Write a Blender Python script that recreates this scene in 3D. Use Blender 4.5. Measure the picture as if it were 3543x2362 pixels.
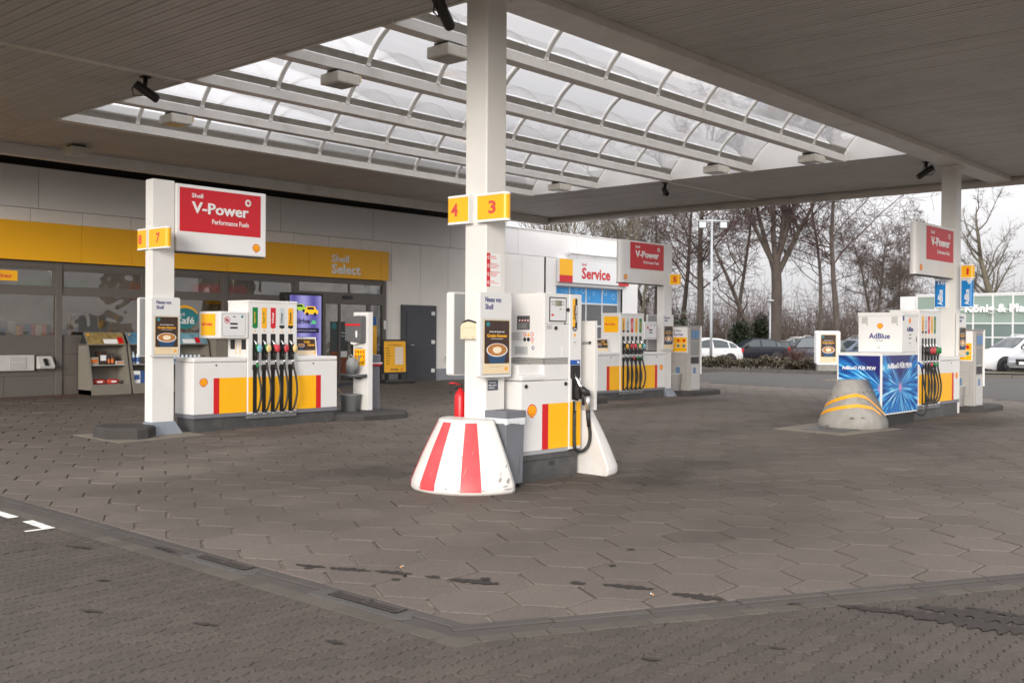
import bpy, bmesh, math, random
from math import sin, cos, pi, radians
from mathutils import Vector, Matrix

for o in list(bpy.data.objects):
    bpy.data.objects.remove(o, do_unlink=True)
scene = bpy.context.scene
COL = scene.collection
RND = random.Random(7)

# ------------------------------------------------------------------ camera
CAM_H = 1.72
cd = bpy.data.cameras.new('camera')
cd.sensor_width = 36.0
cd.lens = 36.70
cd.clip_start = 0.05
cd.clip_end = 1500
cam = bpy.data.objects.new('camera', cd)
COL.objects.link(cam)
RIGHT = Vector((0.662177, -0.749316, 0.0068))
DOWN = Vector((-0.0000233, -0.009095, -0.999959))
FWD = Vector((0.749347, 0.66215, -0.00604))
cam.matrix_world = Matrix(((RIGHT.x, -DOWN.x, -FWD.x, 0), (RIGHT.y, -DOWN.y, -FWD.y, 0),
                           (RIGHT.z, -DOWN.z, -FWD.z, CAM_H), (0, 0, 0, 1)))
cd.dof.use_dof = True
cd.dof.focus_distance = 11.2
cd.dof.aperture_fstop = 3.2
scene.camera = cam

# ------------------------------------------------------------------ sky, sun, exposure
SUN_EL, SUN_AZ = radians(10), radians(210)      # azimuth of the sun, measured from +X towards +Y
w = bpy.data.worlds.new('World'); scene.world = w; w.use_nodes = True
nt = w.node_tree; nt.nodes.clear()
out = nt.nodes.new('ShaderNodeOutputWorld'); bg = nt.nodes.new('ShaderNodeBackground')
sky = nt.nodes.new('ShaderNodeTexSky'); sky.sky_type = 'NISHITA'; sky.sun_disc = False
sky.sun_elevation = SUN_EL; sky.sun_rotation = pi/2 - SUN_AZ
sky.air_density = 1.0; sky.dust_density = 6.0; sky.ozone_density = 1.0
hs = nt.nodes.new('ShaderNodeHueSaturation'); hs.inputs['Saturation'].default_value = 0.08
ovc = nt.nodes.new('ShaderNodeMix'); ovc.data_type = 'RGBA'; ovc.inputs[0].default_value = 0.75
ovc.inputs[7].default_value = (9.2, 9.1, 9.3, 1)            # even cloud layer
tc = nt.nodes.new('ShaderNodeTexCoord'); sep = nt.nodes.new('ShaderNodeSeparateXYZ')
mr = nt.nodes.new('ShaderNodeMapRange')                        # overcast sky: brighter towards the zenith
mr.inputs[1].default_value = 0.0; mr.inputs[2].default_value = 1.0
mr.inputs[3].default_value = 0.42; mr.inputs[4].default_value = 1.95
mul = nt.nodes.new('ShaderNodeMix'); mul.data_type = 'RGBA'; mul.blend_type = 'MULTIPLY'; mul.inputs[0].default_value = 1
nt.links.new(sky.outputs[0], hs.inputs['Color']); nt.links.new(hs.outputs[0], ovc.inputs[6])
nt.links.new(tc.outputs['Generated'], sep.inputs[0]); nt.links.new(sep.outputs['Z'], mr.inputs[0])
nt.links.new(ovc.outputs[2], mul.inputs[6]); nt.links.new(mr.outputs[0], mul.inputs[7])
cn = nt.nodes.new('ShaderNodeTexNoise'); cn.inputs['Scale'].default_value = 3.0; cn.inputs['Detail'].default_value = 5; nt.links.new(tc.outputs['Generated'], cn.inputs['Vector'])
cr = nt.nodes.new('ShaderNodeMapRange'); cr.inputs[1].default_value = .3; cr.inputs[2].default_value = .7; cr.inputs[3].default_value = .93; cr.inputs[4].default_value = 1.05; nt.links.new(cn.outputs[0], cr.inputs[0])
cm = nt.nodes.new('ShaderNodeMix'); cm.data_type = 'RGBA'; cm.blend_type = 'MULTIPLY'; cm.inputs[0].default_value = 1; nt.links.new(mul.outputs[2], cm.inputs[6]); nt.links.new(cr.outputs[0], cm.inputs[7])   # faint cloud structure
nt.links.new(cm.outputs[2], bg.inputs['Color']); nt.links.new(bg.outputs[0], out.inputs['Surface'])
bg.inputs['Strength'].default_value = 0.10
sd = bpy.data.lights.new('sun', 'SUN'); sd.energy = 1.25; sd.angle = radians(20); sd.color = (1.0, 0.92, 0.82)
sun = bpy.data.objects.new('sun', sd); COL.objects.link(sun)
sdir = Vector((cos(SUN_EL)*cos(SUN_AZ), cos(SUN_EL)*sin(SUN_AZ), sin(SUN_EL)))
sun.rotation_euler = sdir.to_track_quat('Z', 'Y').to_euler()
sun.location = sdir*60
vs = scene.view_settings
vs.view_transform = 'Standard'; vs.look = 'None'; vs.gamma = 1; vs.use_curve_mapping = False
vs.exposure = 1.2
scene.cycles.use_denoising = True
scene.cycles.max_bounces = 10
scene.cycles.transparent_max_bounces = 24
scene.cycles.caustics_reflective = False
scene.cycles.caustics_refractive = False

# ------------------------------------------------------------------ materials
def lin(c):
    if isinstance(c, str):
        c = c.lstrip('#'); c = [int(c[i:i+2], 16)/255 for i in (0, 2, 4)]
        return tuple(x/12.92 if x <= .04045 else ((x+.055)/1.055)**2.4 for x in c)
    return tuple(c)
MATS = {}
def mat(name, col, rough=.5, metal=0., var=.0, scale=6., bump=0., bscale=60., spec=.5, emit=None, coat=0., stretch=None, rand=0., island=0.,
        dirt=None, dirt_amt=0., dirt_scale=1.5, fine=0., fscale=180.):
    """procedural surface: base colour, broad noise (var), fine grain (fine), dirt patches, bump, per-object / per-island shade"""
    if name in MATS: return MATS[name]
    m = bpy.data.materials.new(name); m.use_nodes = True; MATS[name] = m
    N = m.node_tree.nodes; L = m.node_tree.links
    b = N['Principled BSDF']; col = lin(col)
    b.inputs['Roughness'].default_value = rough; b.inputs['Metallic'].default_value = metal
    b.inputs['Specular IOR Level'].default_value = spec
    if coat: b.inputs['Coat Weight'].default_value = coat; b.inputs['Coat Roughness'].default_value = .05
    if emit:
        b.inputs['Emission Color'].default_value = (*lin(emit[0]), 1); b.inputs['Emission Strength'].default_value = emit[1]
    g = N.new('ShaderNodeNewGeometry'); src = g.outputs['Position']
    if stretch:
        mp = N.new('ShaderNodeMapping'); mp.inputs['Scale'].default_value = stretch; L.new(src, mp.inputs[0]); src = mp.outputs[0]
    cur = None
    def rgb(c):
        n = N.new('ShaderNodeRGB'); n.outputs[0].default_value = (*c, 1); return n.outputs[0]
    cur = rgb(col)
    def scaleby(cur, val, lo, hi):
        r = N.new('ShaderNodeMapRange'); r.inputs[3].default_value = lo; r.inputs[4].default_value = hi; L.new(val, r.inputs[0])
        x = N.new('ShaderNodeMix'); x.data_type = 'RGBA'; x.blend_type = 'MULTIPLY'; x.inputs[0].default_value = 1
        L.new(cur, x.inputs[6]); L.new(r.outputs[0], x.inputs[7]); return x.outputs[2]
    if var:
        n = N.new('ShaderNodeTexNoise'); n.inputs['Scale'].default_value = scale; n.inputs['Detail'].default_value = 6; L.new(src, n.inputs['Vector'])
        cur = scaleby(cur, n.outputs[0], 1-var*1.6, 1+var*1.6)
    if fine:
        n = N.new('ShaderNodeTexNoise'); n.inputs['Scale'].default_value = fscale; n.inputs['Detail'].default_value = 2; L.new(src, n.inputs['Vector'])
        cur = scaleby(cur, n.outputs[0], 1-fine*1.8, 1+fine*1.8)
    if rand:
        oi = N.new('ShaderNodeObjectInfo'); cur = scaleby(cur, oi.outputs['Random'], 1-rand, 1+rand)
    if island:
        cur = scaleby(cur, g.outputs['Random Per Island'], 1-island, 1+island)
    if dirt is not None and dirt_amt:
        n = N.new('ShaderNodeTexNoise'); n.inputs['Scale'].default_value = dirt_scale; n.inputs['Detail'].default_value = 8; n.inputs['Roughness'].default_value = .65
        L.new(src, n.inputs['Vector'])
        r = N.new('ShaderNodeMapRange'); r.inputs[1].default_value = .48; r.inputs[2].default_value = .72; r.inputs[4].default_value = dirt_amt
        L.new(n.outputs[0], r.inputs[0])
        x = N.new('ShaderNodeMix'); x.data_type = 'RGBA'; L.new(r.outputs[0], x.inputs[0]); L.new(cur, x.inputs[6]); x.inputs[7].default_value = (*lin(dirt), 1)
        cur = x.outputs[2]
    L.new(cur, b.inputs['Base Color'])
    if bump:
        n = N.new('ShaderNodeTexNoise'); n.inputs['Scale'].default_value = bscale; n.inputs['Detail'].default_value = 4; L.new(src, n.inputs['Vector'])
        bp = N.new('ShaderNodeBump'); bp.inputs['Strength'].default_value = bump; bp.inputs['Distance'].default_value = .01
        L.new(n.outputs[0], bp.inputs['Height']); L.new(bp.outputs[0], b.inputs['Normal'])
    return m

def add_stains_shade(m, blobs):
    """oil patches doubling as painted contact shade, and pale wear, at fixed places: (x, y, radius_x, radius_y, strength, colour)"""
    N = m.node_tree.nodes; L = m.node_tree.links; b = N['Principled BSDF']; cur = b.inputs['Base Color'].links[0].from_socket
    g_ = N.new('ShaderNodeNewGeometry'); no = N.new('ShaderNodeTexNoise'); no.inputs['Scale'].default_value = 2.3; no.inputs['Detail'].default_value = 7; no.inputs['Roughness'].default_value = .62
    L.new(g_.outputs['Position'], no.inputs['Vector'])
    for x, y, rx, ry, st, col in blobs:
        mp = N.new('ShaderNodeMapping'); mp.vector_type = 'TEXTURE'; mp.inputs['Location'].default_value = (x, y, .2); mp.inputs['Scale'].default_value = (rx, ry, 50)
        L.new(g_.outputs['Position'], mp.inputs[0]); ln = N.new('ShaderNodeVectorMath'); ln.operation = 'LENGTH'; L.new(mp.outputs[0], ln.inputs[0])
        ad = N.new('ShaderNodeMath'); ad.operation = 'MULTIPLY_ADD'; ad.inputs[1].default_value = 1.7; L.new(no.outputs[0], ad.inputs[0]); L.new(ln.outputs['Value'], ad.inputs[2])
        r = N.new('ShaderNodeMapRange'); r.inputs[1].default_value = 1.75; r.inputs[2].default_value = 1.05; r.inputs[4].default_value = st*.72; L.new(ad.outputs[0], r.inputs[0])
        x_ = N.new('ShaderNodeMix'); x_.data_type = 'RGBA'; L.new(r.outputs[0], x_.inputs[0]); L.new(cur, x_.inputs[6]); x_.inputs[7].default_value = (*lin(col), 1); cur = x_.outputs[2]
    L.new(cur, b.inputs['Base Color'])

def glass(name, tint=(.85, .9, .9), clear=.9, diff=None, rough=.02, refl=1.0, wavy=0.):
    """thin sheet: see-through, Fresnel reflection, optional milky share"""
    if name in MATS: return MATS[name]
    m = bpy.data.materials.new(name); m.use_nodes = True; MATS[name] = m
    N = m.node_tree.nodes; L = m.node_tree.links; N.clear()
    o = N.new('ShaderNodeOutputMaterial'); t = N.new('ShaderNodeBsdfTransparent'); t.inputs[0].default_value = (*tint, 1)
    gl = N.new('ShaderNodeBsdfGlossy'); gl.inputs['Roughness'].default_value = rough
    fr = N.new('ShaderNodeFresnel'); fr.inputs[0].default_value = 1.45
    ml = N.new('ShaderNodeMath'); ml.operation = 'MULTIPLY'; ml.inputs[1].default_value = refl; ml.use_clamp = True; L.new(fr.outputs[0], ml.inputs[0])
    if wavy:
        g0 = N.new('ShaderNodeNewGeometry'); n0 = N.new('ShaderNodeTexNoise'); n0.inputs['Scale'].default_value = 1.3; n0.inputs['Detail'].default_value = 2; L.new(g0.outputs['Position'], n0.inputs['Vector'])
        b0 = N.new('ShaderNodeBump'); b0.inputs['Strength'].default_value = wavy; b0.inputs['Distance'].default_value = .05; L.new(n0.outputs[0], b0.inputs['Height']); L.new(b0.outputs[0], gl.inputs['Normal'])
    base = t.outputs[0]
    if diff:
        tr = N.new('ShaderNodeBsdfTranslucent'); tr.inputs[0].default_value = (*lin(diff), 1)
        df = N.new('ShaderNodeBsdfDiffuse'); df.inputs[0].default_value = (*lin(diff), 1)
        a = N.new('ShaderNodeMixShader'); a.inputs[0].default_value = .35; L.new(tr.outputs[0], a.inputs[1]); L.new(df.outputs[0], a.inputs[2])
        g = N.new('ShaderNodeNewGeometry'); n = N.new('ShaderNodeTexNoise'); n.inputs['Scale'].default_value = 1.2; n.inputs['Detail'].default_value = 5; L.new(g.outputs['Position'], n.inputs['Vector'])
        r = N.new('ShaderNodeMapRange'); r.inputs[3].default_value = (1-clear)*.8; r.inputs[4].default_value = (1-clear)*1.2; L.new(n.outputs[0], r.inputs[0])
        x = N.new('ShaderNodeMixShader'); L.new(r.outputs[0], x.inputs[0]); L.new(base, x.inputs[1]); L.new(a.outputs[0], x.inputs[2]); base = x.outputs[0]
    y = N.new('ShaderNodeMixShader'); L.new(ml.outputs[0], y.inputs[0]); L.new(base, y.inputs[1]); L.new(gl.outputs[0], y.inputs[2])
    L.new(y.outputs[0], o.inputs[0])
    return m

WHITE = mat('white_enamel', (.745, .735, .715), .38, var=.03, scale=2.5, dirt=(.52, .49, .44), dirt_amt=.10, dirt_scale=3)
WHITE2 = mat('white_painted_steel', (.73, .715, .685), .45, var=.04, scale=1.8, dirt=(.45, .42, .37), dirt_amt=.16, dirt_scale=2)
PANEL = mat('white_wall_panel', (.84, .81, .77), .5, var=.03, scale=1.2, dirt=(.5, .46, .41), dirt_amt=.18, dirt_scale=.8, rand=.03)
PARAPET = mat('parapet_cladding', (.80, .79, .775), .5, var=.03, scale=.8, rand=.02)
SOFFIT = mat('soffit_plank_paint', (.54, .53, .515), .5, var=.03, scale=1.0, rand=.035, dirt=(.30, .285, .265), dirt_amt=.35, dirt_scale=.9)
BEAM = mat('beam_paint', (.74, .72, .69), .45, var=.04, scale=2, dirt=(.34, .31, .26), dirt_amt=.3, dirt_scale=2.2)
YELLOW = mat('yellow_print', '#FBB80E', .35, var=.02, scale=3)
YELLOWF = mat('yellow_fascia', '#F6B409', .42, var=.03, scale=1.5, rand=.02)
RED = mat('red_print', '#CE1A22', .35, var=.02, scale=3)
REDSOFT = mat('red_faded_print', '#D84A44', .5)
SIGNRED = mat('sign_red', '#C81E2B', .5, var=.02)
NAVY = mat('navy_print', '#2B2F77', .4)
BLACK = mat('black_plastic', (.022, .021, .02), .45, var=.15, scale=20)
RUBBER = mat('black_rubber', (.018, .018, .018), .5, var=.2, scale=30)
DGREY = mat('dark_grey_plinth', (.060, .060, .062), .55, var=.2, scale=4, dirt=(.17, .155, .135), dirt_amt=.35, dirt_scale=5)
MGREY = mat('mid_grey_paint', (.17, .175, .20), .45, var=.06, scale=5)
LGREY = mat('light_grey_plastic', (.48, .47, .46), .5, var=.06, scale=6)
ALU = mat('brushed_aluminium', (.62, .61, .60), .35, metal=.75, var=.05, scale=20)
CHROME = mat('bright_metal', (.75, .75, .76), .18, metal=1.)
STEEL = mat('galvanised_steel', (.58, .60, .62), .45, metal=.4, var=.08, scale=8)
FRAME = mat('brown_grey_window_frame', (.125, .112, .102), .45, var=.05, scale=3)
FRAMEP = mat('brown_grey_wall_board', (.12, .106, .096), .5, var=.06, scale=2, rand=.04)
PRINTW = mat('white_print', (.82, .82, .82), .5)
CREAM = mat('cream_print', '#E6D2AE', .5)
BROWN = mat('brown_print', '#3E2B22', .5, var=.35, scale=9)
GOLD = mat('gold_print', '#F2B024', .5)
CUPBLUE = mat('cup_blue_print', '#27486B', .5)
COFFEE = mat('coffee_print', '#B57A3C', .5, var=.1, scale=30)
FOAM = mat('milk_foam_print', '#F0DFC2', .5)
TEAL = mat('teal_print', '#2F7F86', .5, var=.1, scale=12)
CONC = mat('raw_concrete', (.33, .315, .29), .85, var=.16, scale=7, bump=.9, bscale=60, dirt=(.17, .155, .135), dirt_amt=.55, dirt_scale=4, fine=.06)
KERBM = mat('dark_kerb_concrete', (.062, .058, .056), .85, spec=.18, var=.15, scale=6, bump=.5, bscale=70, dirt=(.05, .047, .045), dirt_amt=.4, dirt_scale=5)
SLABM = mat('pale_concrete_slab', (.215, .19, .155), .85, spec=.18, var=.08, scale=3, bump=.3, bscale=90, dirt=(.12, .105, .088), dirt_amt=.5, dirt_scale=2, fine=.08)
CONEW = mat('white_bollard_paint', (.735, .715, .685), .42, var=.03, scale=4, dirt=(.42, .38, .33), dirt_amt=.28, dirt_scale=5, bump=.08, bscale=30)
CONER = mat('red_bollard_stripe', '#DB4247', .45, var=.05, scale=5, dirt='#E06A66', dirt_amt=.3, dirt_scale=4)
AMBER = mat('amber_reflective_tape', '#F0A410', .4)
PAVE = mat('hexagon_paver_concrete', (.122, .102, .088), .82, spec=.18, var=.10, scale=.7, bump=.35, bscale=140, rand=.09, dirt=(.075, .064, .056), dirt_amt=.6, dirt_scale=.5, fine=.34, fscale=95)
PAVEF = mat('hexagon_paver_concrete_field', (.122, .102, .088), .82, spec=.18, var=.10, scale=.7, bump=.3, bscale=120, island=.09, dirt=(.075, .064, .056), dirt_amt=.6, dirt_scale=.5, fine=.34, fscale=95)
SAND = mat('joint_sand', (.20, .17, .135), .95, var=.35, scale=9, bump=.6, bscale=200, dirt=(.03, .025, .021), dirt_amt=.9, dirt_scale=4)
UNI = mat('interlock_paver_concrete', (.070, .058, .0505), .85, spec=.18, var=.05, scale=.9, bump=.45, bscale=170, rand=.10, dirt=(.038, .034, .032), dirt_amt=.5, dirt_scale=.7, fine=.42, fscale=105)
UNIF = mat('interlock_paver_concrete_field', (.070, .058, .0505), .85, spec=.18, var=.05, scale=.9, bump=.4, bscale=170, island=.10, dirt=(.038, .034, .032), dirt_amt=.5, dirt_scale=.7, fine=.42, fscale=105)
JOINT2 = mat('mossy_joint', (.066, .056, .043), .95, var=.4, scale=5, dirt=(.034, .031, .022), dirt_amt=.7, dirt_scale=7)
GUTT = mat('gutter_stone', (.072, .064, .059), .85, spec=.18, var=.1, scale=3, bump=.35, bscale=120, rand=.08, fine=.12)
ROWM = mat('edge_paver_stone', (.084, .074, .063), .85, spec=.18, var=.1, scale=4, bump=.35, bscale=120, rand=.12, fine=.12)
ASPH = mat('asphalt', (.072, .067, .066), .9, spec=.18, var=.10, scale=1.2, bump=.3, bscale=140, fine=.14, dirt=(.055, .051, .05), dirt_amt=.4, dirt_scale=.4)
GROUND = mat('ground_earth', (.075, .066, .052), .95, var=.2, scale=1.0, bump=.3)
STAIN = mat('dark_fluid_stain', (.042, .037, .0335), .8, spec=.1, var=.2, scale=12)
ROADY = mat('worn_yellow_road_paint', (.55, .40, .13), .8, var=.3, scale=8)
PAINTW = mat('white_road_paint', (.70, .68, .64), .7, var=.12, scale=25)
OILSHADEC, PALEC = (.03, .026, .023), (.20, .175, .148)  # dark: oil plus contact shade painted round the pumps; pale: wear
BLOBS = [(9.3, 6.3, 1.1, .75, .85, OILSHADEC), (10.6, 6.6, 1.3, .8, .6, OILSHADEC), (7.7, 8.9, 1.0, .8, .7, OILSHADEC), (9.5, 8.6, 1.6, .7, .75, OILSHADEC), (6.6, 6.3, 1.2, 1.2, .55, PALEC), (6.1, 10.6, 1.6, .7, .75, PALEC), (7.6, 11.3, 1.3, .6, .6, PALEC),
         (9.6, 12.9, 2.0, .8, .5, OILSHADEC), (17.5, 12.6, 3.2, .8, .8, OILSHADEC), (20.5, 12.4, 2.4, .8, .6, OILSHADEC), (14.5, 8.5, 3.0, 1.0, .4, OILSHADEC), (16.0, 5.9, 2.0, .7, .5, OILSHADEC), (19.8, 6.1, 2.6, .8, .8, OILSHADEC), (18.5, 8.8, 3.5, .9, .55, OILSHADEC),
         (12.0, 5.2, 2.4, 1.3, .35, PALEC), (10.8, 10.5, 2.5, 1.2, .35, PALEC), (5.2, 8.2, .8, 2.2, .3, OILSHADEC), (7.9, 4.2, 1.8, .8, .3, OILSHADEC), (14.2, 12.2, 2.0, .8, .35, PALEC)]
for m_ in (PAVE, PAVEF): add_stains_shade(m_, BLOBS)
SKYGLASS = glass('skylight_polycarbonate', (.97, .975, .985), .60, diff=(.94, .94, .95), rough=.12, refl=.5)
SHOPGLASS = glass('shop_window_glass', (.66, .66, .64), .9, refl=4.0, rough=.01, wavy=.28)

# ------------------------------------------------------------------ objects
WPOS = {}
def link(o, parent=None):
    COL.objects.link(o)
    if parent is not None: o.parent = parent
    return o
def thing(name, label, cat, loc, group=None):
    o = bpy.data.objects.new(name, None); COL.objects.link(o); o.location = loc; o.empty_display_size = .2
    o['label'] = label; o['category'] = cat
    if group: o['group'] = group
    WPOS[o.name] = Vector(loc); return o
def tag(o, label=None, cat=None, group=None, kind=None):
    if label: o['label'] = label
    if cat: o['category'] = cat
    if group: o['group'] = group
    if kind: o['kind'] = kind
    return o
def wpos(o):
    return WPOS.get(o.name, Vector((0, 0, 0))) if o is not None else Vector((0, 0, 0))

class Fr:
    """local frame: a to the right, b up, c towards the viewer. face 'y' looks along -Y, 'x' looks along -X, 'X' along +X"""
    def __init__(s, face, x, y, z, lean=0.):
        s.f, s.o, s.l = face, (x, y, z), lean
    def __call__(s, a, b, c):
        x, y, z = s.o
        if s.l: b, c = b*cos(s.l)+c*sin(s.l), c*cos(s.l)-b*sin(s.l)
        if s.f == 'y': return (x+a, y-c, z+b)
        if s.f == 'x': return (x-c, y-a, z+b)
        if s.f == 'X': return (x+c, y+a, z+b)
        return (x+a, y+b, z+c)          # 'z' lies flat
IDF = Fr('z', 0, 0, 0)

class MB:
    def __init__(s, fr=IDF): s.v, s.f, s.fr, s.sm = [], [], fr, set()
    def add(s, vs, fs, smooth=False):
        n = len(s.v); s.v += [s.fr(*p) for p in vs]
        for f in fs:
            if smooth: s.sm.add(len(s.f))
            s.f.append(tuple(i+n for i in f))
        return s
    def box(s, x0, x1, y0, y1, z0, z1):
        return s.add([(x0,y0,z0),(x1,y0,z0),(x1,y1,z0),(x0,y1,z0),(x0,y0,z1),(x1,y0,z1),(x1,y1,z1),(x0,y1,z1)],
                     [(0,3,2,1),(4,5,6,7),(0,1,5,4),(1,2,6,5),(2,3,7,6),(3,0,4,7)])
    def prism(s, poly, c0, c1, axis='c'):
        """poly in (a,b), extruded along c (or: axis 'x': poly is (y,z), axis 'y': poly is (x,z))"""
        n = len(poly)
        def P(p, t):
            return (p[0], p[1], t) if axis == 'c' else ((t, p[0], p[1]) if axis == 'x' else (p[0], t, p[1]))
        vs = [P(p, c0) for p in poly]+[P(p, c1) for p in poly]
        return s.add(vs, [tuple(range(n))[::-1], tuple(range(n, 2*n))]+[(i, (i+1) % n, n+(i+1) % n, n+i) for i in range(n)])
    def rrect(s, a0, a1, b0, b1, r, c0, c1, n=4):
        p = []
        for cx, cy, t in ((a1-r, b1-r, 0), (a0+r, b1-r, 1), (a0+r, b0+r, 2), (a1-r, b0+r, 3)):
            for k in range(n+1):
                q = (t+k/n)*pi/2; p.append((cx+r*cos(q), cy+r*sin(q)))
        return s.prism(p, c0, c1)
    def ell(s, ca, cb, ra, rb, c0, c1, n=20, a0=0, a1=2*pi):
        m = n if a1-a0 > 6.2 else n+1
        return s.prism([(ca+ra*cos(a0+(a1-a0)*k/n), cb+rb*sin(a0+(a1-a0)*k/n)) for k in range(m)], c0, c1)
    def tube(s, pts, r, n=8, caps=True):
        pts = [Vector(p) for p in pts]; rs = r if isinstance(r, (list, tuple)) else [r]*len(pts)
        vs = []; up = None
        for i, p in enumerate(pts):
            t = (pts[min(i+1, len(pts)-1)]-pts[max(i-1, 0)]).normalized()
            if up is None:
                up = Vector((0, 0, 1)) if abs(t.z) < .9 else Vector((1, 0, 0))
            u = (up - t*up.dot(t))
            if u.length < 1e-5: u = t.orthogonal()
            u.normalize(); v = t.cross(u); up = u
            for k in range(n):
                a = 2*pi*k/n; vs.append(tuple(p+(u*cos(a)+v*sin(a))*rs[i]))
        m = len(pts)
        fs = [(i*n+k, i*n+(k+1) % n, (i+1)*n+(k+1) % n, (i+1)*n+k) for i in range(m-1) for k in range(n)]
        s.add(vs, fs, True)
        if caps:
            b = len(s.v)-m*n
            s.f.append(tuple(b+k for k in range(n))[::-1]); s.f.append(tuple(b+(m-1)*n+k for k in range(n)))
        return s
    def lathe(s, prof, cx=0., cy=0., n=32, a0=0., a1=2*pi, sx=1., sy=1., caps=True):
        full = a1-a0 > 6.28; m = n if full else n+1
        vs = []
        for r, z in prof:
            for k in range(m):
                a = a0+(a1-a0)*k/n; vs.append((cx+r*cos(a)*sx, cy+r*sin(a)*sy, z))
        fs = []
        for i in range(len(prof)-1):
            for k in range(n):
                k2 = (k+1) % m; fs.append((i*m+k, i*m+k2, (i+1)*m+k2, (i+1)*m+k))
        s.add(vs, fs, True)
        if caps:
            b = len(s.v)-len(prof)*m
            s.f.append(tuple(b+k for k in range(m))[::-1]); s.f.append(tuple(b+(len(prof)-1)*m+k for k in range(m)))
            if not full:
                s.f.append(tuple([b+i*m for i in range(len(prof))]+[b+i*m+n for i in range(len(prof))][::-1]))
        return s
    def build(s, name, m, parent=None, bevel=0., seg=2, smooth=False, kind=None, ang=35):
        o0 = wpos(parent)
        me = bpy.data.meshes.new(name)
        me.from_pydata([(p[0]-o0.x, p[1]-o0.y, p[2]-o0.z) for p in s.v], [], s.f)
        if smooth:
            me.polygons.foreach_set('use_smooth', [True]*len(me.polygons))
        elif s.sm:
            me.polygons.foreach_set('use_smooth', [i in s.sm for i in range(len(me.polygons))])
        if bevel:
            bm = bmesh.new(); bm.from_mesh(me)
            es = [e for e in bm.edges if len(e.link_faces) == 2 and e.calc_face_angle(0) > radians(ang)]
            bmesh.ops.bevel(bm, geom=es, offset=bevel, segments=seg, affect='EDGES', profile=.6, clamp_overlap=True)
            bm.to_mesh(me); bm.free()
        me.materials.append(m)
        o = bpy.data.objects.new(name, me); link(o, parent)
        WPOS[o.name] = o0.copy()
        if kind: o['kind'] = kind
        return o

TXT = {}
def text_mesh(body, bold):
    k = (body, bold)
    if k in TXT: return TXT[k]
    c = bpy.data.curves.new('t', 'FONT'); c.body = body; c.offset = bold; c.extrude = .01; c.resolution_u = 2; c.fill_mode = 'BOTH'
    o = bpy.data.objects.new('t', c); COL.objects.link(o)
    dg = bpy.context.evaluated_depsgraph_get(); me = bpy.data.meshes.new_from_object(o.evaluated_get(dg))
    v = [(p.co.x, p.co.y, p.co.z) for p in me.vertices]; f = [tuple(p.vertices) for p in me.polygons]
    bpy.data.objects.remove(o, do_unlink=True); bpy.data.curves.remove(c); bpy.data.meshes.remove(me)
    x0 = min(p[0] for p in v); x1 = max(p[0] for p in v); y0 = min(p[1] for p in v); y1 = max(p[1] for p in v)
    v = [((p[0]-x0)/(x1-x0), (p[1]-y0)/(y1-y0), p[2]) for p in v]
    TXT[k] = (v, f); return TXT[k]
def text(body, fr, a, b, wd, ht, m, parent, bold=.02, c=.002, dep=.002, up=False, name='lettering'):
    v, f = text_mesh(body, bold)
    if up: vs = [(a+(1-p[1])*wd, b+p[0]*ht, c+(p[2]+.01)*50*dep) for p in v]
    else: vs = [(a+p[0]*wd, b+p[1]*ht, c+(p[2]+.01)*50*dep) for p in v]
    return MB(fr).add(vs, f).build(name, m, parent)

def pecten(fr, ca, cb, size, parent, c=.002):
    """the scallop emblem: red outline, yellow shell, red ribs"""
    def outline(s):
        p = [(-.17*s, -.46*s), (-.17*s, -.36*s), (-.30*s, -.36*s)] if 0 else [(-.16*s, -.48*s), (-.20*s, -.34*s), (-.33*s, -.33*s)]
        n = 7
        for k in range(n):
            for j in range(5):
                t = (k+j/5)/n; a = radians(205-230*t)
                bump_ = 1+.045*sin(pi*((t*n) % 1))
                p.append((.5*s*cos(a)*bump_, .02*s+.46*s*sin(a)*bump_))
        p += [(.33*s, -.33*s), (.20*s, -.34*s), (.16*s, -.48*s)]
        return [(ca+x, cb+y) for x, y in p][::-1]
    r = MB(fr).prism(outline(size), c, c+.002).build('emblem', RED, parent)
    MB(fr).prism(outline(size*.86), c+.002, c+.0035).build('emblem_shell', YELLOW, parent)
    if size > .07:
        rb = MB(fr)
        for k in range(1, 7):
            a = radians(200-220*k/7); t = size*.012
            x1, y1 = ca+.40*size*cos(a), cb+.02*size+.38*size*sin(a); x0, y0 = ca+.09*size*cos(a), cb-.33*size
            nx, ny = -(y1-y0), x1-x0; L = math.hypot(nx, ny); nx, ny = nx/L*t, ny/L*t
            rb.prism([(x0-nx*.5, y0-ny*.5), (x1-nx, y1-ny), (x1+nx, y1+ny), (x0+nx*.5, y0+ny*.5)], c+.0035, c+.0045)
        rb.build('emblem_ribs', RED, parent)
    return r

# ------------------------------------------------------------------ ground height
def g(x, y):
    k = 1.5; xm = -k*math.log(math.exp(-max(x, -60)/k)+math.exp(-10.3/k))
    z = .0128*max(xm, -20)+.0106*max(min(y, 24), -20)
    if x > 34: z -= min((x-34)/14, 1)*max(0, z-.2)
    return z
def pix(x, y, z):
    p = Vector((x, y, z-CAM_H)); d = p.dot(FWD)
    if d < .2: return None
    return 1176+2398*p.dot(RIGHT)/d, 784+2398*p.dot(DOWN)/d, d
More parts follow.
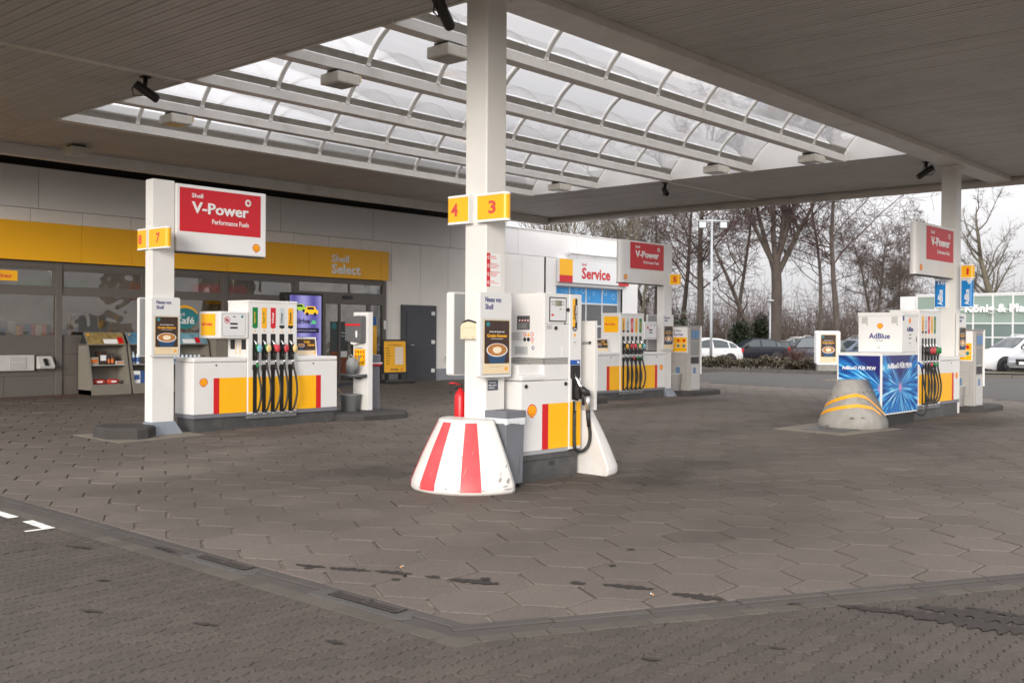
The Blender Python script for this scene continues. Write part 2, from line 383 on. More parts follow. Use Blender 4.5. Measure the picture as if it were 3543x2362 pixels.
# ================================================================== THE SETTING: ground
def sheet(name, x0, x1, y0, y1, dz, m, st=1.0, keep=None, parent=None, kind='structure'):
    nx = max(1, int(round((x1-x0)/st))); ny = max(1, int(round((y1-y0)/st)))
    b = MB()
    vs = []
    for j in range(ny+1):
        for i in range(nx+1):
            x = x0+(x1-x0)*i/nx; y = y0+(y1-y0)*j/ny
            vs.append((x, y, g(x, y)+dz))
    fs = [(j*(nx+1)+i, j*(nx+1)+i+1, (j+1)*(nx+1)+i+1, (j+1)*(nx+1)+i) for j in range(ny) for i in range(nx)]
    b.add(vs, fs)
    return b.build(name, m, parent, kind=kind, smooth=True)
def clip(poly, nx, ny, d):
    """keep the side nx*x+ny*y <= d"""
    o = []
    for i in range(len(poly)):
        p, q = poly[i], poly[(i+1) % len(poly)]
        sp, sq = nx*p[0]+ny*p[1]-d, nx*q[0]+ny*q[1]-d
        if sp <= 0: o.append(p)
        if (sp < 0 < sq) or (sq < 0 < sp):
            t = sp/(sp-sq); o.append((p[0]+(q[0]-p[0])*t, p[1]+(q[1]-p[1])*t))
    return o
def area(p):
    return abs(sum(p[i][0]*p[(i+1) % len(p)][1]-p[(i+1) % len(p)][0]*p[i][1] for i in range(len(p))))/2

sheet('ground', -120, 260, -120, 260, -.06, GROUND, 9.5)
road = sheet('road', 20, 74, -30, 21.4, -.012, ASPH, 2.0)
P0 = (4.136, 4.0); NO = (-.4924, -.8704); DI = (.8704, -.4924)      # gutter corner, its outward normal and its run
def sB(x, y): return (x-P0[0])*NO[0]+(y-P0[1])*NO[1]

# --- forecourt of hexagonal slabs
fore = sheet('forecourt', 4.0, 27.5, -9.0, 22.6, -.015, SAND, .75)
S_ = .498; E1 = (cos(radians(-30)), sin(radians(-30))); E2 = (cos(radians(30)), sin(radians(30)))
J0 = (5.2341+E1[0]*S_/2, 5.4796+E1[1]*S_/2)
def hexpoly(cx, cy):
    p = [(-.6, -.6), (.6, -.6), (.6, .6), (-.6, .6)]
    for (ex, ey), gap in ((E1, .012), (E2, .0068), ((0, 1), .006)):
        p = clip(p, ex, ey, S_/2-gap); p = clip(p, -ex, -ey, S_/2-gap)
    return [(x+cx, y+cy) for x, y in p]
def stone(poly, top, inset=.007, drop=.006, depth=.028, rel=None):
    """bevelled slab; returns verts, faces. top: function or value of height"""
    n = len(poly); cx = sum(p[0] for p in poly)/n; cy = sum(p[1] for p in poly)/n
    def T(x, y): return top(x, y) if callable(top) else top
    ins = []
    for i in range(n):
        a, b, c = Vector(poly[i-1]), Vector(poly[i]), Vector(poly[(i+1) % n])
        d1 = (b-a).normalized(); d2 = (c-b).normalized()
        n1 = Vector((-d1.y, d1.x)); n2 = Vector((-d2.y, d2.x)); bi = n1+n2
        if bi.length < 1e-4: bi = n1
        k = 1/max(.35, bi.normalized().dot(n1)); q = b+bi.normalized()*inset*k
        ins.append((q.x, q.y))
    v = [(x, y, T(x, y)) for x, y in ins]+[(x, y, T(x, y)-drop) for x, y in poly]+[(x, y, T(x, y)-depth) for x, y in poly]
    f = [tuple(range(n))]+[(n+i, n+(i+1) % n, (i+1) % n, i) for i in range(n)]+[(2*n+i, 2*n+(i+1) % n, n+(i+1) % n, n+i) for i in range(n)]
    return v, f
def ccw(p):
    s = sum(p[i][0]*p[(i+1) % len(p)][1]-p[(i+1) % len(p)][0]*p[i][1] for i in range(len(p)))
    return p if s > 0 else p[::-1]
hexes = []
for i in range(-40, 75):
    for j in range(-40, 75):
        cx = J0[0]+S_*(i*E1[0]+j*E2[0]); cy = J0[1]+S_*(i*E1[1]+j*E2[1])
        if cx < 3.9 or cx > 26.9+.1*(cy-7) or cy > 22.2 or cy < -8: continue
        if sB(cx, cy) > .25: continue
        full = hexpoly(cx, cy)
        p = clip(full, -1, 0, -(4.235+.006)); p = clip(p, NO[0], NO[1], -.091+P0[0]*NO[0]+P0[1]*NO[1]) if len(p) > 2 else p
        if len(p) < 3 or area(p) < .012: continue
        whole = area(p) > area(full)*.999
        q = pix(cx, cy, g(cx, cy)); big = 0
        if q and -130 < q[0] < 2480 and q[1] < 1640: big = 1/(q[2]**2.6)*(area(p)/area(full))**.5
        hexes.append((big, cx, cy, p, whole))
hexes.sort(key=lambda h: -h[0])
hv, hf = stone(ccw(hexpoly(0, 0)), 0.)
variants = []
for k in range(4):
    b = MB(); r = random.Random(k)
    vv = [(x+r.uniform(-.002, .002), y+r.uniform(-.002, .002), z) for x, y, z in hv]
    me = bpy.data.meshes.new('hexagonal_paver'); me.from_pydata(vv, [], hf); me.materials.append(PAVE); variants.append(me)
n_ind = 0; field = MB()
for big, cx, cy, p, whole in hexes:
    dz = RND.gauss(0, .0016); tx, ty = RND.gauss(0, .0035), RND.gauss(0, .0035)
    if big > 0 and n_ind < 300:
        n_ind += 1
        if whole:
            o = bpy.data.objects.new('hexagonal_paver', variants[n_ind % 4]); link(o, fore)
            o.location = (cx, cy, g(cx, cy)+dz)
            gx = (g(cx+.2, cy)-g(cx-.2, cy))/.4; gy = (g(cx, cy+.2)-g(cx, cy-.2))/.4
            o.rotation_euler = (gy+tx, -gx+ty, 0)
        else:
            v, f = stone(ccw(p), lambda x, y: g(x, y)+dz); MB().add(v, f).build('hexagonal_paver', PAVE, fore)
    else:
        v, f = stone(ccw(p), lambda x, y, dz=dz, tx=tx, ty=ty, cx=cx, cy=cy: g(x, y)+dz+tx*(y-cy)+ty*(x-cx)); field.add(v, f)
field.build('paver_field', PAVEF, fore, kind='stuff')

# --- gutter round the forecourt: two rows of channel stones, a row of edge pavers, two drain grates
gut = sheet('gutter_bed', 3.86, 4.30, 3.5, 16.0, -.030, JOINT2, .4)
gut.name = 'gutter'
def lrect(u0, u1, v0, v1, side):
    """rectangle along the gutter. side 0: runs along +Y at x = 4.14-v ; side 1: runs along DI, v outward"""
    if side == 0: return [(4.141-v, u) for u, v in ((u0, v0), (u0, v1), (u1, v1), (u1, v0))]
    return [(P0[0]+DI[0]*u+NO[0]*v, P0[1]+DI[1]*u+NO[1]*v) for u, v in ((u0, v0), (u1, v0), (u1, v1), (u0, v1))]
TAN = math.tan(radians(90-29.5)/2)
def gstone(u0, u1, v0, v1, side, name, m, dz=0., tilt=0., mitre=False):
    p = lrect(u0, u1, v0, v1, side)
    b = MB(); j = RND.gauss(0, .0015)
    v, f = stone(ccw(p), lambda x, y: g(x, y)+dz+j+tilt*((4.141-x) if side == 0 else sB(x, y)), inset=.006, drop=.005, depth=.03)
    b.add(v, f).build(name, m, gut)
GR = [(4.50, 5.12), (6.02, 6.60)]
def split(u0, u1, step, holes):
    out = []; u = u0
    while u < u1-.02:
        e = min(u+step*RND.uniform(.96, 1.04), u1)
        for h0, h1 in holes:
            if u < h0 < e: e = h0
            if h0 <= u < h1: u = h1; e = min(u+step, u1)
        out.append((u, e)); u = e
    return out
for a, b_ in split(4.03, 15.5, .79, []): gstone(a+.004, b_-.004, -.090, -.003, 0, 'channel_stone', GUTT, .001)
for a, b_ in split(3.97, 15.5, .79, [(4.40, 5.24), (5.94, 6.78)]): gstone(a+.004, b_-.004, .003, .118, 0, 'channel_stone', GUTT, -.005, -.03)
for a, b_ in split(3.80, 15.5, .205, []): gstone(a+.002, b_-.002, .122, .246, 0, 'edge_paver', ROWM, .0)
for a, b_ in split(-.06, 10.5, .62, []): gstone(a+.005, b_-.005, -.085, -.003, 1, 'channel_stone', GUTT, .001)
for a, b_ in split(-.12, 10.5, .62, []): gstone(a+.005, b_-.005, .003, .113, 1, 'channel_stone', GUTT, -.005, -.03)
for a, b_ in split(-.17, 10.5, .205, []): gstone(a+.002, b_-.002, .118, .222, 1, 'edge_paver', ROWM, .0)
bed2 = MB()
for k in range(14):
    p = lrect(-.2+k*.8, -.2+(k+1)*.8, -.1, .24, 1); bed2.add([(x, y, g(x, y)-.03) for x, y in p], [(0, 1, 2, 3)])
bed2.build('gutter_bed_strip', JOINT2, gut)
IRON = mat('cast_iron_grate', (.075, .062, .055), .6, metal=.3, var=.2, scale=20)
FRC = mat('grate_surround_concrete', (.062, .057, .053), .9, var=.12, scale=14, bump=.7, bscale=60, fine=.2, fscale=90)
for (u0, u1), lab in zip(GR, ('cast iron drain grate in the gutter close to the forecourt corner', 'cast iron drain grate in the gutter further from the forecourt corner')):
    t = thing('drain_grate', lab, 'drain grate', (4.13, (u0+u1)/2, g(4.13, u0)), 'gutter drain grates')
    p = []
    for k in range(13): a = radians(90+180*k/12); p.append((4.075+.075*cos(a)*1.0, u1+.05+.05*sin(a)))
    q = [(4.19, u0-.08), (4.19, u1+.10), (4.06, u1+.15), (4.025, u1+.13), (4.018, u1+.05), (4.018, u0-.05), (4.04, u0-.10), (4.10, u0-.12)]
    v, f = stone(ccw(q), lambda x, y: g(x, y)+.003, inset=.012, drop=.008); MB().add(v, f).build('surround', FRC, t)
    b = MB(); z = g(4.13, (u0+u1)/2)
    def zz(y): return g(4.13, y)+.010
    x0, x1 = 4.085, 4.185
    for ya, yb in ((u0, u0+.02), (u1-.02, u1), ((u0+u1)/2-.02, (u0+u1)/2+.02)):
        b.add([(x0, ya, zz(ya)), (x1, ya, zz(ya)), (x1, yb, zz(yb)), (x0, yb, zz(yb))], [(0, 1, 2, 3)])
    for xa, xb in ((x0, x0+.012), (4.128, 4.138), (x1-.03, x1)):
        b.add([(xa, u0, zz(u0)), (xb, u0, zz(u0)), (xb, u1, zz(u1)), (xa, u1, zz(u1))], [(0, 1, 2, 3)])
    n = int((u1-u0)/.026)
    for k in range(n):
        ya = u0+(u1-u0)*k/n; yb = ya+.012
        b.add([(x0, ya, zz(ya)-.001), (x1, ya, zz(ya)-.001), (x1, yb, zz(yb)-.001), (x0, yb, zz(yb)-.001)], [(0, 1, 2, 3)])
    b.build('bars', IRON, t)
    MB().add([(x0, u0, zz(u0)-.004), (x1, u0, zz(u0)-.004), (x1, u1, zz(u1)-.004), (x0, u1, zz(u1)-.004)], [(0, 1, 2, 3)]).build('slot_shadow_pit', mat('drain_pit_shade', (.012, .011, .01), .9), t)  # near-black sheet painted as the shade below the bars

# --- driveway of wavy interlocking pavers
drive = sheet('driveway', -14, 3.95, -14, 40, -.0065, JOINT2, 1.0)
vs_, fs_ = [], []
dv = MB()
for k in range(16):
    p = lrect(-.3+k*.8, -.3+(k+1)*.8, .2, 14, 1); dv.add([(x, y, g(x, y)-.0065) for x, y in p], [(0, 1, 2, 3)])
dv.build('driveway_apron', JOINT2, drive)
LX, LY = .205, .104
def wave(t): return .0125*(abs(((t/.1025+.25) % 1)-.5)*4-1)
def unipoly(x0, y0):
    g_ = .0022; p = []
    xs = [0, .026, .051, .077, .1025, .128, .154, .179, LX]
    def end(yy): return .015*sin(2*pi*yy/LY)
    for t in xs: p.append((x0+min(max(t, g_), LX-g_), y0+g_+wave(t)))
    for yy in (LY*.25, LY*.5, LY*.75): p.append((x0+LX-g_+end(yy), y0+yy+wave(LX)*(1-0)))
    for t in xs[::-1]: p.append((x0+min(max(t, g_), LX-g_), y0+LY-g_+wave(t)))
    for yy in (LY*.75, LY*.5, LY*.25): p.append((x0+g_+end(yy), y0+yy+wave(0)))
    return p
us = []
for j in range(-20, 130):
    y0 = j*LY-.2
    for i in range(-12, 52):
        x0 = i*LX+(LX/2 if j % 2 else 0)
        cx, cy = x0+LX/2, y0+LY/2
        q = pix(cx, cy, g(cx, cy))
        if not q or not (-420 < q[0] < 2800) or q[1] > 1900 or q[2] > 15: continue
        p = unipoly(x0, y0)
        s_ = max(sB(x, y) for x, y in p); smin = min(sB(x, y) for x, y in p); xmax = max(x for x, y in p)
        if smin > .228: pass
        elif xmax < 3.89: pass
        elif min(x for x, y in p) < 3.89:
            p = clip(p, 1, 0, 3.889)
        else:
            p = clip(p, -NO[0], -NO[1], -(.226+P0[0]*NO[0]+P0[1]*NO[1]))
        if len(p) < 3 or area(p) < .002: continue
        big = 1/q[2] if (-40 < q[0] < 2390 and q[1] < 1590) else 0
        us.append((big, cx, cy, p, area(p) > LX*LY*.9))
us.sort(key=lambda h: -h[0])
pv, pf = stone(ccw(unipoly(-LX/2, -LY/2)), 0., inset=.005, drop=.004, depth=.016)
uv_ = []
for k in range(3):
    me = bpy.data.meshes.new('interlocking_paver'); me.from_pydata(pv, [], pf); me.materials.append(UNI); uv_.append(me)
n_ind = 0; uf = MB()
for big, cx, cy, p, whole in us:
    dz = RND.gauss(0, .0013)
    if big > 0 and whole and n_ind < 300:
        n_ind += 1
        o = bpy.data.objects.new('interlocking_paver', uv_[n_ind % 3]); link(o, drive)
        # courses keep one wave phase, so a shifted course still interlocks
        o.location = (cx, cy, g(cx, cy)+dz); o.rotation_euler = (.0106+RND.gauss(0, .006), -.0128+RND.gauss(0, .006), 0)
    else:
        v, f = stone(ccw(p), lambda x, y, dz=dz: g(x, y)+dz, inset=.005, drop=.004, depth=.016); uf.add(v, f)
uf.build('interlocking_paver_field', UNIF, drive, kind='stuff')
# white painted marks on three pavers by the gutter
pm = MB()
for (xa, ya), (xb, yb), wd in (((3.83, 9.5), (3.83, 9.0), .09), ((3.845, 8.78), (3.83, 8.36), .085), ((3.64, 8.36), (3.88, 8.35), .05)):
    d = Vector((xb-xa, yb-ya)).normalized(); n = Vector((-d.y, d.x))*wd/2; L = math.hypot(xb-xa, yb-ya); k = max(1, int(L/.13))
    for i in range(k):
        a = Vector((xa, ya))+d*(L*i/k+.004); b = Vector((xa, ya))+d*(L*(i+1)/k-.004)
        pm.add([(q.x, q.y, g(q.x, q.y)+.005) for q in (a-n, b-n, b+n, a+n)], [(0, 1, 2, 3)])
pm.build('painted_marking', PAINTW, drive)
# drip trail and wet patches
def blob_strip(p, q, wd, seed, par, m=STAIN, dz=.0055):
    r = random.Random(seed); a, b = Vector(p), Vector(q); d = (b-a); L = d.length; d.normalize(); n = Vector((-d.y, d.x)); k = max(7, int(L/.02))
    l, rr = [], []
    for i in range(k+1):
        t = i/k; ww = wd/2*(math.sin(pi*min(max(t, .02), .98))**.45)*(1+.35*sin(9*t*pi*L*3+seed)+r.uniform(-.2, .2)); c = a+d*L*t+n*r.uniform(-.15, .15)*wd
        l.append(c+n*ww); rr.append(c-n*ww)
    b_ = MB(); pts = l+rr
    b_.add([(x.x, x.y, g(x.x, x.y)+dz) for x in pts], [(i, k+1+i, k+2+i, i+1) for i in range(k)])
    return b_.build('fluid_stain', m, par)
for n_, (p, q, wd) in enumerate([((4.43,5.90),(4.51,5.68),.035), ((4.53,5.65),(4.66,5.38),.05), ((4.68,5.36),(4.79,5.11),.045), ((4.81,5.01),(4.86,4.91),.04),
        ((4.87,4.84),(5.00,4.52),.055), ((5.34,4.20),(5.39,4.11),.04), ((5.44,4.01),(5.57,3.71),.055), ((5.57,3.56),(5.65,3.25),.07),
        ((4.42,5.78),(4.43,5.72),.04), ((5.02,4.70),(5.05,4.64),.05), ((4.62,5.12),(4.63,5.06),.03), ((5.9,4.3),(5.92,4.25),.03), ((6.4,4.5),(6.42,4.43),.03)]):
    blob_strip(p, q, wd*1.5, n_, fore)
for n_, (p, q, wd) in enumerate([((6.01,2.68),(6.15,2.27),.06), ((6.13,2.36),(6.22,1.55),.15), ((6.34,2.32),(6.42,1.60),.12), ((6.5,2.1),(6.52,1.7),.05), ((3.63,7.64),(3.72,7.40),.03), ((3.2,5.2),(3.26,5.05),.03), ((3.5,4.4),(3.53,4.28),.03), ((4.4,3.0),(4.43,2.9),.03), ((2.9,5.9),(2.96,5.76),.03), ((3.3,6.5),(3.34,6.42),.03), ((5.0,2.6),(5.03,2.52),.03)]):
    blob_strip(p, q, wd*1.35, 40+n_, drive)
blob_strip((4.075, 7.16), (4.08, 6.86), .035, 77, gut, dz=.001)
blob_strip((5.86, 2.93), (5.93, 2.80), .05, 78, gut, dz=.001)
# oil-darkened pavers beside the lorry pump, doubling as contact shade, pale wear in front of the far pump
OILY = mat('oil_darkened_film', (.06, .053, .05), .6, var=.3, scale=6)
# pale slabs set into the paving
def slab(name, pts, dz, m, label=None, cat=None, kind=None, depth=.03, par=None):
    v, f = stone(ccw(pts), lambda x, y: g(x, y)+dz, inset=.006, drop=.004, depth=depth)
    o = MB().add(v, f).build(name, m, par); return o
slab('base_slab', [(7.05, 13.28), (8.40, 13.36), (8.40, 14.62), (7.05, 14.62)], .007, SLABM, par=fore)
slab('base_slab', [(15.5, 6.85), (17.3, 6.65), (17.35, 8.1), (15.62, 8.1)], .007, SLABM, par=fore)
t = thing('manhole_cover', 'flat dark metal access cover in the pale slab before the concrete bollard', 'manhole cover', (16.1, 7.35, g(16.1, 7.35)))
b = MB(); v, f = stone(ccw([(15.85, 7.05), (16.55, 7.0), (16.6, 7.72), (15.9, 7.72)]), lambda x, y: g(x, y)+.018, depth=.012, inset=.01); b.add(v, f).build('plate', mat('chequer_plate', (.11, .11, .115), .45, metal=.5, var=.2, scale=30, bump=.6, bscale=90), t)
b = MB(); b.box(16.12, 16.16, 7.3, 7.42, g(16.1, 7.3)+.019, g(16.1, 7.3)+.022); b.build('lifting_slot', BLACK, t)
# red brick strip along the shop wall, joint line of a paved gutter, road markings
REDB = mat('red_brick_paving', (.10, .05, .042), .85, var=.25, scale=9, dirt=(.07, .055, .047), dirt_amt=.6, dirt_scale=2)
strip = sheet('brick_edging_strip', 4, 15.4, 21.55, 22.4, .004, REDB, .8); strip.name = 'pavement'
b = MB()
for k in range(6):
    x0 = 33.2+k*.55
    b.add([(x, y, g(x, y)-.006) for x, y in ((x0, 15.4-.15*k), (x0+.45, 15.2-.15*k), (x0+.5, 15.05-.15*k), (x0+.05, 15.25-.15*k))], [(0, 1, 2, 3)])
b.add([(x, y, g(x, y)-.006) for x, y in ((36.3, 14.1), (38.0, 14.35), (37.2, 13.95), (38.6, 13.2), (36.6, 13.6))], [(0, 1, 2, 3, 4)])
b.build('painted_marking', ROADY, road)
b = MB()
for k in range(22):
    y0 = -6+k*1.2; x0 = 26.95+.1*(y0-7)
    v, f = stone(ccw([(x0+.1, y0+.01), (x0+.42, y0+.01), (x0+.54, y0+1.19), (x0+.22, y0+1.19)]), lambda x, y: g(x, y)-.002); MB().add(v, f).build('channel_stone', GUTT, road)
# ================================================================== CANOPY
ZS = 5.30
XA, XB, YA, YB = 4.3, 24.7, 2.8, 20.3
SX0, SX1 = 8.05, 20.2
can = thing('forecourt_canopy', 'flat white steel canopy with barrel skylights over the pumps', 'canopy', (14, 7.38, 0))
PW = .1835
PROF = [(.004, .011), (.012, 0), (.080, 0), (.085, .004), (.097, .004), (.102, 0), (.171, 0), (.179, .011), (.179, .03), (.004, .03)]
pl_cache = {}
def plank(x, y0, y1):
    k = round(y1-y0, 3)
    if k not in pl_cache:
        b = MB(); n = len(PROF)
        vs = [(px, -k/2, pz) for px, pz in PROF]+[(px, k/2, pz) for px, pz in PROF]
        b.add(vs, [tuple(range(n)), tuple(range(n, 2*n))[::-1]]+[(i, n+i, n+(i+1) % n, (i+1) % n) for i in range(n)])
        me = bpy.data.meshes.new('soffit_plank'); me.from_pydata(b.v, [], b.f); me.materials.append(SOFFIT); pl_cache[k] = me
    o = bpy.data.objects.new('soffit_plank', pl_cache[k]); link(o, can)
    o.location = Vector((x, (y0+y1)/2, ZS+RND.gauss(0, .0015)))-wpos(can)
def plank_bay(x0, x1, y0, y1):
    n = int(round((x1-x0)/PW)); 
    for i in range(n): plank(x0+(x1-x0)*i/n, y0, y1)
plank_bay(XA, XB, YA+.02, 7.03)
plank_bay(XA, SX0-.02, 7.54, 13.26); plank_bay(XA, SX0-.02, 13.36, YB)
plank_bay(SX0, SX1, 17.42, YB)
plank_bay(SX1+.02, XB, 7.54, 13.26); plank_bay(SX1+.02, XB, 13.36, YB)
b = MB()
for x0, x1, y0, y1 in ((XA, XB, YA, 7.04), (XA, SX0, 7.04, YB), (SX1, XB, 7.04, YB), (SX0, SX1, 17.36, YB)):
    b.box(x0, x1, y0, y1, ZS+.034, ZS+.40)
b.build('roof_deck', mat('roof_deck', (.16, .15, .14), .8), can)
for x0, x1 in ((XA, SX0-.02), (SX1+.02, XB)):
    MB().box(x0, x1, 13.25, 13.37, ZS-.022, ZS+.03).build('cover_strip', BEAM, can, bevel=.004)
MB().box(XA-.1, XB+.02, 7.04, 7.53, 5.20, ZS+.3).build('main_beam', BEAM, can, bevel=.008)
MB().box(XA, XB-.05, 20.3, 20.5, 5.09, ZS+.35).build('rear_beam', BEAM, can, bevel=.008)
MB().box(XA-.12, XA, YA-.1, 20.6, 5.05, 5.85).build('fascia', WHITE2, can, bevel=.01)
MB().box(XA-.12, XB+.1, YA-.12, YA, 5.05, 5.85).build('fascia', WHITE2, can, bevel=.01)
MB().box(XB+.02, XB+.14, YA-.1, 20.6, 5.20, 5.85).build('fascia', WHITE2, can, bevel=.01)
# rounded gutter along the far edge
b = MB()
b.tube([(XB+.02, YA, 5.22), (XB+.02, 8.0, 5.22), (XB+.02, 13.0, 5.22), (XB+.02, 20.55, 5.22)], .105, 14)
b.build('edge_gutter', mat('canopy_gutter', (.60, .57, .53), .32, var=.06, scale=1.5, dirt=(.33, .3, .25), dirt_amt=.35, dirt_scale=1.2), can)
MB().box(SX0-.02, SX0+.02, 7.5, 17.4, ZS-.02, ZS+.62).build('skylight_side_panel', WHITE2, can, bevel=.004)
# roof over the gap between canopy and shop
MB().box(XA, XB-.6, 20.5, 22.9, 5.62, 5.72).build('gap_roof', mat('gap_roof_felt', (.05, .047, .045), .9), can)
MB().box(XA, XB-.6, 22.80, 22.88, 5.10, 5.62).build('added_gap_closure', mat('gap_roof_felt', (.05, .047, .045), .9), can)  # closing panel added to shut out the sky and keep the gap dark
BY = [8.92+2.06*k for k in range(5)]
for y in BY:
    MB().box(SX0-.06, SX1, y, y+.19, 5.25, 5.385).build('skylight_beam', BEAM, can, bevel=.006)
RISE = .58
def arch(y0, y1, n=22):
    """points from the far spring (y0) over to the near spring (y1)"""
    c = y0-y1; r = (c*c/4+RISE*RISE)/(2*RISE); zc = 5.40+RISE-r; h0 = math.asin(c/2/r)
    return [((y0+y1)/2+r*sin(h0-2*h0*k/n), zc+r*cos(h0-2*h0*k/n)) for k in range(n+1)]
RIBX = [9.42+1.335*k for k in range(8)]
FLASH = mat('weathered_skylight_flashing', (.30, .285, .255), .6, var=.15, scale=4, dirt=(.16, .14, .10), dirt_amt=.6, dirt_scale=3)
GASK = mat('glazing_gasket', (.33, .33, .34), .6)
EDGE = [SX0+.03]+RIBX+[SX1-.02]
pane_cache = {}
for k, y in enumerate(BY):
    yl = y+.02; yn = (BY[k-1]+.17) if k else 7.06
    pts = arch(yl, yn)
    # grey flashing at the foot of each vault
    b = MB(); q = [p for p in pts if p[1] < 5.54 and p[0] > (yl+yn)/2]
    n = len(q); vs = []
    for x in (SX0+.03, SX1-.02): vs += [(x, p[0]+.004, p[1]) for p in q]
    b.add(vs, [(i, i+1, n+i+1, n+i) for i in range(n-1)], True).build('flashing', FLASH, can)
    for j in range(len(EDGE)-1):
        x0, x1 = EDGE[j]+.015, EDGE[j+1]-.015
        b = MB(); q = pts[1:]; n = len(q); vs = []
        for x in (x0, x1): vs += [(x, p[0], p[1]+.025) for p in q]
        b.add(vs, [(i, i+1, n+i+1, n+i) for i in range(n-1)], True).build('pane', SKYGLASS, can)
    for x in RIBX:
        b = MB(); n = len(pts); vs = []; fs = []
        for (py, pz) in pts:
            for dx, dz in ((-.036, -.012), (.036, -.012), (.036, .022), (-.036, .022)): vs.append((x+dx, py, pz+dz))
        for i in range(n-1):
            for e in range(4): fs.append((i*4+e, i*4+(e+1) % 4, i*4+4+(e+1) % 4, i*4+4+e))
        b.add(vs, fs)
        b.box(x-.035, x+.035, yl-.03, yl+.01, 5.385, 5.43)
        rb = b.build('rib', WHITE2, can)
        b = MB(); vs = []; fs = []
        for (py, pz) in pts:
            for dx, dz in ((-.018, .0222), (.018, .0222), (.018, .042), (-.018, .042)): vs.append((x+dx, py, pz+dz))
        for i in range(n-1):
            for e in range(4): fs.append((i*4+e, i*4+(e+1) % 4, i*4+4+(e+1) % 4, i*4+4+e))
        b.add(vs, fs).build('glazing_bar', GASK, rb)
    # white end wall under the arch
    b = MB(); poly = [(p[0], p[1]+.02) for p in pts]; poly = poly+[(poly[-1][0], 5.27), (poly[0][0], 5.27)]
    b.prism(poly, SX1-.005, SX1+.03, 'x').build('end_panel', WHITE, can)
MB().box(SX1+.004, SX1+.045, 7.50, 17.4, ZS-.03, 5.42).build('end_trim', WHITE, can, bevel=.004)
# the two columns
for cx in (7.925, 21.80):
    b = MB(); b.box(cx-.15, cx+.15, 7.23, 7.53, g(cx, 7.38)-.02, 5.20)
    b.build('column', WHITE2, can, bevel=.018, seg=3)
    b = MB(); b.box(cx-.19, cx+.19, 7.19, 7.55, 5.15, 5.198); b.build('column_head', WHITE2, can, bevel=.008)
# lamps
LAMPB = mat('lamp_housing', (.62, .59, .53), .5, var=.05, scale=8, dirt=(.3, .27, .22), dirt_amt=.3, dirt_scale=9)
LGL = mat('lamp_lens', (.42, .41, .39), .12, var=.1, scale=30)
for x, y, z, lab in ((9.0, 9.015, 5.25, 'square canopy lamp under the skylight beam beside the tall near column'), (9.0, 11.075, 5.25, 'square canopy lamp under the second skylight beam left of the near column'),
                (9.0, 15.195, 5.25, 'square canopy lamp under the fourth skylight beam above the V-Power sign'), (9.45, 19.5, 5.29, 'square lamp on the soffit close to the shop wall'),
                (18.85, 9.015, 5.25, 'flat canopy lamp at the far end of the nearest skylight beam'), (18.8, 11.075, 5.25, 'flat canopy lamp at the far end of the second skylight beam'),
                (18.8, 15.195, 5.25, 'flat canopy lamp at the far end of the fourth skylight beam')):
    t = thing('canopy_lamp', lab, 'lamp', (x, y, z), 'lamps under the canopy')
    MB().box(x-.13, x+.13, y-.12, y+.12, z-.045, z-.001).build('mount', DGREY, t)
    MB().box(x-.19, x+.19, y-.19, y+.19, z-.19, z-.045).build('housing', LAMPB, t, bevel=.022)
    MB().box(x-.14, x+.14, y-.14, y+.14, z-.194, z-.1885).build('lens', LGL, t)
    MB().box(x+.188, x+.215, y-.19, y-.08, z-.14, z-.055).build('control_box', CREAM, t, bevel=.006)
# CCTV cameras
for x, y, z, dx, dy, dz, lab in ((7.55, 13.55, ZS, .62, -.3, -.45, 'dark tube surveillance camera on the left soffit near the skylight corner'),
        (7.70, 7.80, ZS, .6, .1, -.6, 'dark surveillance camera beside the head of the near column'),
        (20.65, 13.5, ZS, -.5, -.5, -.35, 'small dark surveillance camera under the far soffit at mid height'),
        (21.5, 7.78, ZS, -.35, .45, -.4, 'small dark surveillance camera beside the head of the far column')):
    t = thing('surveillance_camera', lab, 'camera', (x, y, z), 'surveillance cameras under the canopy')
    d = Vector((dx, dy, dz)).normalized(); p = Vector((x, y, z-.20))
    MB().box(x-.06, x+.06, y-.06, y+.06, z-.02, z-.001).build('ceiling_plate', BLACK, t)
    MB().tube([(x, y, z-.02), (x, y, z-.12), tuple(p)], [.035, .028, .022], 8).build('bracket', BLACK, t)
    a = p-d*.16; e = p+d*.20
    MB().tube([tuple(a), tuple(a+d*.02), tuple(e-d*.02), tuple(e)], [.055, .062, .062, .055], 12).build('barrel', BLACK, t)
    MB().tube([tuple(e-d*.01), tuple(e+d*.012)], .045, 12).build('lens_window', mat('dark_lens', (.01, .01, .012), .08), t)
    q = [a, a-d*.05+Vector((0, 0, -.10)), a-d*.02+Vector((.02, .05, -.16)), a+d*.10+Vector((.02, .05, -.10)), p+Vector((0, .06, .06)), Vector((x, y+.03, z-.03))]
    MB().tube([tuple(v) for v in q], .009, 6).build('cable', RUBBER, t)

# ================================================================== SHOP BUILDING
FY = 22.4; FK = FY/22.0
def fx(x): return x*FK
def fz(z): return CAM_H+(z-CAM_H)*FK
shop = thing('shop_building', 'long low filling station shop with white panels, yellow fascia and brown window front', 'building', (fx(20), FY, .3))
WT = .12
# parapet panels
seams = [3.7, 6.78, 9.85, 12.92, 15.99, 19.07, 22.1, 25.16, 28.2, 31.86]
for a, b_ in zip(seams[:-1], seams[1:]):
    MB().box(fx(a)+.006, fx(b_)-.006, FY, FY+WT, fz(4.31), fz(5.14)).build('parapet_panel', PARAPET, shop, bevel=.004)
MB().box(fx(3.7), fx(31.86)+.03, FY-.03, FY+.35, fz(5.14), fz(5.17)).build('parapet_cap', PARAPET, shop, bevel=.004)
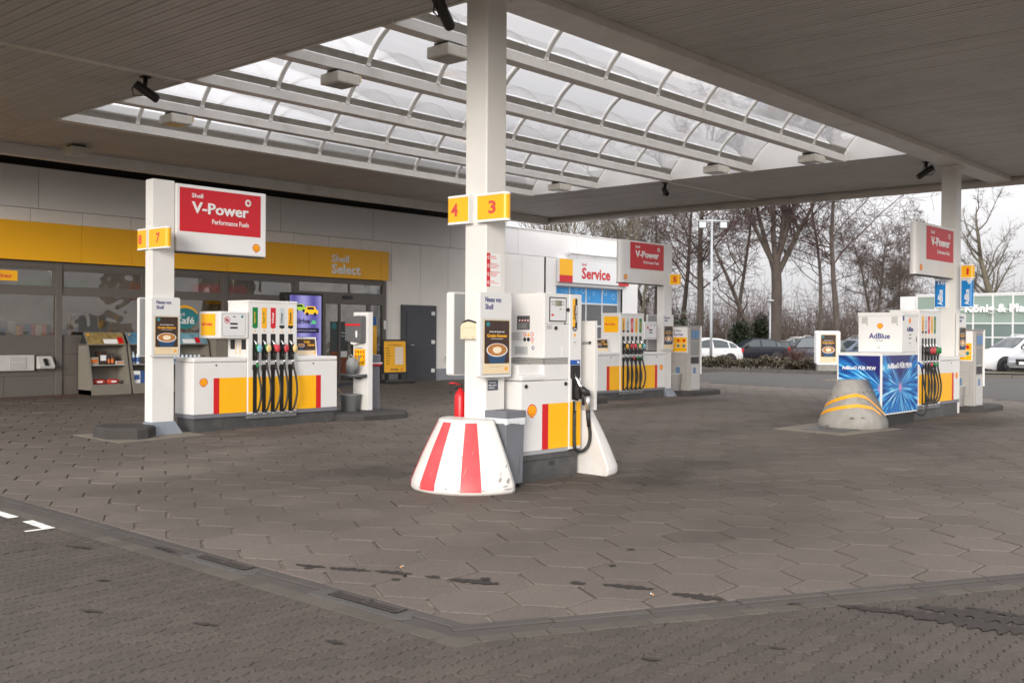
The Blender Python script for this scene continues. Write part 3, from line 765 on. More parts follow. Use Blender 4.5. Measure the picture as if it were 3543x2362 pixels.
# wall panels, 1.12 m wide
lows = [3.7]+[9.68+1.12*k for k in range(-5, 20)]
SHOPR = 19.52
for a, b_ in zip(lows[:-1], lows[1:]):
    if b_ <= a: continue
    z0 = fz(4.012) if b_ < SHOPR+.6 else .2
    if a > 26.4: continue
    if a < SHOPR < b_:
        MB().box(fx(a)+.005, fx(SHOPR), FY, FY+WT, fz(4.012), fz(4.30)).build('wall_panel', PANEL, shop, bevel=.003)
        MB().box(fx(SHOPR)+.002, fx(b_)-.005, FY, FY+WT, .2, fz(4.30)).build('wall_panel', PANEL, shop, bevel=.003)
        continue
    b_ = min(b_, 27.1)
    MB().box(fx(a)+.005, fx(b_)-.005, FY, FY+WT, z0, fz(4.30)).build('wall_panel', PANEL, shop, bevel=.003)
MB().box(fx(30.79), fx(31.86), FY, FY+WT, .2, fz(4.30)).build('wall_panel', PARAPET, shop, bevel=.003)
MB().box(fx(27.1), fx(30.79), FY+.01, FY+WT, fz(3.42), fz(4.30)).build('wall_panel', PARAPET, shop)
MB().box(fx(31.86)-.12, fx(31.86), FY+WT, FY+14, .1, fz(5.14)).build('end_wall', PARAPET, shop)
MB().box(fx(3.7), fx(31.86), FY+.3, FY+14, fz(4.9), fz(5.0)).build('roof', mat('flat_roof_felt', (.12, .12, .12), .9), shop)
MB().box(fx(26.56), fx(27.1), FY-.002, FY-.0005, .2, fz(4.30)).build('panel_trim', PANEL, shop)
MB().box(fx(19.53), fx(20.08), FY-.012, FY-.001, .25, fz(.62)).build('plinth_band', MGREY, shop)
MB().box(fx(21.52), fx(26.5), FY-.012, FY-.001, .25, fz(.72)).build('plinth_band', mat('blue_grey_plinth', (.27, .28, .31), .6, var=.15, scale=3, stretch=(1, 1, .2)), shop)
# tap
tp = MB(); tp.box(fx(21.9), fx(22.05), FY-.06, FY, fz(1.05), fz(1.08)); tp.box(fx(21.96), fx(21.99), FY-.10, FY, fz(.98), fz(1.12)); tp.build('wall_tap', STEEL, shop)
# yellow fascia
ys = [3.7, 6.2, 8.4, 10.70, 11.86, 14.33, 16.78, 19.22, 19.52]
for a, b_ in zip(ys[:-1], ys[1:]):
    MB().box(fx(a)+.003, fx(b_)-.003, FY-.16, FY+.02, fz(3.21), fz(4.01)).build('fascia_panel', YELLOWF, shop, bevel=.004)
ff = Fr('y', fx(17.496), FY-.161, 0)
text('Shell', ff, 0, fz(3.62), fx(18.08)-fx(17.496), .20, PRINTW, shop, .012, dep=.02)
text('Select', ff, 0, fz(3.31), fx(18.49)-fx(17.496), .27, PRINTW, shop, .03, dep=.02)
# window front: posts, rails, boards, panes
TOP = fz(3.20); G0 = .25
posts = [3.7, 6.0, 7.95, 10.20, 12.22, 14.28, 16.40, 17.32, 19.39]
def fbox(n, x0, x1, z0, z1, m, d0=-.05, d1=.04, bev=.004): return MB().box(fx(x0), fx(x1), FY+d0, FY+d1, z0, z1).build(n, m, shop, bevel=bev)
for x in posts[:7]: fbox('window_post', x, x+.135, G0, TOP, FRAME, -.06, .05)
fbox('window_post', 19.40, 19.515, G0, TOP, FRAME, -.06, .05)
fbox('window_rail', 3.7, 19.39, fz(3.07), TOP+.01, FRAME, -.045, .045)
fbox('window_rail', 3.7, 16.40, fz(2.50), fz(2.64), FRAME, -.045, .045)
for i in range(6):
    a, b_ = posts[i]+.135, posts[i+1]
    # transom sash and pane
    for z0, z1 in ((fz(2.64), fz(2.69)), (fz(3.02), fz(3.07))): fbox('transom_sash', a, b_, z0, z1, FRAME, -.03, .03, .003)
    for xx in (a, b_-.05): fbox('transom_sash', xx, xx+.05, fz(2.69), fz(3.02), FRAME, -.03, .03, .003)
    fbox('pane', a+.05, b_-.05, fz(2.69), fz(3.02), SHOPGLASS, .0, .006, 0)
    fbox('pane', a, b_, fz(1.66), fz(2.50), SHOPGLASS, .0, .006, 0)
    # boards below
    fbox('wall_board', a, b_, fz(1.25), fz(1.655), FRAMEP, -.02, .04)
    fbox('wall_board', a, b_, fz(.80), fz(1.245), FRAMEP, -.022, .04)
    m_ = (a+b_)/2
    fbox('wall_board', a, m_-.004, G0, fz(.795), FRAMEP, -.02, .04); fbox('wall_board', m_+.004, b_, G0, fz(.795), FRAMEP, -.022, .04)
# entrance
fbox('window_rail', 16.535, 19.40, fz(2.52), fz(2.83), FRAME, -.055, .05)
fbox('pane', 16.535, 18.22, fz(2.83), fz(3.07), SHOPGLASS, .0, .006, 0)
fbox('pane', 18.24, 19.40, fz(2.83), fz(3.07), SHOPGLASS, .0, .006, 0)
fbox('window_post', 18.21, 18.25, fz(2.83), fz(3.07), FRAME, -.03, .03)
for x0, x1 in ((16.535, 17.30), (17.42, 17.87), (17.93, 18.86), (18.98, 19.40)):
    fbox('pane', x0, x1, G0+.2, fz(2.52), SHOPGLASS, .0, .006, 0)
    fbox('door_rail', x0, x1, G0, G0+.2, FRAME, -.02, .02)
for x in (17.30, 17.87, 18.86): fbox('door_stile', x, x+.06 if x == 17.87 else x+.12, G0, fz(2.52), FRAME, -.03, .03)
b = MB(); b.box(fx(17.97), fx(18.28), FY-.10, FY-.055, fz(2.66), fz(2.75)); b.build('door_sensor', BLACK, shop, bevel=.01)
fbox('call_box', 19.425, 19.50, fz(1.86), fz(2.10), PRINTW, -.09, -.06, .006)
# stickers on the sliding door
fr = Fr('y', 0, FY-.004, 0); DPR = mat('dark_door_print', (.05, .06, .06), .5, var=.1); BUN = mat('warm_food_print', '#7C4426', .6, var=.5, scale=14)
for x0, x1 in ((17.6, 17.86), (17.935, 18.2)):
    MB(fr).box(fx(x0), fx(x1), fz(1.25), fz(2.05), 0, .002).build('door_sticker', DPR, shop)
    MB(fr).box(fx(x0), fx(x1), fz(.62), fz(1.249), 0, .002).build('door_sticker', BUN, shop)
MB(fr).ell(fx(17.72), fz(1.93), .085, .085, .003, .005).build('door_sticker', TEAL, shop)
MB(fr).box(fx(17.95), fx(18.17), fz(1.1), fz(1.26), .003, .005).build('door_sticker', PRINTW, shop)
text('Willkommen', fr, fx(17.955), fz(1.73), .21, .05, PRINTW, shop, .0, .004, .001); text('und genießen!', fr, fx(17.955), fz(1.64), .2, .05, PRINTW, shop, .0, .004, .001)
MB(fr).box(fx(19.02), fx(19.22), fz(1.05), fz(1.95), 0, .003).build('door_sticker', YELLOW, shop)
MB(fr).box(fx(19.04), fx(19.2), fz(1.97), fz(2.2), 0, .003).build('door_sticker', mat('blue_print', '#2A5FA8', .5), shop)
# cafe emblem on the glass
MB(fr).ell(fx(13.28), fz(2.09), .365, .285, 0, .002, 32).build('cafe_emblem', TEAL, shop)
MB(fr).prism([(fx(13.28)+.365*cos(radians(t)), fz(2.09)+.285*sin(radians(t))) for t in range(20, 161, 10)]+[(fx(13.28)+.345*cos(radians(t)), fz(2.09)+.22*sin(radians(t))) for t in range(160, 19, -10)], .002, .004).build('cafe_emblem_rim', GOLD, shop)
text('Shell', fr, fx(13.28)-.27, fz(2.09)+.03, .26, .08, PRINTW, shop, .0, .004, .001); text('Café', fr, fx(13.28)-.28, fz(2.09)-.16, .54, .17, PRINTW, shop, .02, .004, .001)
# night counter: sign, drawer and card terminal
ns = Fr('y', 0, FY-.06, 0)
MB(ns).box(fx(8.1), fx(9.39), fz(2.77), fz(2.98), 0, .012).build('night_counter_sign', YELLOW, shop)
text('Nachtschalter', ns, fx(8.22), fz(2.825), 1.09, .095, REDSOFT, shop, .02, .013, .002)
MB().box(fx(8.6), fx(9.73), FY-.10, FY-.02, fz(.915), fz(1.24)).build('drawer_hatch', LGREY, shop, bevel=.006)
MB().box(fx(9.22), fx(9.56), FY-.108, FY-.098, fz(.94), fz(1.20)).build('drawer_flap', mat('drawer_flap_grey', (.42, .41, .40), .4), shop, bevel=.003)
text('Bitte nicht hineingreifen', Fr('y', 0, FY-.109, 0), fx(9.25), fz(1.08), .28, .03, PRINTW, shop, .0, .001, .001)
MB().prism([(FY-.02, fz(.95)), (FY-.22, fz(.95)), (FY-.24, fz(1.0)), (FY-.08, fz(1.21)), (FY-.02, fz(1.21))], fx(9.79), fx(10.11), 'x').build('card_terminal_tray', LGREY, shop, bevel=.008)
MB().prism([(FY-.25, fz(1.015)), (FY-.255, fz(1.03)), (FY-.15, fz(1.165)), (FY-.13, fz(1.15))], fx(9.89), fx(9.97), 'x').build('card_terminal', BLACK, shop, bevel=.004)
# service bay: sign, tube lamp, sectional door
sf = Fr('y', 0, FY-.13, 0)
MB().box(fx(27.12), fx(31.11), FY-.13, FY, fz(3.51), fz(4.29)).build('bay_sign', PRINTW, shop, bevel=.004)
for x0, x1 in ((27.12, 27.83), (30.475, 31.11)):
    MB(sf).box(fx(x0), fx(x1), fz(3.745), fz(4.29), .001, .004).build('bay_sign_field', YELLOW, shop)
    MB(sf).box(fx(x0), fx(x1), fz(3.51), fz(3.744), .001, .004).build('bay_sign_field', RED, shop)
text('Shell', sf, fx(28.33), fz(4.11), .27, .09, RED, shop, .01, .002); text('Service', sf, fx(28.33), fz(3.66), 1.68, .40, RED, shop, .03, .002)
MB().tube([(fx(27.6), FY-.16, fz(4.50)), (fx(30.8), FY-.16, fz(4.50))], .055, 10).build('tube_lamp', mat('tube_lamp_diffuser', (.75, .75, .74), .3), shop)
for x in (27.75, 29.2, 30.6): MB().box(fx(x), fx(x)+.05, FY-.16, FY, fz(4.48), fz(4.56)).build('tube_lamp_bracket', STEEL, shop)
MB().box(fx(27.1), fx(30.8), FY-.05, FY+.01, fz(3.40), fz(3.50)).build('bay_lintel', PARAPET, shop)
BLUEW = mat('blue_water_print', '#2E93D6', .35, var=.12, scale=2.2); BUB = mat('bubble_print', '#9CD2F2', .4)
DOORGL = mat('dark_bay_glazing', (.12, .12, .125), .12, var=.15, scale=.8)
rows = [3.39, 2.83, 2.05, 1.27, .35]
colsx = [27.19, 27.94, 28.86, 29.79, 30.74]
DFR = mat('bay_door_frame', (.63, .65, .67), .4)
for i in range(4):
    for j in range(4):
        x0, x1 = fx(colsx[j])+.03, fx(colsx[j+1])-.03; z1, z0 = fz(rows[i])-.03, fz(rows[i+1])+.03
        p = MB().box(x0, x1, FY+.10, FY+.115, z0, z1).build('pane', BLUEW if i == 0 else DOORGL, shop)
        if i == 0:
            for n_ in range(3):
                cx, cz, r = RND.uniform(x0+.1, x1-.1), RND.uniform(z0+.08, z1-.08), RND.choice((.04, .06, .11))
                bb = MB(Fr('y', 0, FY+.099, 0)); m_ = 20
                vs = [(cx+r*cos(2*pi*k/m_), cz+r*sin(2*pi*k/m_), .001) for k in range(m_)]+[(cx+r*.78*cos(2*pi*k/m_), cz+r*.78*sin(2*pi*k/m_), .001) for k in range(m_)]
                bb.add(vs, [(k, (k+1) % m_, m_+(k+1) % m_, m_+k) for k in range(m_)]).build('bubble', BUB, p)
for z in rows: MB().box(fx(27.15), fx(30.78), FY+.08, FY+.12, fz(z)-.03, fz(z)+.03).build('bay_door_rail', DFR, shop)
for x in colsx: MB().box(fx(x)-.03, fx(x)+.03, FY+.085, FY+.118, .3, fz(3.40)).build('bay_door_stile', DFR, shop)
MB().box(fx(30.78), fx(30.80)+.1, FY-.0, FY+.14, .25, fz(3.42)).build('bay_jamb', mat('bay_jamb_grey', (.5, .5, .5), .5), shop)  # mid grey jamb, darker than the wall beside it
MB().box(fx(26.1), fx(26.95), FY-.03, FY-.002, fz(2.5), fz(3.1)).build('notice_board', PRINTW, shop, bevel=.005)
# dark back door
DOOR = mat('anthracite_door', (.052, .056, .066), .45, var=.08, scale=4)
dr = MB().box(fx(20.11), fx(21.49), FY-.05, FY+.01, g(20, 22)-.01, fz(2.565)).build('side_door', DOOR, shop, bevel=.006)
MB().box(fx(20.30), fx(21.30), FY-.062, FY-.049, g(20, 22)+.03, fz(2.36)).build('door_leaf', DOOR, dr, bevel=.004)
for z in (.62, 1.45, 2.28): MB().box(fx(21.27), fx(21.40), FY-.085, FY-.06, fz(z), fz(z)+.11).build('hinge', PRINTW, dr, bevel=.004)
MB().tube([(fx(20.36), FY-.06, fz(1.42)), (fx(20.36), FY-.12, fz(1.42)), (fx(20.55), FY-.12, fz(1.42))], .011, 8).build('handle', CHROME, dr)
# ---- interior seen through the glass
IW = mat('shop_interior_wall', (.30, .26, .215), .7, var=.35, scale=1.2)
MB().box(fx(3.7), fx(19.5), FY+5.6, FY+5.7, .2, 3.6).build('interior_wall', IW, shop)
MB().box(fx(3.7), fx(19.5), FY+.05, FY+5.7, .20, .26).build('interior_floor', mat('shop_floor_tiles', (.30, .27, .24), .3, var=.1), shop)
MB().box(fx(3.7), fx(19.5), FY+.12, FY+5.7, 3.42, 3.5).build('interior_ceiling', mat('shop_ceiling', (.6, .56, .5), .8), shop)
MB().box(fx(19.5), fx(19.6), FY+.12, FY+5.7, .2, 3.6).build('interior_wall', IW, shop)
GLOW = mat('ceiling_spot_glow', (1, .9, .7), .5, emit=((1.0, .84, .60), 22.0))
sl = []
for i in range(9):
    for j in range(3):
        b = MB(); b.lathe([(.12, 0), (.12, .02)], fx(5.6)+i*1.65+RND.uniform(-.1, .1), FY+.9+j*1.5, 14)
        b.v = [(p[0], p[1], p[2]+3.395) for p in b.v]
        b.build('ceiling_spot', GLOW, shop)
PROD = [mat('pack_'+n, c, .5, var=.3, scale=14) for n, c in (('red', '#B33A2C'), ('yellow', '#D9A520'), ('white', '#CFC8B8'), ('blue', '#33558C'), ('green', '#5B7B36'), ('dark', '#3A2A22'), ('orange', '#D06A20'))]
def gondola(x0, x1, y0, lab, seed, h=1.75, lev=5, face='y'):
    r = random.Random(seed); t = thing('shelf_unit', lab, 'shelf unit', ((x0+x1)/2, y0, .26), 'shelf units inside the shop')
    MB().box(x0, x1, y0+.36, y0+.40, .26, h).build('back_panel', IW, t)
    for x in (x0, x1): MB().box(x-.015, x+.015, y0, y0+.4, .26, h).build('side_panel', LGREY, t)
    packs = {}
    for k in range(lev):
        z = .36+(h-.40)*k/lev; MB().box(x0, x1, y0, y0+.36, z-.02, z).build('shelf', LGREY, t)
        x = x0+.03
        while x < x1-.12:
            wd = r.uniform(.07, .16); ht = r.uniform(.12, (h-.40)/lev-.05); i = r.randrange(len(PROD))
            if r.random() < .9: packs.setdefault(i, MB()).box(x, x+wd*.94, y0+.02, y0+.22, z+.001, z+ht)
            x += wd
    for i, b in packs.items(): b.build('packages', PROD[i], t, kind='stuff')
gondola(fx(16.6), fx(17.3), FY+1.4, 'shelf of packaged goods behind the display totem inside the entrance', 1)
gondola(fx(17.4), fx(18.9), FY+2.2, 'shelf of bright snack packs straight behind the sliding doors', 2, 2.0)
gondola(fx(12.6), fx(15.6), FY+2.6, 'long goods shelf behind the window with the café emblem', 3, 1.9)
gondola(fx(10.5), fx(12.1), FY+3.0, 'goods shelf deep inside behind the window above the outdoor racks', 4, 2.0)
t = thing('drinks_cooler', 'tall lit drinks cooler seen through the night counter window', 'cooler', (fx(9.7), FY+3.2, .26))
MB().box(fx(9.1), fx(10.1), FY+3.2, FY+3.9, .26, 2.5).build('cabinet', DGREY, t, bevel=.02)
MB().box(fx(9.12), fx(10.08), FY+3.15, FY+3.2, 2.2, 2.45).build('light_panel', mat('cooler_light', (1, .95, .8), .5, emit=((1, .93, .78), 1.6)), t)
MB().box(fx(9.18), fx(10.02), FY+3.18, FY+3.2, .4, 2.12).build('glass_door', DOORGL, t)
t = thing('counter_screen', 'pale back of a counter display standing behind the middle shop window', 'display', (fx(11.3), FY+.8, .26))
MB().box(fx(10.95), fx(11.75), FY+.7, FY+.78, 1.45, 2.12).build('screen_back', mat('pale_screen_back', (.60, .66, .66), .5), t, bevel=.01)
MB().box(fx(10.85), fx(10.94), FY+.7, FY+.74, 1.5, 2.1).build('side_card', YELLOW, t)
MB().box(fx(11.0), fx(11.7), FY+.55, FY+1.0, .26, 1.44).build('counter', FRAMEP, t)

for i_, (x0, x1, z0, z1, yy, m_, lab) in enumerate(((10.4, 12.1, 2.62, 2.95, 2.4, PROD[4], 'green hanging sign inside above the middle window'), (13.1, 14.2, 2.55, 2.95, 2.2, PROD[6], 'orange hanging sign inside behind the fuel sign'), (14.6, 16.2, 2.70, 2.98, 1.8, PROD[0], 'red hanging sign inside left of the entrance'), (14.6, 15.5, 2.45, 2.62, 1.2, PROD[1], 'yellow hanging strip inside left of the entrance'), (8.3, 9.0, 1.3, 2.4, 2.4, PROD[2], 'pale tall panel inside the night counter window'))):
    t = thing('hanging_sign', lab, 'sign', (fx((x0+x1)/2), FY+yy, z0), 'hanging signs inside the shop'); MB().box(fx(x0), fx(x1), FY+yy, FY+yy+.05, fz(z0), fz(z1)).build('board', m_, t)
    for x in (x0+.1, x1-.1): MB().tube([(fx(x), FY+yy+.02, fz(z1)), (fx(x), FY+yy+.02, 3.42)], .008, 5).build('hanger', STEEL, t)
gondola(fx(8.2), fx(10.0), FY+1.5, 'low goods shelf right behind the night counter window', 11, 1.95, 4)
gondola(fx(14.5), fx(16.2), FY+1.6, 'goods shelf behind the window next to the lit totem', 12, 1.9, 5)
# ================================================================== ISLAND EQUIPMENT
def half_cone(cx, cy, sgn, name, m, label, cat='bollard', group='flared bollards at the pump islands', H=.71, r=.61, rt=.34, stripes=None, z0=None, skirt=.09):
    """flared half-cone collision guard; sgn -1 bulges towards -X, +1 towards +X"""
    z0 = g(cx, cy)-.01 if z0 is None else z0
    t = thing(name, label, cat, (cx, cy, z0), group)
    a0, a1 = (pi/2, 3*pi/2) if sgn < 0 else (-pi/2, pi/2)
    prof = [(r-.015, 0), (r, .03), (r-.006, skirt)]
    for k in range(1, 7):
        q = k/6; prof.append((r-.006-(r-rt)*q+.010*sin(pi*q), skirt+(H-.03-skirt)*q))
    prof += [(rt-.012, H-.012), (rt-.035, H)]
    b = MB(); b.lathe([(p, z+z0) for p, z in prof], cx, cy, 40, a0, a1)
    body = b.build('body', m, t)
    return t, prof, z0
def cone_patch(t, prof, z0, cx, cy, a_lo, a_hi, m, name, r_off=.003, taper=True, n=8):
    b = MB(); vs = []; P = prof[1:-2]
    for i, (r, z) in enumerate(P):
        for k in range(n+1):
            a = a_lo(i/(len(P)-1))+(a_hi(i/(len(P)-1))-a_lo(i/(len(P)-1)))*k/n
            vs.append((cx+(r+r_off)*cos(a), cy+(r+r_off)*sin(a), z+z0+r_off*.5))
    b.add(vs, [(i*(n+1)+k, i*(n+1)+k+1, (i+1)*(n+1)+k+1, (i+1)*(n+1)+k) for i in range(len(P)-1) for k in range(n)], True)
    return b.build(name, m, t)
t, pr, z0 = half_cone(7.725, 7.38, -1, 'flared_bollard', CONEW, 'white flared bollard with red stripes at the foot of the tall near column')
for c in (133, 178.5, 224):
    cone_patch(t, pr, z0, 7.725, 7.38, lambda q, c=c: radians(c-9.7), lambda q, c=c: radians(c+9.7), CONER, 'stripe')
SCUFF = mat('scuff_mark', (.30, .28, .26), .7, var=.3, scale=40)
def scuff(t, prof, z0, cx, cy, a, q, da, dq, tilt):
    P = prof[1:-2]; b = MB(); pts = []
    def at(q):
        i = min(int(q*(len(P)-1)), len(P)-2); u = q*(len(P)-1)-i; return P[i][0]*(1-u)+P[i+1][0]*u, P[i][1]*(1-u)+P[i+1][1]*u
    vs = []
    for k in range(7):
        u = k/6; wob = sin(u*9+a*7)*.25; w_ = dq*sin(pi*u)**.6
        for s_ in (-1, 1):
            qq = min(max(q+tilt*(u-.5)+w_*(s_*.5+wob*.4), .02), .98); r, z = at(qq); aa = a+da*(u-.5)
            vs.append((cx+(r+.0045)*cos(aa), cy+(r+.0045)*sin(aa), z0+z))
    b.add(vs, [(2*k, 2*k+1, 2*k+3, 2*k+2) for k in range(6)]).build('scuff', SCUFF, t)
for a, q, da, dq, tl in ((3.72, .52, .03, .05, .05), (3.80, .33, .07, .02, .14), (4.42, .22, .08, .05, .05), (4.5, .12, .12, .03, .02), (3.74, .04, .10, .03, 0), (3.16, .3, .05, .02, .1), (4.46, .3, .05, .02, .08), (4.55, .05, .18, .03, 0), (2.95, .06, .1, .02, .03), (3.5, .08, .06, .03, .02), (4.1, .05, .09, .02, 0), (3.95, .6, .03, .02, .06), (4.3, .45, .04, .02, .09), (3.3, .55, .04, .015, .07), (4.62, .4, .05, .03, .05), (4.58, .2, .09, .06, .04)):
    scuff(t, pr, z0, 7.725, 7.38, a, q, da, dq, tl)
t, pr, z0 = half_cone(9.25, 7.38, 1, 'flared_bollard', CONEW, 'plain white scuffed flared bollard behind the lorry diesel pump')
for a, q, da, dq, tl in ((-.55, .10, .12, .10, .04), (-.75, .18, .10, .05, .08), (-1.0, .08, .10, .04, 0), (-.62, .28, .06, .05, .06)): scuff(t, pr, z0, 9.25, 7.38, a, q, da, dq, tl)
# concrete wedge: U-shaped plan with a rounded nose, narrow top
WZ, WH, WBX, WCY = g(17, 7.36)-.01, .81, 17.285, 7.36
def wedge(q):
    f = 1-max(0, (q-.14))/.86 if q > .14 else 1.0
    return .171+.344*f, 16.80+.14*f          # half width, nose centre
def wring(q, u):
    w_, cx = wedge(q)
    if u <= 1: a = radians(100+170*u); return (cx+w_*cos(a), WCY+w_*sin(a), WZ+WH*q)
    return (cx+(WBX-cx)*(u-1), WCY-w_, WZ+WH*q)
t = thing('concrete_wedge', 'raw concrete collision wedge with two amber bands before the blue cabinet', 'bollard', (17.0, 7.36, WZ), 'flared bollards at the pump islands')
b = MB(); qs = [0, .03, .08, .14, .3, .5, .7, .9, .97, 1.0]; vs = []; na = 24; m_ = 0
for n_, q in enumerate(qs):
    w_, cx = wedge(q); k_ = .015 if q in (0, 1.0) else 0; w_ -= k_
    row = [(WBX, WCY+w_)]+[(cx+(w_)*cos(radians(90+180*k/na)), WCY+w_*sin(radians(90+180*k/na))) for k in range(na+1)]+[(WBX, WCY-w_)]
    m_ = len(row); vs += [(x, y, WZ+WH*q) for x, y in row]
b.add(vs, [(i*m_+k, i*m_+k+1, (i+1)*m_+k+1, (i+1)*m_+k) for i in range(len(qs)-1) for k in range(m_-1)], True)
L0 = (len(qs)-1)*m_; b.f.append(tuple(L0+k for k in range(m_))); b.f.append(tuple([i*m_ for i in range(len(qs))]+[i*m_+m_-1 for i in range(len(qs))][::-1]))
b.build('body', CONC, t)
for u0, ua, u1, qa, qm, qe in ((.15, .776, 1.95, .45, .70, .28), (.10, .74, 1.5, .26, .49, .29)):
    b = MB(); vs = []; n = 40
    for k in range(n+1):
        u = u0+(u1-u0)*k/n
        if u < ua: v_ = (u-u0)/(ua-u0); q = qa+(qm-qa)*(1-(1-v_)**1.7)
        else: v_ = (u-ua)/(u1-ua); q = qm+(qe-qm)*v_**1.15
        for s_ in (-1, 1):
            p = Vector(wring(q+s_*.034, u)); w_, cx = wedge(q); o_ = Vector((p.x-max(min(p.x, WBX), cx), p.y-WCY, 0)); o_ = o_.normalized()*.005 if o_.length > 1e-5 else o_
            if u > 1: o_ = Vector((0, -.005, 0))
            vs.append(tuple(p+o_+Vector((0, 0, .002))))
    b.add(vs, [(2*k, 2*k+1, 2*k+3, 2*k+2) for k in range(n)], True).build('reflective_band', AMBER, t)
rs_ = random.Random(8); PIT = mat('concrete_pit', (.15, .14, .12), .9, var=.3, scale=40)
for k in range(26):
    q, u, du, dq = rs_.uniform(.05, .9), rs_.uniform(.1, 1.9), rs_.uniform(.015, .05), rs_.uniform(.008, .03); vs = []
    for e in range(8):
        a = 2*pi*e/8; uu, qq = u+du*cos(a)*rs_.uniform(.6, 1.2), min(max(q+dq*sin(a)*rs_.uniform(.6, 1.2), .02), .97); p = Vector(wring(qq, uu)); w_, cx = wedge(qq); o_ = Vector((0, -1, 0)) if uu > 1 else Vector((p.x-cx, p.y-WCY, 0)).normalized(); vs.append(tuple(p+o_*.0035))
    MB().add(vs, [tuple(range(8))]).build('pit', PIT, t)

# ---- framed poster box
def coffee_poster(fr, a0, b0, w_, h_, t, par, c=.0):
    """the coffee advert: brown field, cup from above, gold script, cream foot"""
    sh = MB(fr).box(a0, a0+w_, b0, b0+h_, c, c+.003).build('poster', CREAM, t)
    MB(fr).rrect(a0+.03*w_, a0+.97*w_, b0+.19*h_, b0+.985*h_, .03*w_, c+.003, c+.0045).build('poster_picture', BROWN, sh)
    cx, cy = a0+.5*w_, b0+.44*h_; rx, ry = .40*w_, .125*h_
    MB(fr).prism([(cx-rx*.98, cy), (cx-rx*.66, b0+.195*h_), (cx+rx*.66, b0+.195*h_), (cx+rx*.98, cy)], c+.0045, c+.006).build('poster_cup', CUPBLUE, sh)
    MB(fr).ell(cx, cy, rx, ry, c+.006, c+.007, 28).build('poster_cup_rim', PRINTW, sh)
    MB(fr).ell(cx, cy+.004*h_, rx*.91, ry*.88, c+.007, c+.008, 28).build('poster_coffee', COFFEE, sh)
    b = MB(fr)
    for ex, ey, ra, rb in ((0, 0, .42, .5), (-.18, .18, .22, .25), (.18, .18, .22, .25)): b.ell(cx+ex*rx, cy+ey*ry, ra*rx, rb*ry, c+.008+.0003*(ex+.2), c+.009+.0003*(ex+.2), 14)
    b.build('poster_foam', FOAM, sh)
    MB(fr).ell(a0+.16*w_, b0+.915*h_, .075*w_, .045*h_, c+.0045, c+.006, 16).build('poster_badge', TEAL, sh)
    text('Becher für Becher zum', fr, a0+.22*w_, b0+.765*h_, .56*w_, .028*h_, PRINTW, sh, .02, c+.0046, .001)
    text('Gratis-Genuss', fr, a0+.12*w_, b0+.675*h_, .76*w_, .062*h_, GOLD, sh, .03, c+.0046, .001)
    text('Der Shell Café Sammelpass', fr, a0+.27*w_, b0+.635*h_, .46*w_, .020*h_, PRINTW, sh, .01, c+.0046, .001)
    text('Jetzt Sammelpass an der Kasse mitnehmen.', fr, a0+.2*w_, b0+.125*h_, .56*w_, .014*h_, BROWN, sh, .0, c+.0032, .0005)
    pecten(fr, a0+.86*w_, b0+.09*h_, .105*w_, sh, c+.003)
PFRAME = mat('poster_frame_plastic', (.72, .72, .71), .35, var=.02)
def poster_box(fr, w_, h_, label, group='coffee posters on the pump islands', dep=.05, back=False, base=None):
    o = fr(w_/2, 0, 0); t = thing('poster_box', label, 'poster box', o, group)
    MB(fr).rrect(0, w_, 0, h_, .03, -dep, -.012).build('back_shell', PFRAME, t)
    MB(fr).rrect(.004, w_-.004, .004, h_-.004, .028, -.012, .0).build('front_frame', PFRAME, t)
    if back: MB(fr).box(.014, w_-.01, .016, h_-.02, .0004, .003).build('back_sheet', mat('poster_back_grey', (.34, .35, .36), .5), t)
    if not back:
        text('Neues von', fr, .075, .885*h_, .235, .053, NAVY, t, .012, .001)
        text('Shell', fr, .075, .80*h_, .115, .055, NAVY, t, .012, .001)
        MB(fr).box(.085*w_, .945*w_, .035*h_, .69*h_, .0005, .004).build('inner_frame', ALU, t)
        coffee_poster(fr, .10*w_, .045*h_, .83*w_, .635*h_, t, t, .004)
    return t
poster_box(Fr('y', 7.575, 7.12, 1.29), .475, .86, 'coffee poster box on the near face of the tall near column')
poster_box(Fr('y', 7.785, 7.70, 1.29), .475, .88, 'back of a poster box showing grey past the left edge of the near column', back=True, dep=.10)
poster_box(Fr('y', 7.80, 13.80, 1.37), .46, .865, 'coffee poster box on the pylon with numbers 8 and 7')
poster_box(Fr('y', 7.80, 14.15, 1.37), .46, .865, 'grey back of a poster box behind the pylon with numbers 8 and 7', back=True)
poster_box(Fr('y', 21.03, 13.79, 1.38), .47, .86, 'coffee poster box on the pylon with number 5')
poster_box(Fr('y', 20.97, 14.18, 1.38), .47, .86, 'grey back of a poster box behind the pylon with number 5', back=True)
poster_box(Fr('y', 21.62, 7.16, 1.34), .47, .88, 'coffee poster box on the far canopy column')

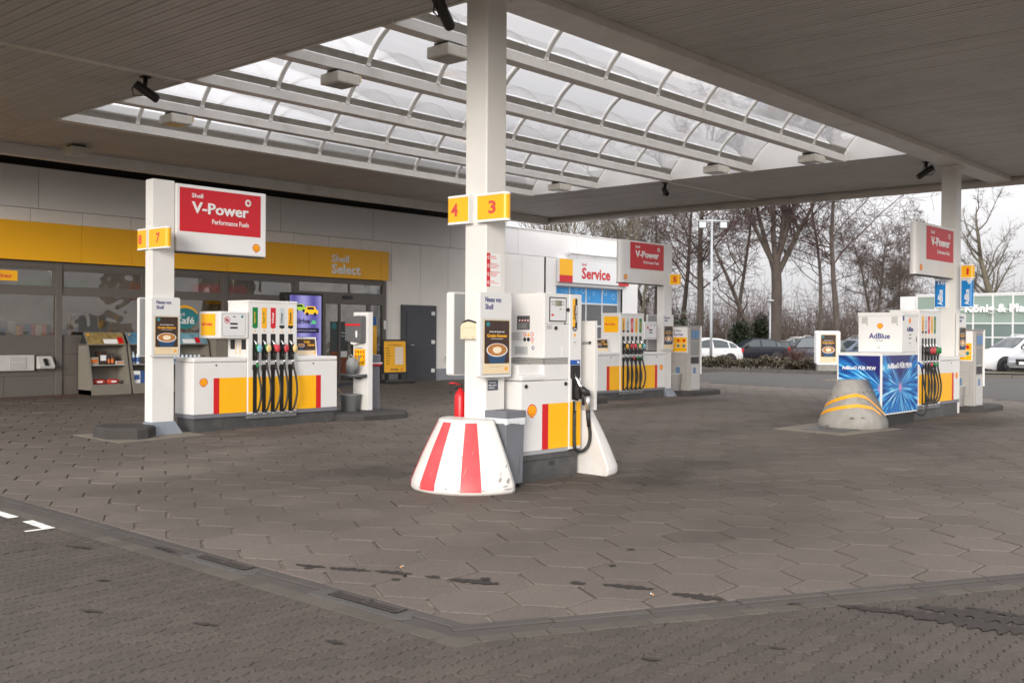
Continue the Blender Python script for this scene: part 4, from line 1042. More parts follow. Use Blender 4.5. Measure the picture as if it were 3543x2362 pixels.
# ---- lane number wings
NUMR = mat('number_red', '#D44A42', .5)
BLUE = mat('adblue_sign_blue', '#0E7DC6', .35)
def number_wing(x, ya, yb, z0, z1, num, label, side=0, base=YELLOW, ink=NUMR, blue=None):
    """small box sign facing -X from ya (left as seen) to yb (right as seen, ya > yb); side +1 rounds the right end, -1 the left end"""
    fr = Fr('x', x, ya, z0); w_ = ya-yb; h_ = z1-z0
    t = thing('number_sign', label, 'number sign', fr(w_/2, 0, 0), 'lane number signs')
    r = .055; poly = []
    if side >= 0:
        poly = [(0, -.11), (0, 0), (w_-r, 0)]+[(w_-r+r*sin(q), -r+r*cos(q)) for q in [radians(15*k) for k in range(1, 13)]]+[(w_-r, -.11)]
    else:
        poly = [(w_, 0), (w_, -.11), (r, -.11)]+[(r-r*sin(q), -r-r*cos(q)) for q in [radians(15*k) for k in range(1, 13)]]+[(r, 0)]
    def shell(b0, b1, off):
        b = MB(fr); n = len(poly); cx = w_/2; cy = -.055
        pts = [(a+(off if a > cx else -off) if side and False else a, c) for a, c in poly]
        pts = [(a, c+(off if c > cy else -off)) for a, c in pts]
        vs = [(a, b0, c) for a, c in pts]+[(a, b1, c) for a, c in pts]
        fs = [tuple(range(n)), tuple(range(n, 2*n))[::-1]]+[(i, n+i, n+(i+1) % n, (i+1) % n) for i in range(n)]
        return b.add(vs, fs)
    shell(0, .022, 0).build('rim', PRINTW, t); shell(h_-.022, h_, 0).build('rim', PRINTW, t)
    shell(.022, h_-.022, -.004).build('face', base, t)
    MB(fr).box(-.003 if side >= 0 else w_-.012, .012 if side >= 0 else w_+.003, .0225, h_-.0225, -.112, .0012).build('edge_strip', PRINTW, t)
    if num:
        if blue:
            text(num, fr, w_*.52-(.05 if len(num) > 1 else 0), h_*.83, .09 if len(num) == 1 else .14, h_*.13, PRINTW, t, .03, -.003)
            text('AdBlue', fr, w_*.32, h_*.10, w_*.42, h_*.55, PRINTW, t, .03, -.003, up=True)
        else:
            wd = .10 if num != '1' else .042
            text(num, fr, (w_*.54 if side >= 0 else w_*.37)-wd/2, h_*.27, wd, h_*.46, ink, t, .03 if num != '1' else .0, -.003)
    return t
number_wing(7.70, 7.74, 7.40, 2.86, 3.155, '4', 'yellow number 4 sign, the farther of the pair on the near column', -1)
number_wing(7.70, 7.30, 6.90, 2.86, 3.145, '3', 'yellow number 3 sign, the nearer of the pair on the tall near column', 1)
number_wing(7.80, 14.25, 13.94, 2.92, 3.225, '8', 'narrow yellow number 8 sign, shop side of the shop side pylon', -1)
number_wing(7.80, 13.90, 13.42, 2.92, 3.225, '7', 'wide yellow number 7 sign, pump side of the shop side pylon', 1)
number_wing(21.15, 13.69, 13.415, 2.93, 3.21, '5', 'yellow lane sign with a red 5 on the far pylon', 1, ink=RED)
number_wing(21.60, 7.12, 6.87, 2.91, 3.19, '1', 'yellow lane sign with a red 1 on the far canopy column', 1, ink=RED)
number_wing(21.60, 7.115, 6.885, 2.33, 2.895, '9', 'blue AdBlue sign numbered 9 below the yellow number 1', 1, BLUE, blue=True)
number_wing(21.60, 7.66, 7.535, 2.91, 3.19, None, 'yellow lane sign half hidden behind the far V-Power board', -1)
number_wing(21.60, 7.64, 7.40, 2.33, 2.895, '10', 'blue AdBlue sign numbered 10, half hidden behind the far column', -1, BLUE, blue=True)

# ---- pylons and V-Power boards
def pylon(x0, x1, label, ztop):
    z0 = g(x0, 13.9); t = thing('pylon', label, 'pylon', ((x0+x1)/2, 13.95, z0), 'freestanding sign pylons')
    MB().box(x0, x1, 13.85, 14.05, z0+.17, ztop).build('post', WHITE, t, bevel=.008)
    MB().box(x0+.004, x1-.004, 13.855, 14.045, ztop, ztop+.012).build('cap', WHITE2, t, bevel=.004)
    p0 = [(x0-.01, 13.84), (x1+.01, 13.84), (x1+.01, 14.06), (x0-.01, 14.06)]; p1 = [(x0-.02, 13.72), (x1+.09, 13.72), (x1+.09, 14.18), (x0-.02, 14.18)]
    MB().add([(x, y, z0-.01) for x, y in p1]+[(x, y, z0+.185) for x, y in p0], [(3, 2, 1, 0), (4, 5, 6, 7), (0, 1, 5, 4), (1, 2, 6, 5), (2, 3, 7, 6), (3, 0, 4, 7)]).build('foot', mat('blue_grey_foot', (.20, .225, .26), .5, var=.06), t, bevel=.004)
    for z in (.55, 1.05, 1.55, 2.05, 2.55, 3.05, 3.55):
        b = MB()
        for dy in (.06, .075): b.box(x0-.002, x0+.001, 13.85+dy, 13.85+dy+.006, z0+z, z0+z+.006)
        b.build('rivet', DGREY, t)
    return t
pylon(7.84, 8.19, 'white freestanding pylon with grey foot next to the pump nearest the shop', 3.93)
pylon(21.17, 21.51, 'white freestanding pylon with grey foot at the far pump', 3.92)
def board(x0, x1, y, z0, z1, label, red, emb_left, roundend=0):
    t = thing('fuel_sign_board', label, 'sign board', ((x0+x1)/2, y, z0), 'red and white fuel sign boards')
    fr = Fr('y', x0, y, z0); w_, h_ = x1-x0, z1-z0; D_ = .17
    if roundend:
        R = D_/2; poly = [(w_, -D_), (w_, 0), (.12, 0)]+[(.12-.12*sin(radians(k)), -R+R*cos(radians(k))) for k in range(15, 180, 15)]+[(.12, -D_)]
        b = MB(fr); n = len(poly)
        b.add([(a, 0, c) for a, c in poly]+[(a, h_, c) for a, c in poly], [tuple(range(n)), tuple(range(n, 2*n))[::-1]]+[(i, n+i, n+(i+1) % n, (i+1) % n) for i in range(n)]).build('case', WHITE, t)
    else:
        MB(fr).box(0, w_, 0, h_, -D_, 0).build('case', WHITE, t, bevel=.012)
        MB(fr).box(.012, w_-.012, .012, h_-.012, 0, .004).build('face', mat('sign_face_white', (.80, .80, .80), .3), t)
    MB(fr).box(0.02, w_-.02, -.02, .0, -D_+.02, -.02).build('drip_rail', DGREY, t)
    ra, rb, sa, sb = red; m = SIGNRED
    MB(fr).box(ra, rb, sa, sb, .0045, .008).build('red_field', m, t)
    W_, H_ = rb-ra, sb-sa
    text('Shell', fr, ra+.14*W_, sa+.79*H_, .135*W_, .10*H_, PRINTW, t, .02, .009)
    text('V-Power', fr, ra+.14*W_, sa+.435*H_, .70*W_, .26*H_, PRINTW, t, .022, .009, .012)
    text('Performance Fuels', fr, ra+.385*W_, sa+.215*H_, .46*W_, .115*H_, PRINTW, t, .012, .009)
    ca, cb = ra+.835*W_, sa+.80*H_; rr = .085*H_
    MB(fr).ell(ca, cb, rr, rr, .009, .011, 24).build('burst_disc', PRINTW, t)
    b = MB(fr); p = []
    for k in range(24): q = 2*pi*k/24; r_ = rr*(.66 if k % 2 else .34); p.append((ca+r_*cos(q), cb+r_*sin(q)))
    b.prism(p, .0111, .0125).build('burst_star', m, t)
    pecten(fr, (.10*w_ if emb_left else .885*w_), .13*h_, .135*h_*1.0, t, .005)
    return t
board(8.20, 9.77, 13.83, 2.92, 3.915, 'red V-Power board hanging beside the pylon in front of the shop', (.055, 1.465, .30, .945), False)
board(19.36, 21.15, 13.83, 2.94, 3.915, 'red V-Power board beside the pylon with number 5', (.36, 1.74, .335, .94), True, 1)
board(19.45, 21.44, 7.19, 2.91, 3.885, 'red V-Power board on the far canopy column, seen edge on', (.46, 1.91, .30, .93), True, 1)

# ---- nozzles and hoses (shared by all pumps)
NZ = {'green': mat('nozzle_green', '#167A3E', .4), 'cream': mat('nozzle_cream', '#E3C88E', .45), 'red': mat('nozzle_red', '#C2424A', .4), 'black': BLACK, 'sky': mat('nozzle_sky', '#7FB6C8', .4), 'gold': mat('nozzle_gold', '#E2AE3A', .4), 'lilac': mat('nozzle_lilac', '#8A8FB0', .4)}
def nozzle(t, x, y, z, body, cover, ferr, seed, hose_low, swing=.0, fore_=.10):
    """nozzle hung in its holster at (x, front face y, z of the cover disc) with the hose running down to hose_low"""
    r = random.Random(seed)
    nz = MB().tube([(x-.035, y+.03, z+.15), (x-.02, y-.03, z+.09), (x-.005, y-.055, z+.03)], [.011, .013, .018], 8).build('nozzle', CHROME, t)
    b = MB(); b.tube([(x-.01, y-.05, z+.05), (x+.0, y-.075, z), (x+.005, y-.075, z-.05)], [.024, .034, .024], 10); b.build('nozzle_body', NZ[body], nz)
    b = MB(); b.lathe([(.004, -.012), (.040, -.010), (.050, 0), (.040, .012), (.004, .016)], 0, 0, 16, sy=1.3)
    b.v = [(x+.012+p[0]*.95, y-.098-p[2], z-.005+p[1]) for p in b.v]; b.build('nozzle_cover', NZ[cover], nz)
    MB().tube([(x+.002, y-.07, z-.05), (x+.0, y-.06, z-.13), (x-.005, y-.055, z-.19)], [.017, .016, .018], 8).build('nozzle_handle', BLACK, nz)
    MB().tube([(x-.03, y-.03, z-.03), (x-.033, y-.05, z-.10), (x-.018, y-.055, z-.16)], .007, 6).build('trigger', BLACK, nz)
    MB().tube([(x-.005, y-.055, z-.185), (x-.004, y-.055, z-.235)], .019, 8).build('swivel', CHROME, nz)
    if ferr: MB().tube([(x-.004, y-.055, z-.235), (x-.002, y-.055, z-.30)], .020, 8).build('ferrule', NZ[ferr], nz)
    top = z-.235-(.065 if ferr else 0)
    pts = []
    n = 12; H = top-hose_low
    for k in range(n+1):
        u = k/n
        pts.append((x+swing*sin(pi*min(1, u*1.0))**1.2+.012*sin(3*u), y-.055-fore_*sin(pi*u)**.9*(.5+.5*u)+(.03 if u > .99 else 0), top-H*(u**.92)))
    pts.append((x-.015, y+.012, hose_low+.005))
    MB().tube(pts, .0165, 8).build('hose', RUBBER, t)

FUEL = [('Super E10', '#0E7A3A', 'yellow', '#0E7A3A'), ('Super 95', '#F2B01E', 'green', '#F2B01E'), ('V-Power', '#CB1E2C', 'white', '#CB1E2C'), ('V-Power', '#C4CAD0', 'black', '#1C1C1C'), ('Diesel', '#F2B01E', 'black', '#1C1C1C')]
def fuel_tag(fr, a, b, w_, h_, k, t):
    nm, col, ink, tip = FUEL[k]
    m = mat('tag_'+col[1:], col, .4); mt = mat('tag_'+tip[1:], tip, .4)
    p = MB(fr).box(a, a+w_, b+.055*1, b+h_, .001, .003).build('fuel_tag', m, t)
    MB(fr).prism([(a, b+.0545), (a, b+.018), (a+w_/2, b), (a+w_, b+.018), (a+w_, b+.0545)], .001, .003).build('fuel_tag_tip', mt, p)
    text(nm, fr, a+w_*.22, b+.085, w_*.42, h_*.52, {'yellow': GOLD, 'green': NZ['green'], 'white': PRINTW, 'black': BLACK}[ink], p, .03, .0035, .001, up=True)
    MB(fr).ell(a+w_/2, b-.035, .012, .012, .001, .004, 10).build('round_mark', GOLD, p)

CASE = mat('pump_case_white', (.735, .73, .72), .32, var=.025, scale=2.5, dirt=(.5, .47, .42), dirt_amt=.10, dirt_scale=3)
CASES = mat('pump_case_grey', (.66, .66, .66), .35, var=.03, scale=4)
SLOT = mat('holster_black', (.014, .014, .014), .5)
def std_pump(x0, yf, label, mirror, L=2.70, tw=(.93, 1.86), head=(.42, .90), s_first=1.06, pitch=.168, order=(0, 1, 2, 3, 4), nozz=None, z=.256, end_cut=0., ledge_poster=None, depth=.51, sign='head'):
    """five-hose dispenser. s runs from the pylon end; mirror: pylon at the right-hand end"""
    t = thing('fuel_dispenser', label, 'fuel pump', (x0+L/2, yf+depth/2, z), 'fuel dispensers')
    X = (lambda s: x0+L-s) if mirror else (lambda s: x0+s)
    def bx(s0, s1, ya, yb, z0, z1):
        a, b_ = sorted((X(s0), X(s1))); return MB().box(a, b_, ya, yb, z0, z1)
    yb = yf+depth; fr = Fr('y', 0, yf, 0); gz = z
    bx(.02, L-.04, yf+.03, yb-.03, gz-.02, .445).build('plinth', DGREY, t, bevel=.006)
    bx(.0, L, yf, yb, .445, .503).build('skirt', MGREY, t, bevel=.004)
    cs = []
    for s0, s1 in ((0, tw[0]-.004), (tw[1]+.004, L)):
        cs.append(bx(s0, s1, yf, yb, .504, 1.277).build('cabinet', CASE, t, bevel=.010))
        bx(s0, s1, yf-.004, yb+.004, 1.281, 1.352).build('lid', CASE, t, bevel=.022, seg=3)
        m_ = X((s0+s1)/2); MB(Fr('y', m_+(.08 if mirror else -.08), yf, 1.235)).ell(0, 0, .013, .013, -.002, .008, 10).build('lock', BLACK, t)
    tower = bx(tw[0], tw[1], yf-.018, yb+.018, .47, 2.21).build('tower', CASE, t, bevel=.012)
    bx(tw[0]-.004, tw[1]+.004, yf-.024, yb+.024, 2.196, 2.236).build('tower_lid', CASE, t, bevel=.014, seg=3)
    bx(tw[0], tw[1], yf-.012, yb, .40, .4695).build('hose_tray', mat('hose_tray_grey', (.15, .15, .16), .5, var=.2, scale=9), t)
    # yellow and red bands, shell emblem
    for sA, sB_, m in ((.44, tw[0]-.006, YELLOW), (tw[1]+.006, L-.44, YELLOW), (.34, .44, RED), (L-.44, L-.34, RED)):
        a, b_ = sorted((X(sA), X(sB_))); MB(fr).box(a, b_, .505, 1.043, .0008, .002).build('colour_band', m, t)
    a, b_ = sorted((X(tw[0]+.012), X(tw[1]-.012))); MB(fr).box(a, b_, .505, 1.043, .0185, .0195).build('colour_band', YELLOW, t)
    pecten(fr, X(.17), .98, .135, t, .001)
    ft = Fr('y', 0, yf-.018, 0)
    # slots, channels, tags, hoses
    for i in range(5):
        s = s_first+pitch*i; x = X(s)
        MB(ft).box(x-.046, x+.046, 1.30, 1.715, .0005, .003).build('holster', SLOT, t)
        MB(ft).box(x-.036, x+.036, .475, 1.235, .0025, .004).build('hose_channel', SLOT, t)
        MB(ft).box(x-.05, x+.05, 1.15, 1.225, .0042, .02).build('hose_clip', BLACK, t, bevel=.004)
        MB(ft).box(x-.05, x+.05, 1.236, 1.299, .0005, .004).build('holster_sill', CASES, t)
        fuel_tag(ft, x-.048, 1.795, .096, .33, order[i], t)
        MB(ft).box(x-.022, x+.03, .462, .482, .004, .03).build('hose_foot', STEEL, t)
        if i: 
            xs = x-(pitch/2 if not mirror else -pitch/2); MB(ft).box(xs-.002, xs+.002, 1.05, 2.18, .0002, .001).build('panel_seam', CASES, t)
    nz = nozz or [('green', 'sky', 'green'), ('green', 'cream', None), ('red', 'red', None), ('black', 'red', None), ('black', 'cream', None)]
    for i in range(5):
        x = X(s_first+pitch*i); bd, cv, fe = nz[i]
        nozzle(t, x+.01, yf-.02, 1.49, bd, cv, fe, i, .49, swing=(.025 if not mirror else .05)+.014*((i*7) % 3), fore_=.06)
    # display head
    if head:
        a, b_ = sorted((X(head[0]), X(head[1]+.03)))
        MB().box(a, b_, yf-.035, yb+.02, 1.64, 2.052).build('display_head', CASE, t, bevel=.018, seg=3)
        fh = Fr('y', 0, yf-.035, 0); a2, b2 = a+.045, b_-.06 if not mirror else b_-.05
        MB(fh).rrect(a2-.004, b2+.004, 1.676, 2.02, .03, .0005, .0015).build('display_rim', DGREY, t)
        dsp = MB(fh).rrect(a2, b2, 1.680, 2.016, .028, .0015, .003).build('display_plate', mat('display_plate', (.72, .72, .73), .25), t)
        ww = b2-a2
        for zz in (1.85, 1.79): MB(fh).box(a2+.33*ww, a2+.66*ww, zz, zz+.028, .003, .004).build('readout', BLACK, dsp)
        MB(fh).box(a2+.45*ww, a2+.56*ww, 1.965, 1.98, .003, .004).build('readout', BLACK, dsp)
        ring = MB(fh); n = 20; ca, cb, r1, r0 = a2+.20*ww, 1.92, .05, .040
        ring.add([(ca+r1*cos(2*pi*k/n), cb+r1*sin(2*pi*k/n), .004) for k in range(n)]+[(ca+r0*cos(2*pi*k/n), cb+r0*sin(2*pi*k/n), .004) for k in range(n)], [(k, (k+1) % n, n+(k+1) % n, n+k) for k in range(n)])
        ring.prism([(ca-.034, cb+.026), (ca-.026, cb+.034), (ca+.034, cb-.026), (ca+.026, cb-.034)], .0052, .006)
        ring.build('prohibition_ring', RED, dsp)
        MB(fh).prism([(ca-.025, cb-.014), (ca-.02, cb+.016), (ca+.004, cb+.022), (ca+.025, cb-.004), (ca+.02, cb-.018)], .0032, .0045).build('pictogram', BLACK, dsp)
        MB(fh).ell(a2+.86*ww, 1.975, .022, .022, .003, .004, 14).build('green_mark', TEAL, dsp)
    # the yellow products plate faces -X
    if sign == 'head':
        xs = min(X(head[0]), X(head[1])); f2 = Fr('x', xs-.001, yb, 1.685)
    else:
        xs = min(X(tw[0]), X(tw[1])); f2 = Fr('x', xs-.001, yb-.035, 1.80)
    pw, ph = .40, (.33 if sign == 'head' else .36)
    MB(f2).box(.03, .03+pw, 0, ph, .0005, .003).build('products_plate', YELLOW, t)
    text('Alle Produkte', f2, .055, ph*.45, .29, .05, REDSOFT, t, .03, .0035)
    # sticker cluster under the head
    if head and not mirror:
        fs = Fr('x', X(tw[0])-.001, yb, 0)
        for a in (.06, .36): MB(fs).box(a, a+.12, 1.47, 1.62, .0005, .002).build('sticker', BLACK, t)
        for a in (.20, .31):
            for k in range(5): MB(fs).box(a, a+.022, 1.40+k*.04, 1.425+k*.04, .0005, .002).build('sticker', GOLD, t)
    return t, X
std_pump(8.46, 13.765, 'five hose white and yellow fuel pump below the V-Power board in front of the shop', False)
std_pump(18.42, 13.765, 'five hose white and yellow fuel pump by the pylon with number 5', True, L=2.69, sign='tower', order=(0, 1, 2, 3, 4), s_first=1.075,
         nozz=[('green', 'sky', 'green'), ('green', 'cream', 'green'), ('red', 'red', 'red'), ('black', 'red', None), ('black', 'gold', None)], z=.272)
std_pump(18.88, 7.105, 'five hose fuel pump in front of the far canopy column beside the AdBlue cabinet', True, L=2.67, tw=(1.12, 2.25), head=None, s_first=1.45, pitch=.155, sign='tower',
         nozz=[('green', 'green', 'green'), ('red', 'green', 'green'), ('red', 'red', 'red'), ('black', 'red', None), ('black', 'black', None)], z=.20)
# small coffee posters standing on the pump ledges
def ledge_poster(fr, label, w_=.43, h_=.31):
    t = thing('ledge_poster', label, 'poster', fr(w_/2, 0, 0), 'small coffee posters on pump ledges')
    MB(fr).box(0, w_, 0, h_, -.02, 0).build('frame', PFRAME, t, bevel=.004)
    s = MB(fr).box(.02, w_-.02, .02, h_-.02, .0005, .002).build('sheet', CREAM, t)
    MB(fr).box(.03, w_-.03, .095, h_-.03, .002, .003).build('picture', BROWN, s)
    MB(fr).prism([(.05, .17), (.08, .097), (.15, .097), (.18, .17)], .003, .004).build('cup', CUPBLUE, s)
    MB(fr).ell(.115, .175, .068, .03, .004, .005, 18).build('cup_rim', PRINTW, s); MB(fr).ell(.115, .175, .060, .025, .005, .006, 18).build('coffee', COFFEE, s)
    text('Gratis-', fr, .17, .215, .13, .045, GOLD, s, .03, .0035, .001); text('Genuss', fr, .24, .165, .14, .045, GOLD, s, .03, .0035, .001)
    pecten(fr, w_-.05, .055, .03, s, .002)
ledge_poster(Fr('y', 10.42, 13.90, 1.354, .12), 'small coffee poster on the right ledge of the pump before the shop')
ledge_poster(Fr('y', 18.62, 13.92, 1.354, .12), 'small coffee poster on the left ledge of the pump with number 5')

# ---- lorry diesel pump at the near column
t = thing('fuel_dispenser', 'single hose lorry diesel pump with display next to the tall near column', 'fuel pump', (8.68, 7.36, .185), 'fuel dispensers')
yf, yb = 7.10, 7.62; fr = Fr('y', 0, yf, 0); gz = g(8.7, 7.3)
MB().box(8.20, 9.17, yf+.03, yb-.03, gz-.02, .40).build('plinth', DGREY, t, bevel=.006)
b = MB()
for i in range(5):
    for j in range(3): b.box(8.68+i*.022, 8.694+i*.022, yf+.026, yf+.031, .325+j*.016, .334+j*.016)
b.build('plinth_vent', BLACK, t)
MB().box(8.20, 9.18, yf+.012, yb-.012, .40, .462).build('plinth_cap', DGREY, t, bevel=.004)
MB().box(8.186, 8.985, yf+.004, yb-.004, .463, .50).build('skirt', mat('skirt_pale_grey', (.35, .36, .37), .4), t)
MB().box(8.184, 8.972, yf, yb, .501, 1.236).build('cabinet', CASE, t, bevel=.008)
MB().box(8.180, 8.62, yf-.004, yb+.004, 1.241, 1.305).build('lid', CASE, t, bevel=.026, seg=3)
MB().box(8.555, 8.972, yf+.001, yb, 1.241, 1.408).build('neck', CASE, t, bevel=.006)
MB().box(8.20, 8.56, yf+.05, yb-.02, 1.30, 1.41).build('neck_back', CASE, t, bevel=.006)
MB().box(8.563, 8.966, yf+.008, yb-.01, 1.409, 1.471).build('vent_core', DGREY, t)
MESH = mat('vent_mesh', (.60, .59, .56), .4, metal=.2)
b = MB(Fr('y', 0, yf+.004, 0))
for i in range(18):
    for j in range(3):
        a = 8.572+i*.0222+(j % 2)*.011; z = 1.419+j*.018
        b.box(a, a+.004, z-.004, z+.014, -.003, .001)
for z in (1.412, 1.426, 1.444, 1.462): b.box(8.565, 8.965, z, z+.005, -.003, .002)
b.build('vent_mesh', MESH, t)
b = MB(Fr('x', 8.561, yb, 0))
for i in range(22):
    for j in range(3):
        a = .012+i*.0222+(j % 2)*.011; z = 1.419+j*.018
        b.box(a, a+.004, z-.004, z+.014, -.003, .001)
for z in (1.412, 1.426, 1.444, 1.462): b.box(.01, yb-yf-.01, z, z+.005, -.003, .002)
b.build('vent_mesh', MESH, t)
MB().box(8.555, 8.972, yf, yb, 1.475, 2.172).build('head', CASE, t, bevel=.008)
MB().box(8.976, 9.185, yf-.012, yb, .475, 2.172).build('hose_column', CASE, t, bevel=.008)
MB().box(9.14, 9.187, yf+.1, yb-.1, 2.172, 2.185).build('column_cap', DGREY, t)
# display
MB(fr).box(8.633, 8.922, 1.868, 2.132, .0005, .006).build('display_bezel', BLACK, t)
d = MB(fr).box(8.645, 8.910, 1.880, 2.120, .006, .0075).build('display_plate', mat('display_plate', (.72, .72, .73), .25), t)
LCD = mat('lcd_green_grey', (.30, .31, .22), .2)
MB(fr).box(8.725, 8.838, 2.035, 2.098, .0075, .009).build('readout', LCD, d); MB(fr).box(8.80, 8.838, 1.998, 2.012, .0075, .009).build('readout', LCD, d)
text('0.00', fr, 8.78, 2.072, .05, .018, BLACK, d, .0, .0095, .0005); text('0.00', fr, 8.78, 2.044, .05, .018, BLACK, d, .0, .0095, .0005)
text('BETRAG', fr, 8.66, 2.075, .055, .011, BLACK, d, .02, .008, .0005); text('ABGABE', fr, 8.66, 2.048, .055, .011, BLACK, d, .02, .008, .0005)
text('EURO', fr, 8.845, 2.075, .036, .011, BLACK, d, .02, .008, .0005); text('LITER', fr, 8.845, 2.048, .036, .011, BLACK, d, .02, .008, .0005)
MB(fr).ell(8.68, 1.94, .024, .012, .0075, .009, 16).build('maker_badge', RED, d)
MB(fr).box(8.885, 8.92, 1.842, 1.857, .0005, .002).build('sticker', BLACK, t)
for z in (1.845, 1.472): MB(fr).box(8.556, 8.971, z, z+.003, .0003, .0012).build('panel_seam', DGREY, t)
MB(fr).box(8.886, 8.888, 1.475, 1.845, .0003, .0012).build('panel_seam', CASES, t)
for a, z in ((8.948, 2.0), (8.74, 1.80), (8.255, 1.185), (8.918, 1.195)):
    MB(fr).ell(a, z, .019, .021, .0005, .016, 14).build('lock', BLACK, t)
MB(fr).box(8.84, 8.866, 1.49, 1.60, .0005, .0015).build('sticker', PRINTW, t)
b = MB(fr)
for k in range(5): b.box(8.59, 8.59+.10-.01*(k % 3), 1.825-k*.009, 1.829-k*.009, .0005, .001)
b.build('small_print', MGREY, t)
fc = Fr('y', 0, yf-.012, 0)
tg = MB(fc).box(9.022, 9.064, 1.815, 2.125, .001, .003).build('fuel_tag', YELLOW, t); MB(fc).box(9.064, 9.104, 1.815, 2.125, .001, .003).build('fuel_tag', BLACK, t)
MB(fc).prism([(9.022, 1.8145), (9.022, 1.785), (9.063, 1.765), (9.104, 1.785), (9.104, 1.8145)], .001, .003).build('fuel_tag_tip', BLACK, t)
text('FuelSave', fc, 9.034, 1.90, .024, .15, BLACK, t, .03, .0035, .001, up=True); text('Truck Diesel', fc, 9.072, 1.86, .022, .19, PRINTW, t, .03, .0035, .001, up=True); text('Diesel', fc, 9.038, 1.785, .05, .018, PRINTW, t, .03, .0035, .001)
MB(fc).ell(9.062, 1.725, .017, .019, .001, .003, 14).build('round_mark', GOLD, t); MB(fc).rrect(9.04, 9.085, 1.61, 1.68, .006, .001, .0025).build('sticker', LGREY, t); MB(fc).rrect(9.044, 9.081, 1.614, 1.676, .005, .0026, .0035).build('sticker', PRINTW, t)
text('B7', fc, 9.052, 1.635, .022, .02, BLACK, t, .02, .004, .0005)
MB(fc).box(8.985, 9.155, 1.40, 1.452, .001, .006).build('lorry_plate', mat('lorry_plate_blue', '#1F56A8', .4), t)
MB(fc).prism([(9.105, 1.417), (9.105, 1.44), (9.128, 1.44), (9.128, 1.433), (9.14, 1.433), (9.145, 1.417)], .006, .007).build('lorry_pictogram', PRINTW, t)
MB(fc).prism([(8.99, 1.395), (8.99, 1.26), (9.015, 1.24), (9.015, 1.02), (9.12, 1.0), (9.125, 1.24), (9.15, 1.26), (9.15, 1.395)], .001, .012).build('holster', SLOT, t)
MB(fc).prism([(9.06, 1.20), (9.04, 1.12), (9.05, 1.03), (9.115, 1.02), (9.12, 1.12), (9.10, 1.2)], .012, .07).build('holster_cradle', BLACK, t, bevel=.006)
MB(fc).box(9.035, 9.058, .50, 1.0, .001, .012).build('hose_channel', SLOT, t); MB(fc).box(9.062, 9.078, .50, 1.0, .001, .014).build('channel_rail', ALU, t)
MB(fc).box(8.982, 9.178, .505, .992, .0006, .0016).build('colour_band', YELLOW, t)
nzp = MB(fc).tube([(9.045, 1.30, .01), (9.055, 1.24, .04), (9.075, 1.17, .07), (9.09, 1.13, .085)], [.013, .015, .018, .022], 10).build('nozzle', CHROME, t)
MB(fc).tube([(9.085, 1.15, .08), (9.11, 1.11, .10), (9.15, 1.085, .115), (9.17, 1.08, .12)], [.03, .042, .04, .03], 12).build('nozzle_body', BLACK, nzp)
b = MB(); b.lathe([(.002, 0), (.032, .002), (.034, .012), (.02, .016), (.002, .016)], 0, 0, 18); b.v = [(9.172+p[0]*.7+p[2]*.6, yf-.012-.125-p[2], 1.085+p[1]) for p in b.v]; b.build('nozzle_cap', ALU, nzp)
MB(fc).tube([(9.10, 1.10, .09), (9.11, 1.03, .085), (9.125, .96, .08)], [.018, .016, .018], 8).build('nozzle_handle', BLACK, nzp)
MB(fc).tube([(9.15, 1.06, .115), (9.165, .98, .11), (9.175, .90, .105)], [.024, .030, .024], 10).build('swivel', ALU, nzp)
MB(fc).tube([(9.175, .90, .105), (9.19, .80, .10), (9.20, .72, .10)], [.026, .024, .022], 10).build('swivel_sleeve', RUBBER, nzp)
pts = [(9.195, .75, .10), (9.215, .66, .105), (9.22, .57, .10), (9.205, .50, .085), (9.17, .455, .06), (9.12, .44, .04), (9.055, .47, .02), (9.048, .55, .012), (9.048, .9, .012)]
sm = []
for i in range(len(pts)-1):
    for k in range(4):
        u = k/4; sm.append(tuple(pts[i][j]*(1-u)+pts[i+1][j]*u for j in range(3)))
sm.append(pts[-1])
for _ in range(2): sm = [sm[0]]+[tuple((sm[i-1][j]+2*sm[i][j]+sm[i+1][j])/4 for j in range(3)) for i in range(1, len(sm)-1)]+[sm[-1]]
MB(fc).tube(sm, .019, 10).build('hose', RUBBER, t)
# front colour bands and emblem
for a0, a1, m in ((8.526, 8.628, RED), (8.628, 8.968, YELLOW)): MB(fr).box(a0, a1, .505, .99, .0008, .002).build('colour_band', m, t)
pecten(fr, 8.358, .925, .145, t, .001)
# notices on the side of the head (faces -X)
fs = Fr('x', 8.554, yb, 0)
b_ = MB(fs).box(.135, .315, 1.78, 1.93, .0006, .002).build('sticker', mat('hazard_label_grey', (.07, .07, .075), .5), t)
for k in range(4): MB(fs).prism([(.155+k*.04, 1.88), (.172+k*.04, 1.897), (.189+k*.04, 1.88), (.172+k*.04, 1.863)], .002, .003).build('hazard_diamond', RED, b_); MB(fs).prism([(.160+k*.04, 1.88), (.172+k*.04, 1.892), (.184+k*.04, 1.88), (.172+k*.04, 1.868)], .003, .004).build('hazard_diamond', PRINTW, b_)
b = MB(fs)
for k in range(7): b.box(.15, .30-.02*(k % 3), 1.848-k*.009, 1.851-k*.009, .002, .0026)
b.build('small_print', LGREY, t)
MB(fs).box(.02, .215, 1.655, 1.755, .0006, .0012).build('sticker', CASES, t)
b = MB(fs)
for k in range(8): b.box(.03, .205-.02*(k % 3), 1.745-k*.011, 1.749-k*.011, .0013, .002)
b.build('small_print', MGREY, t)
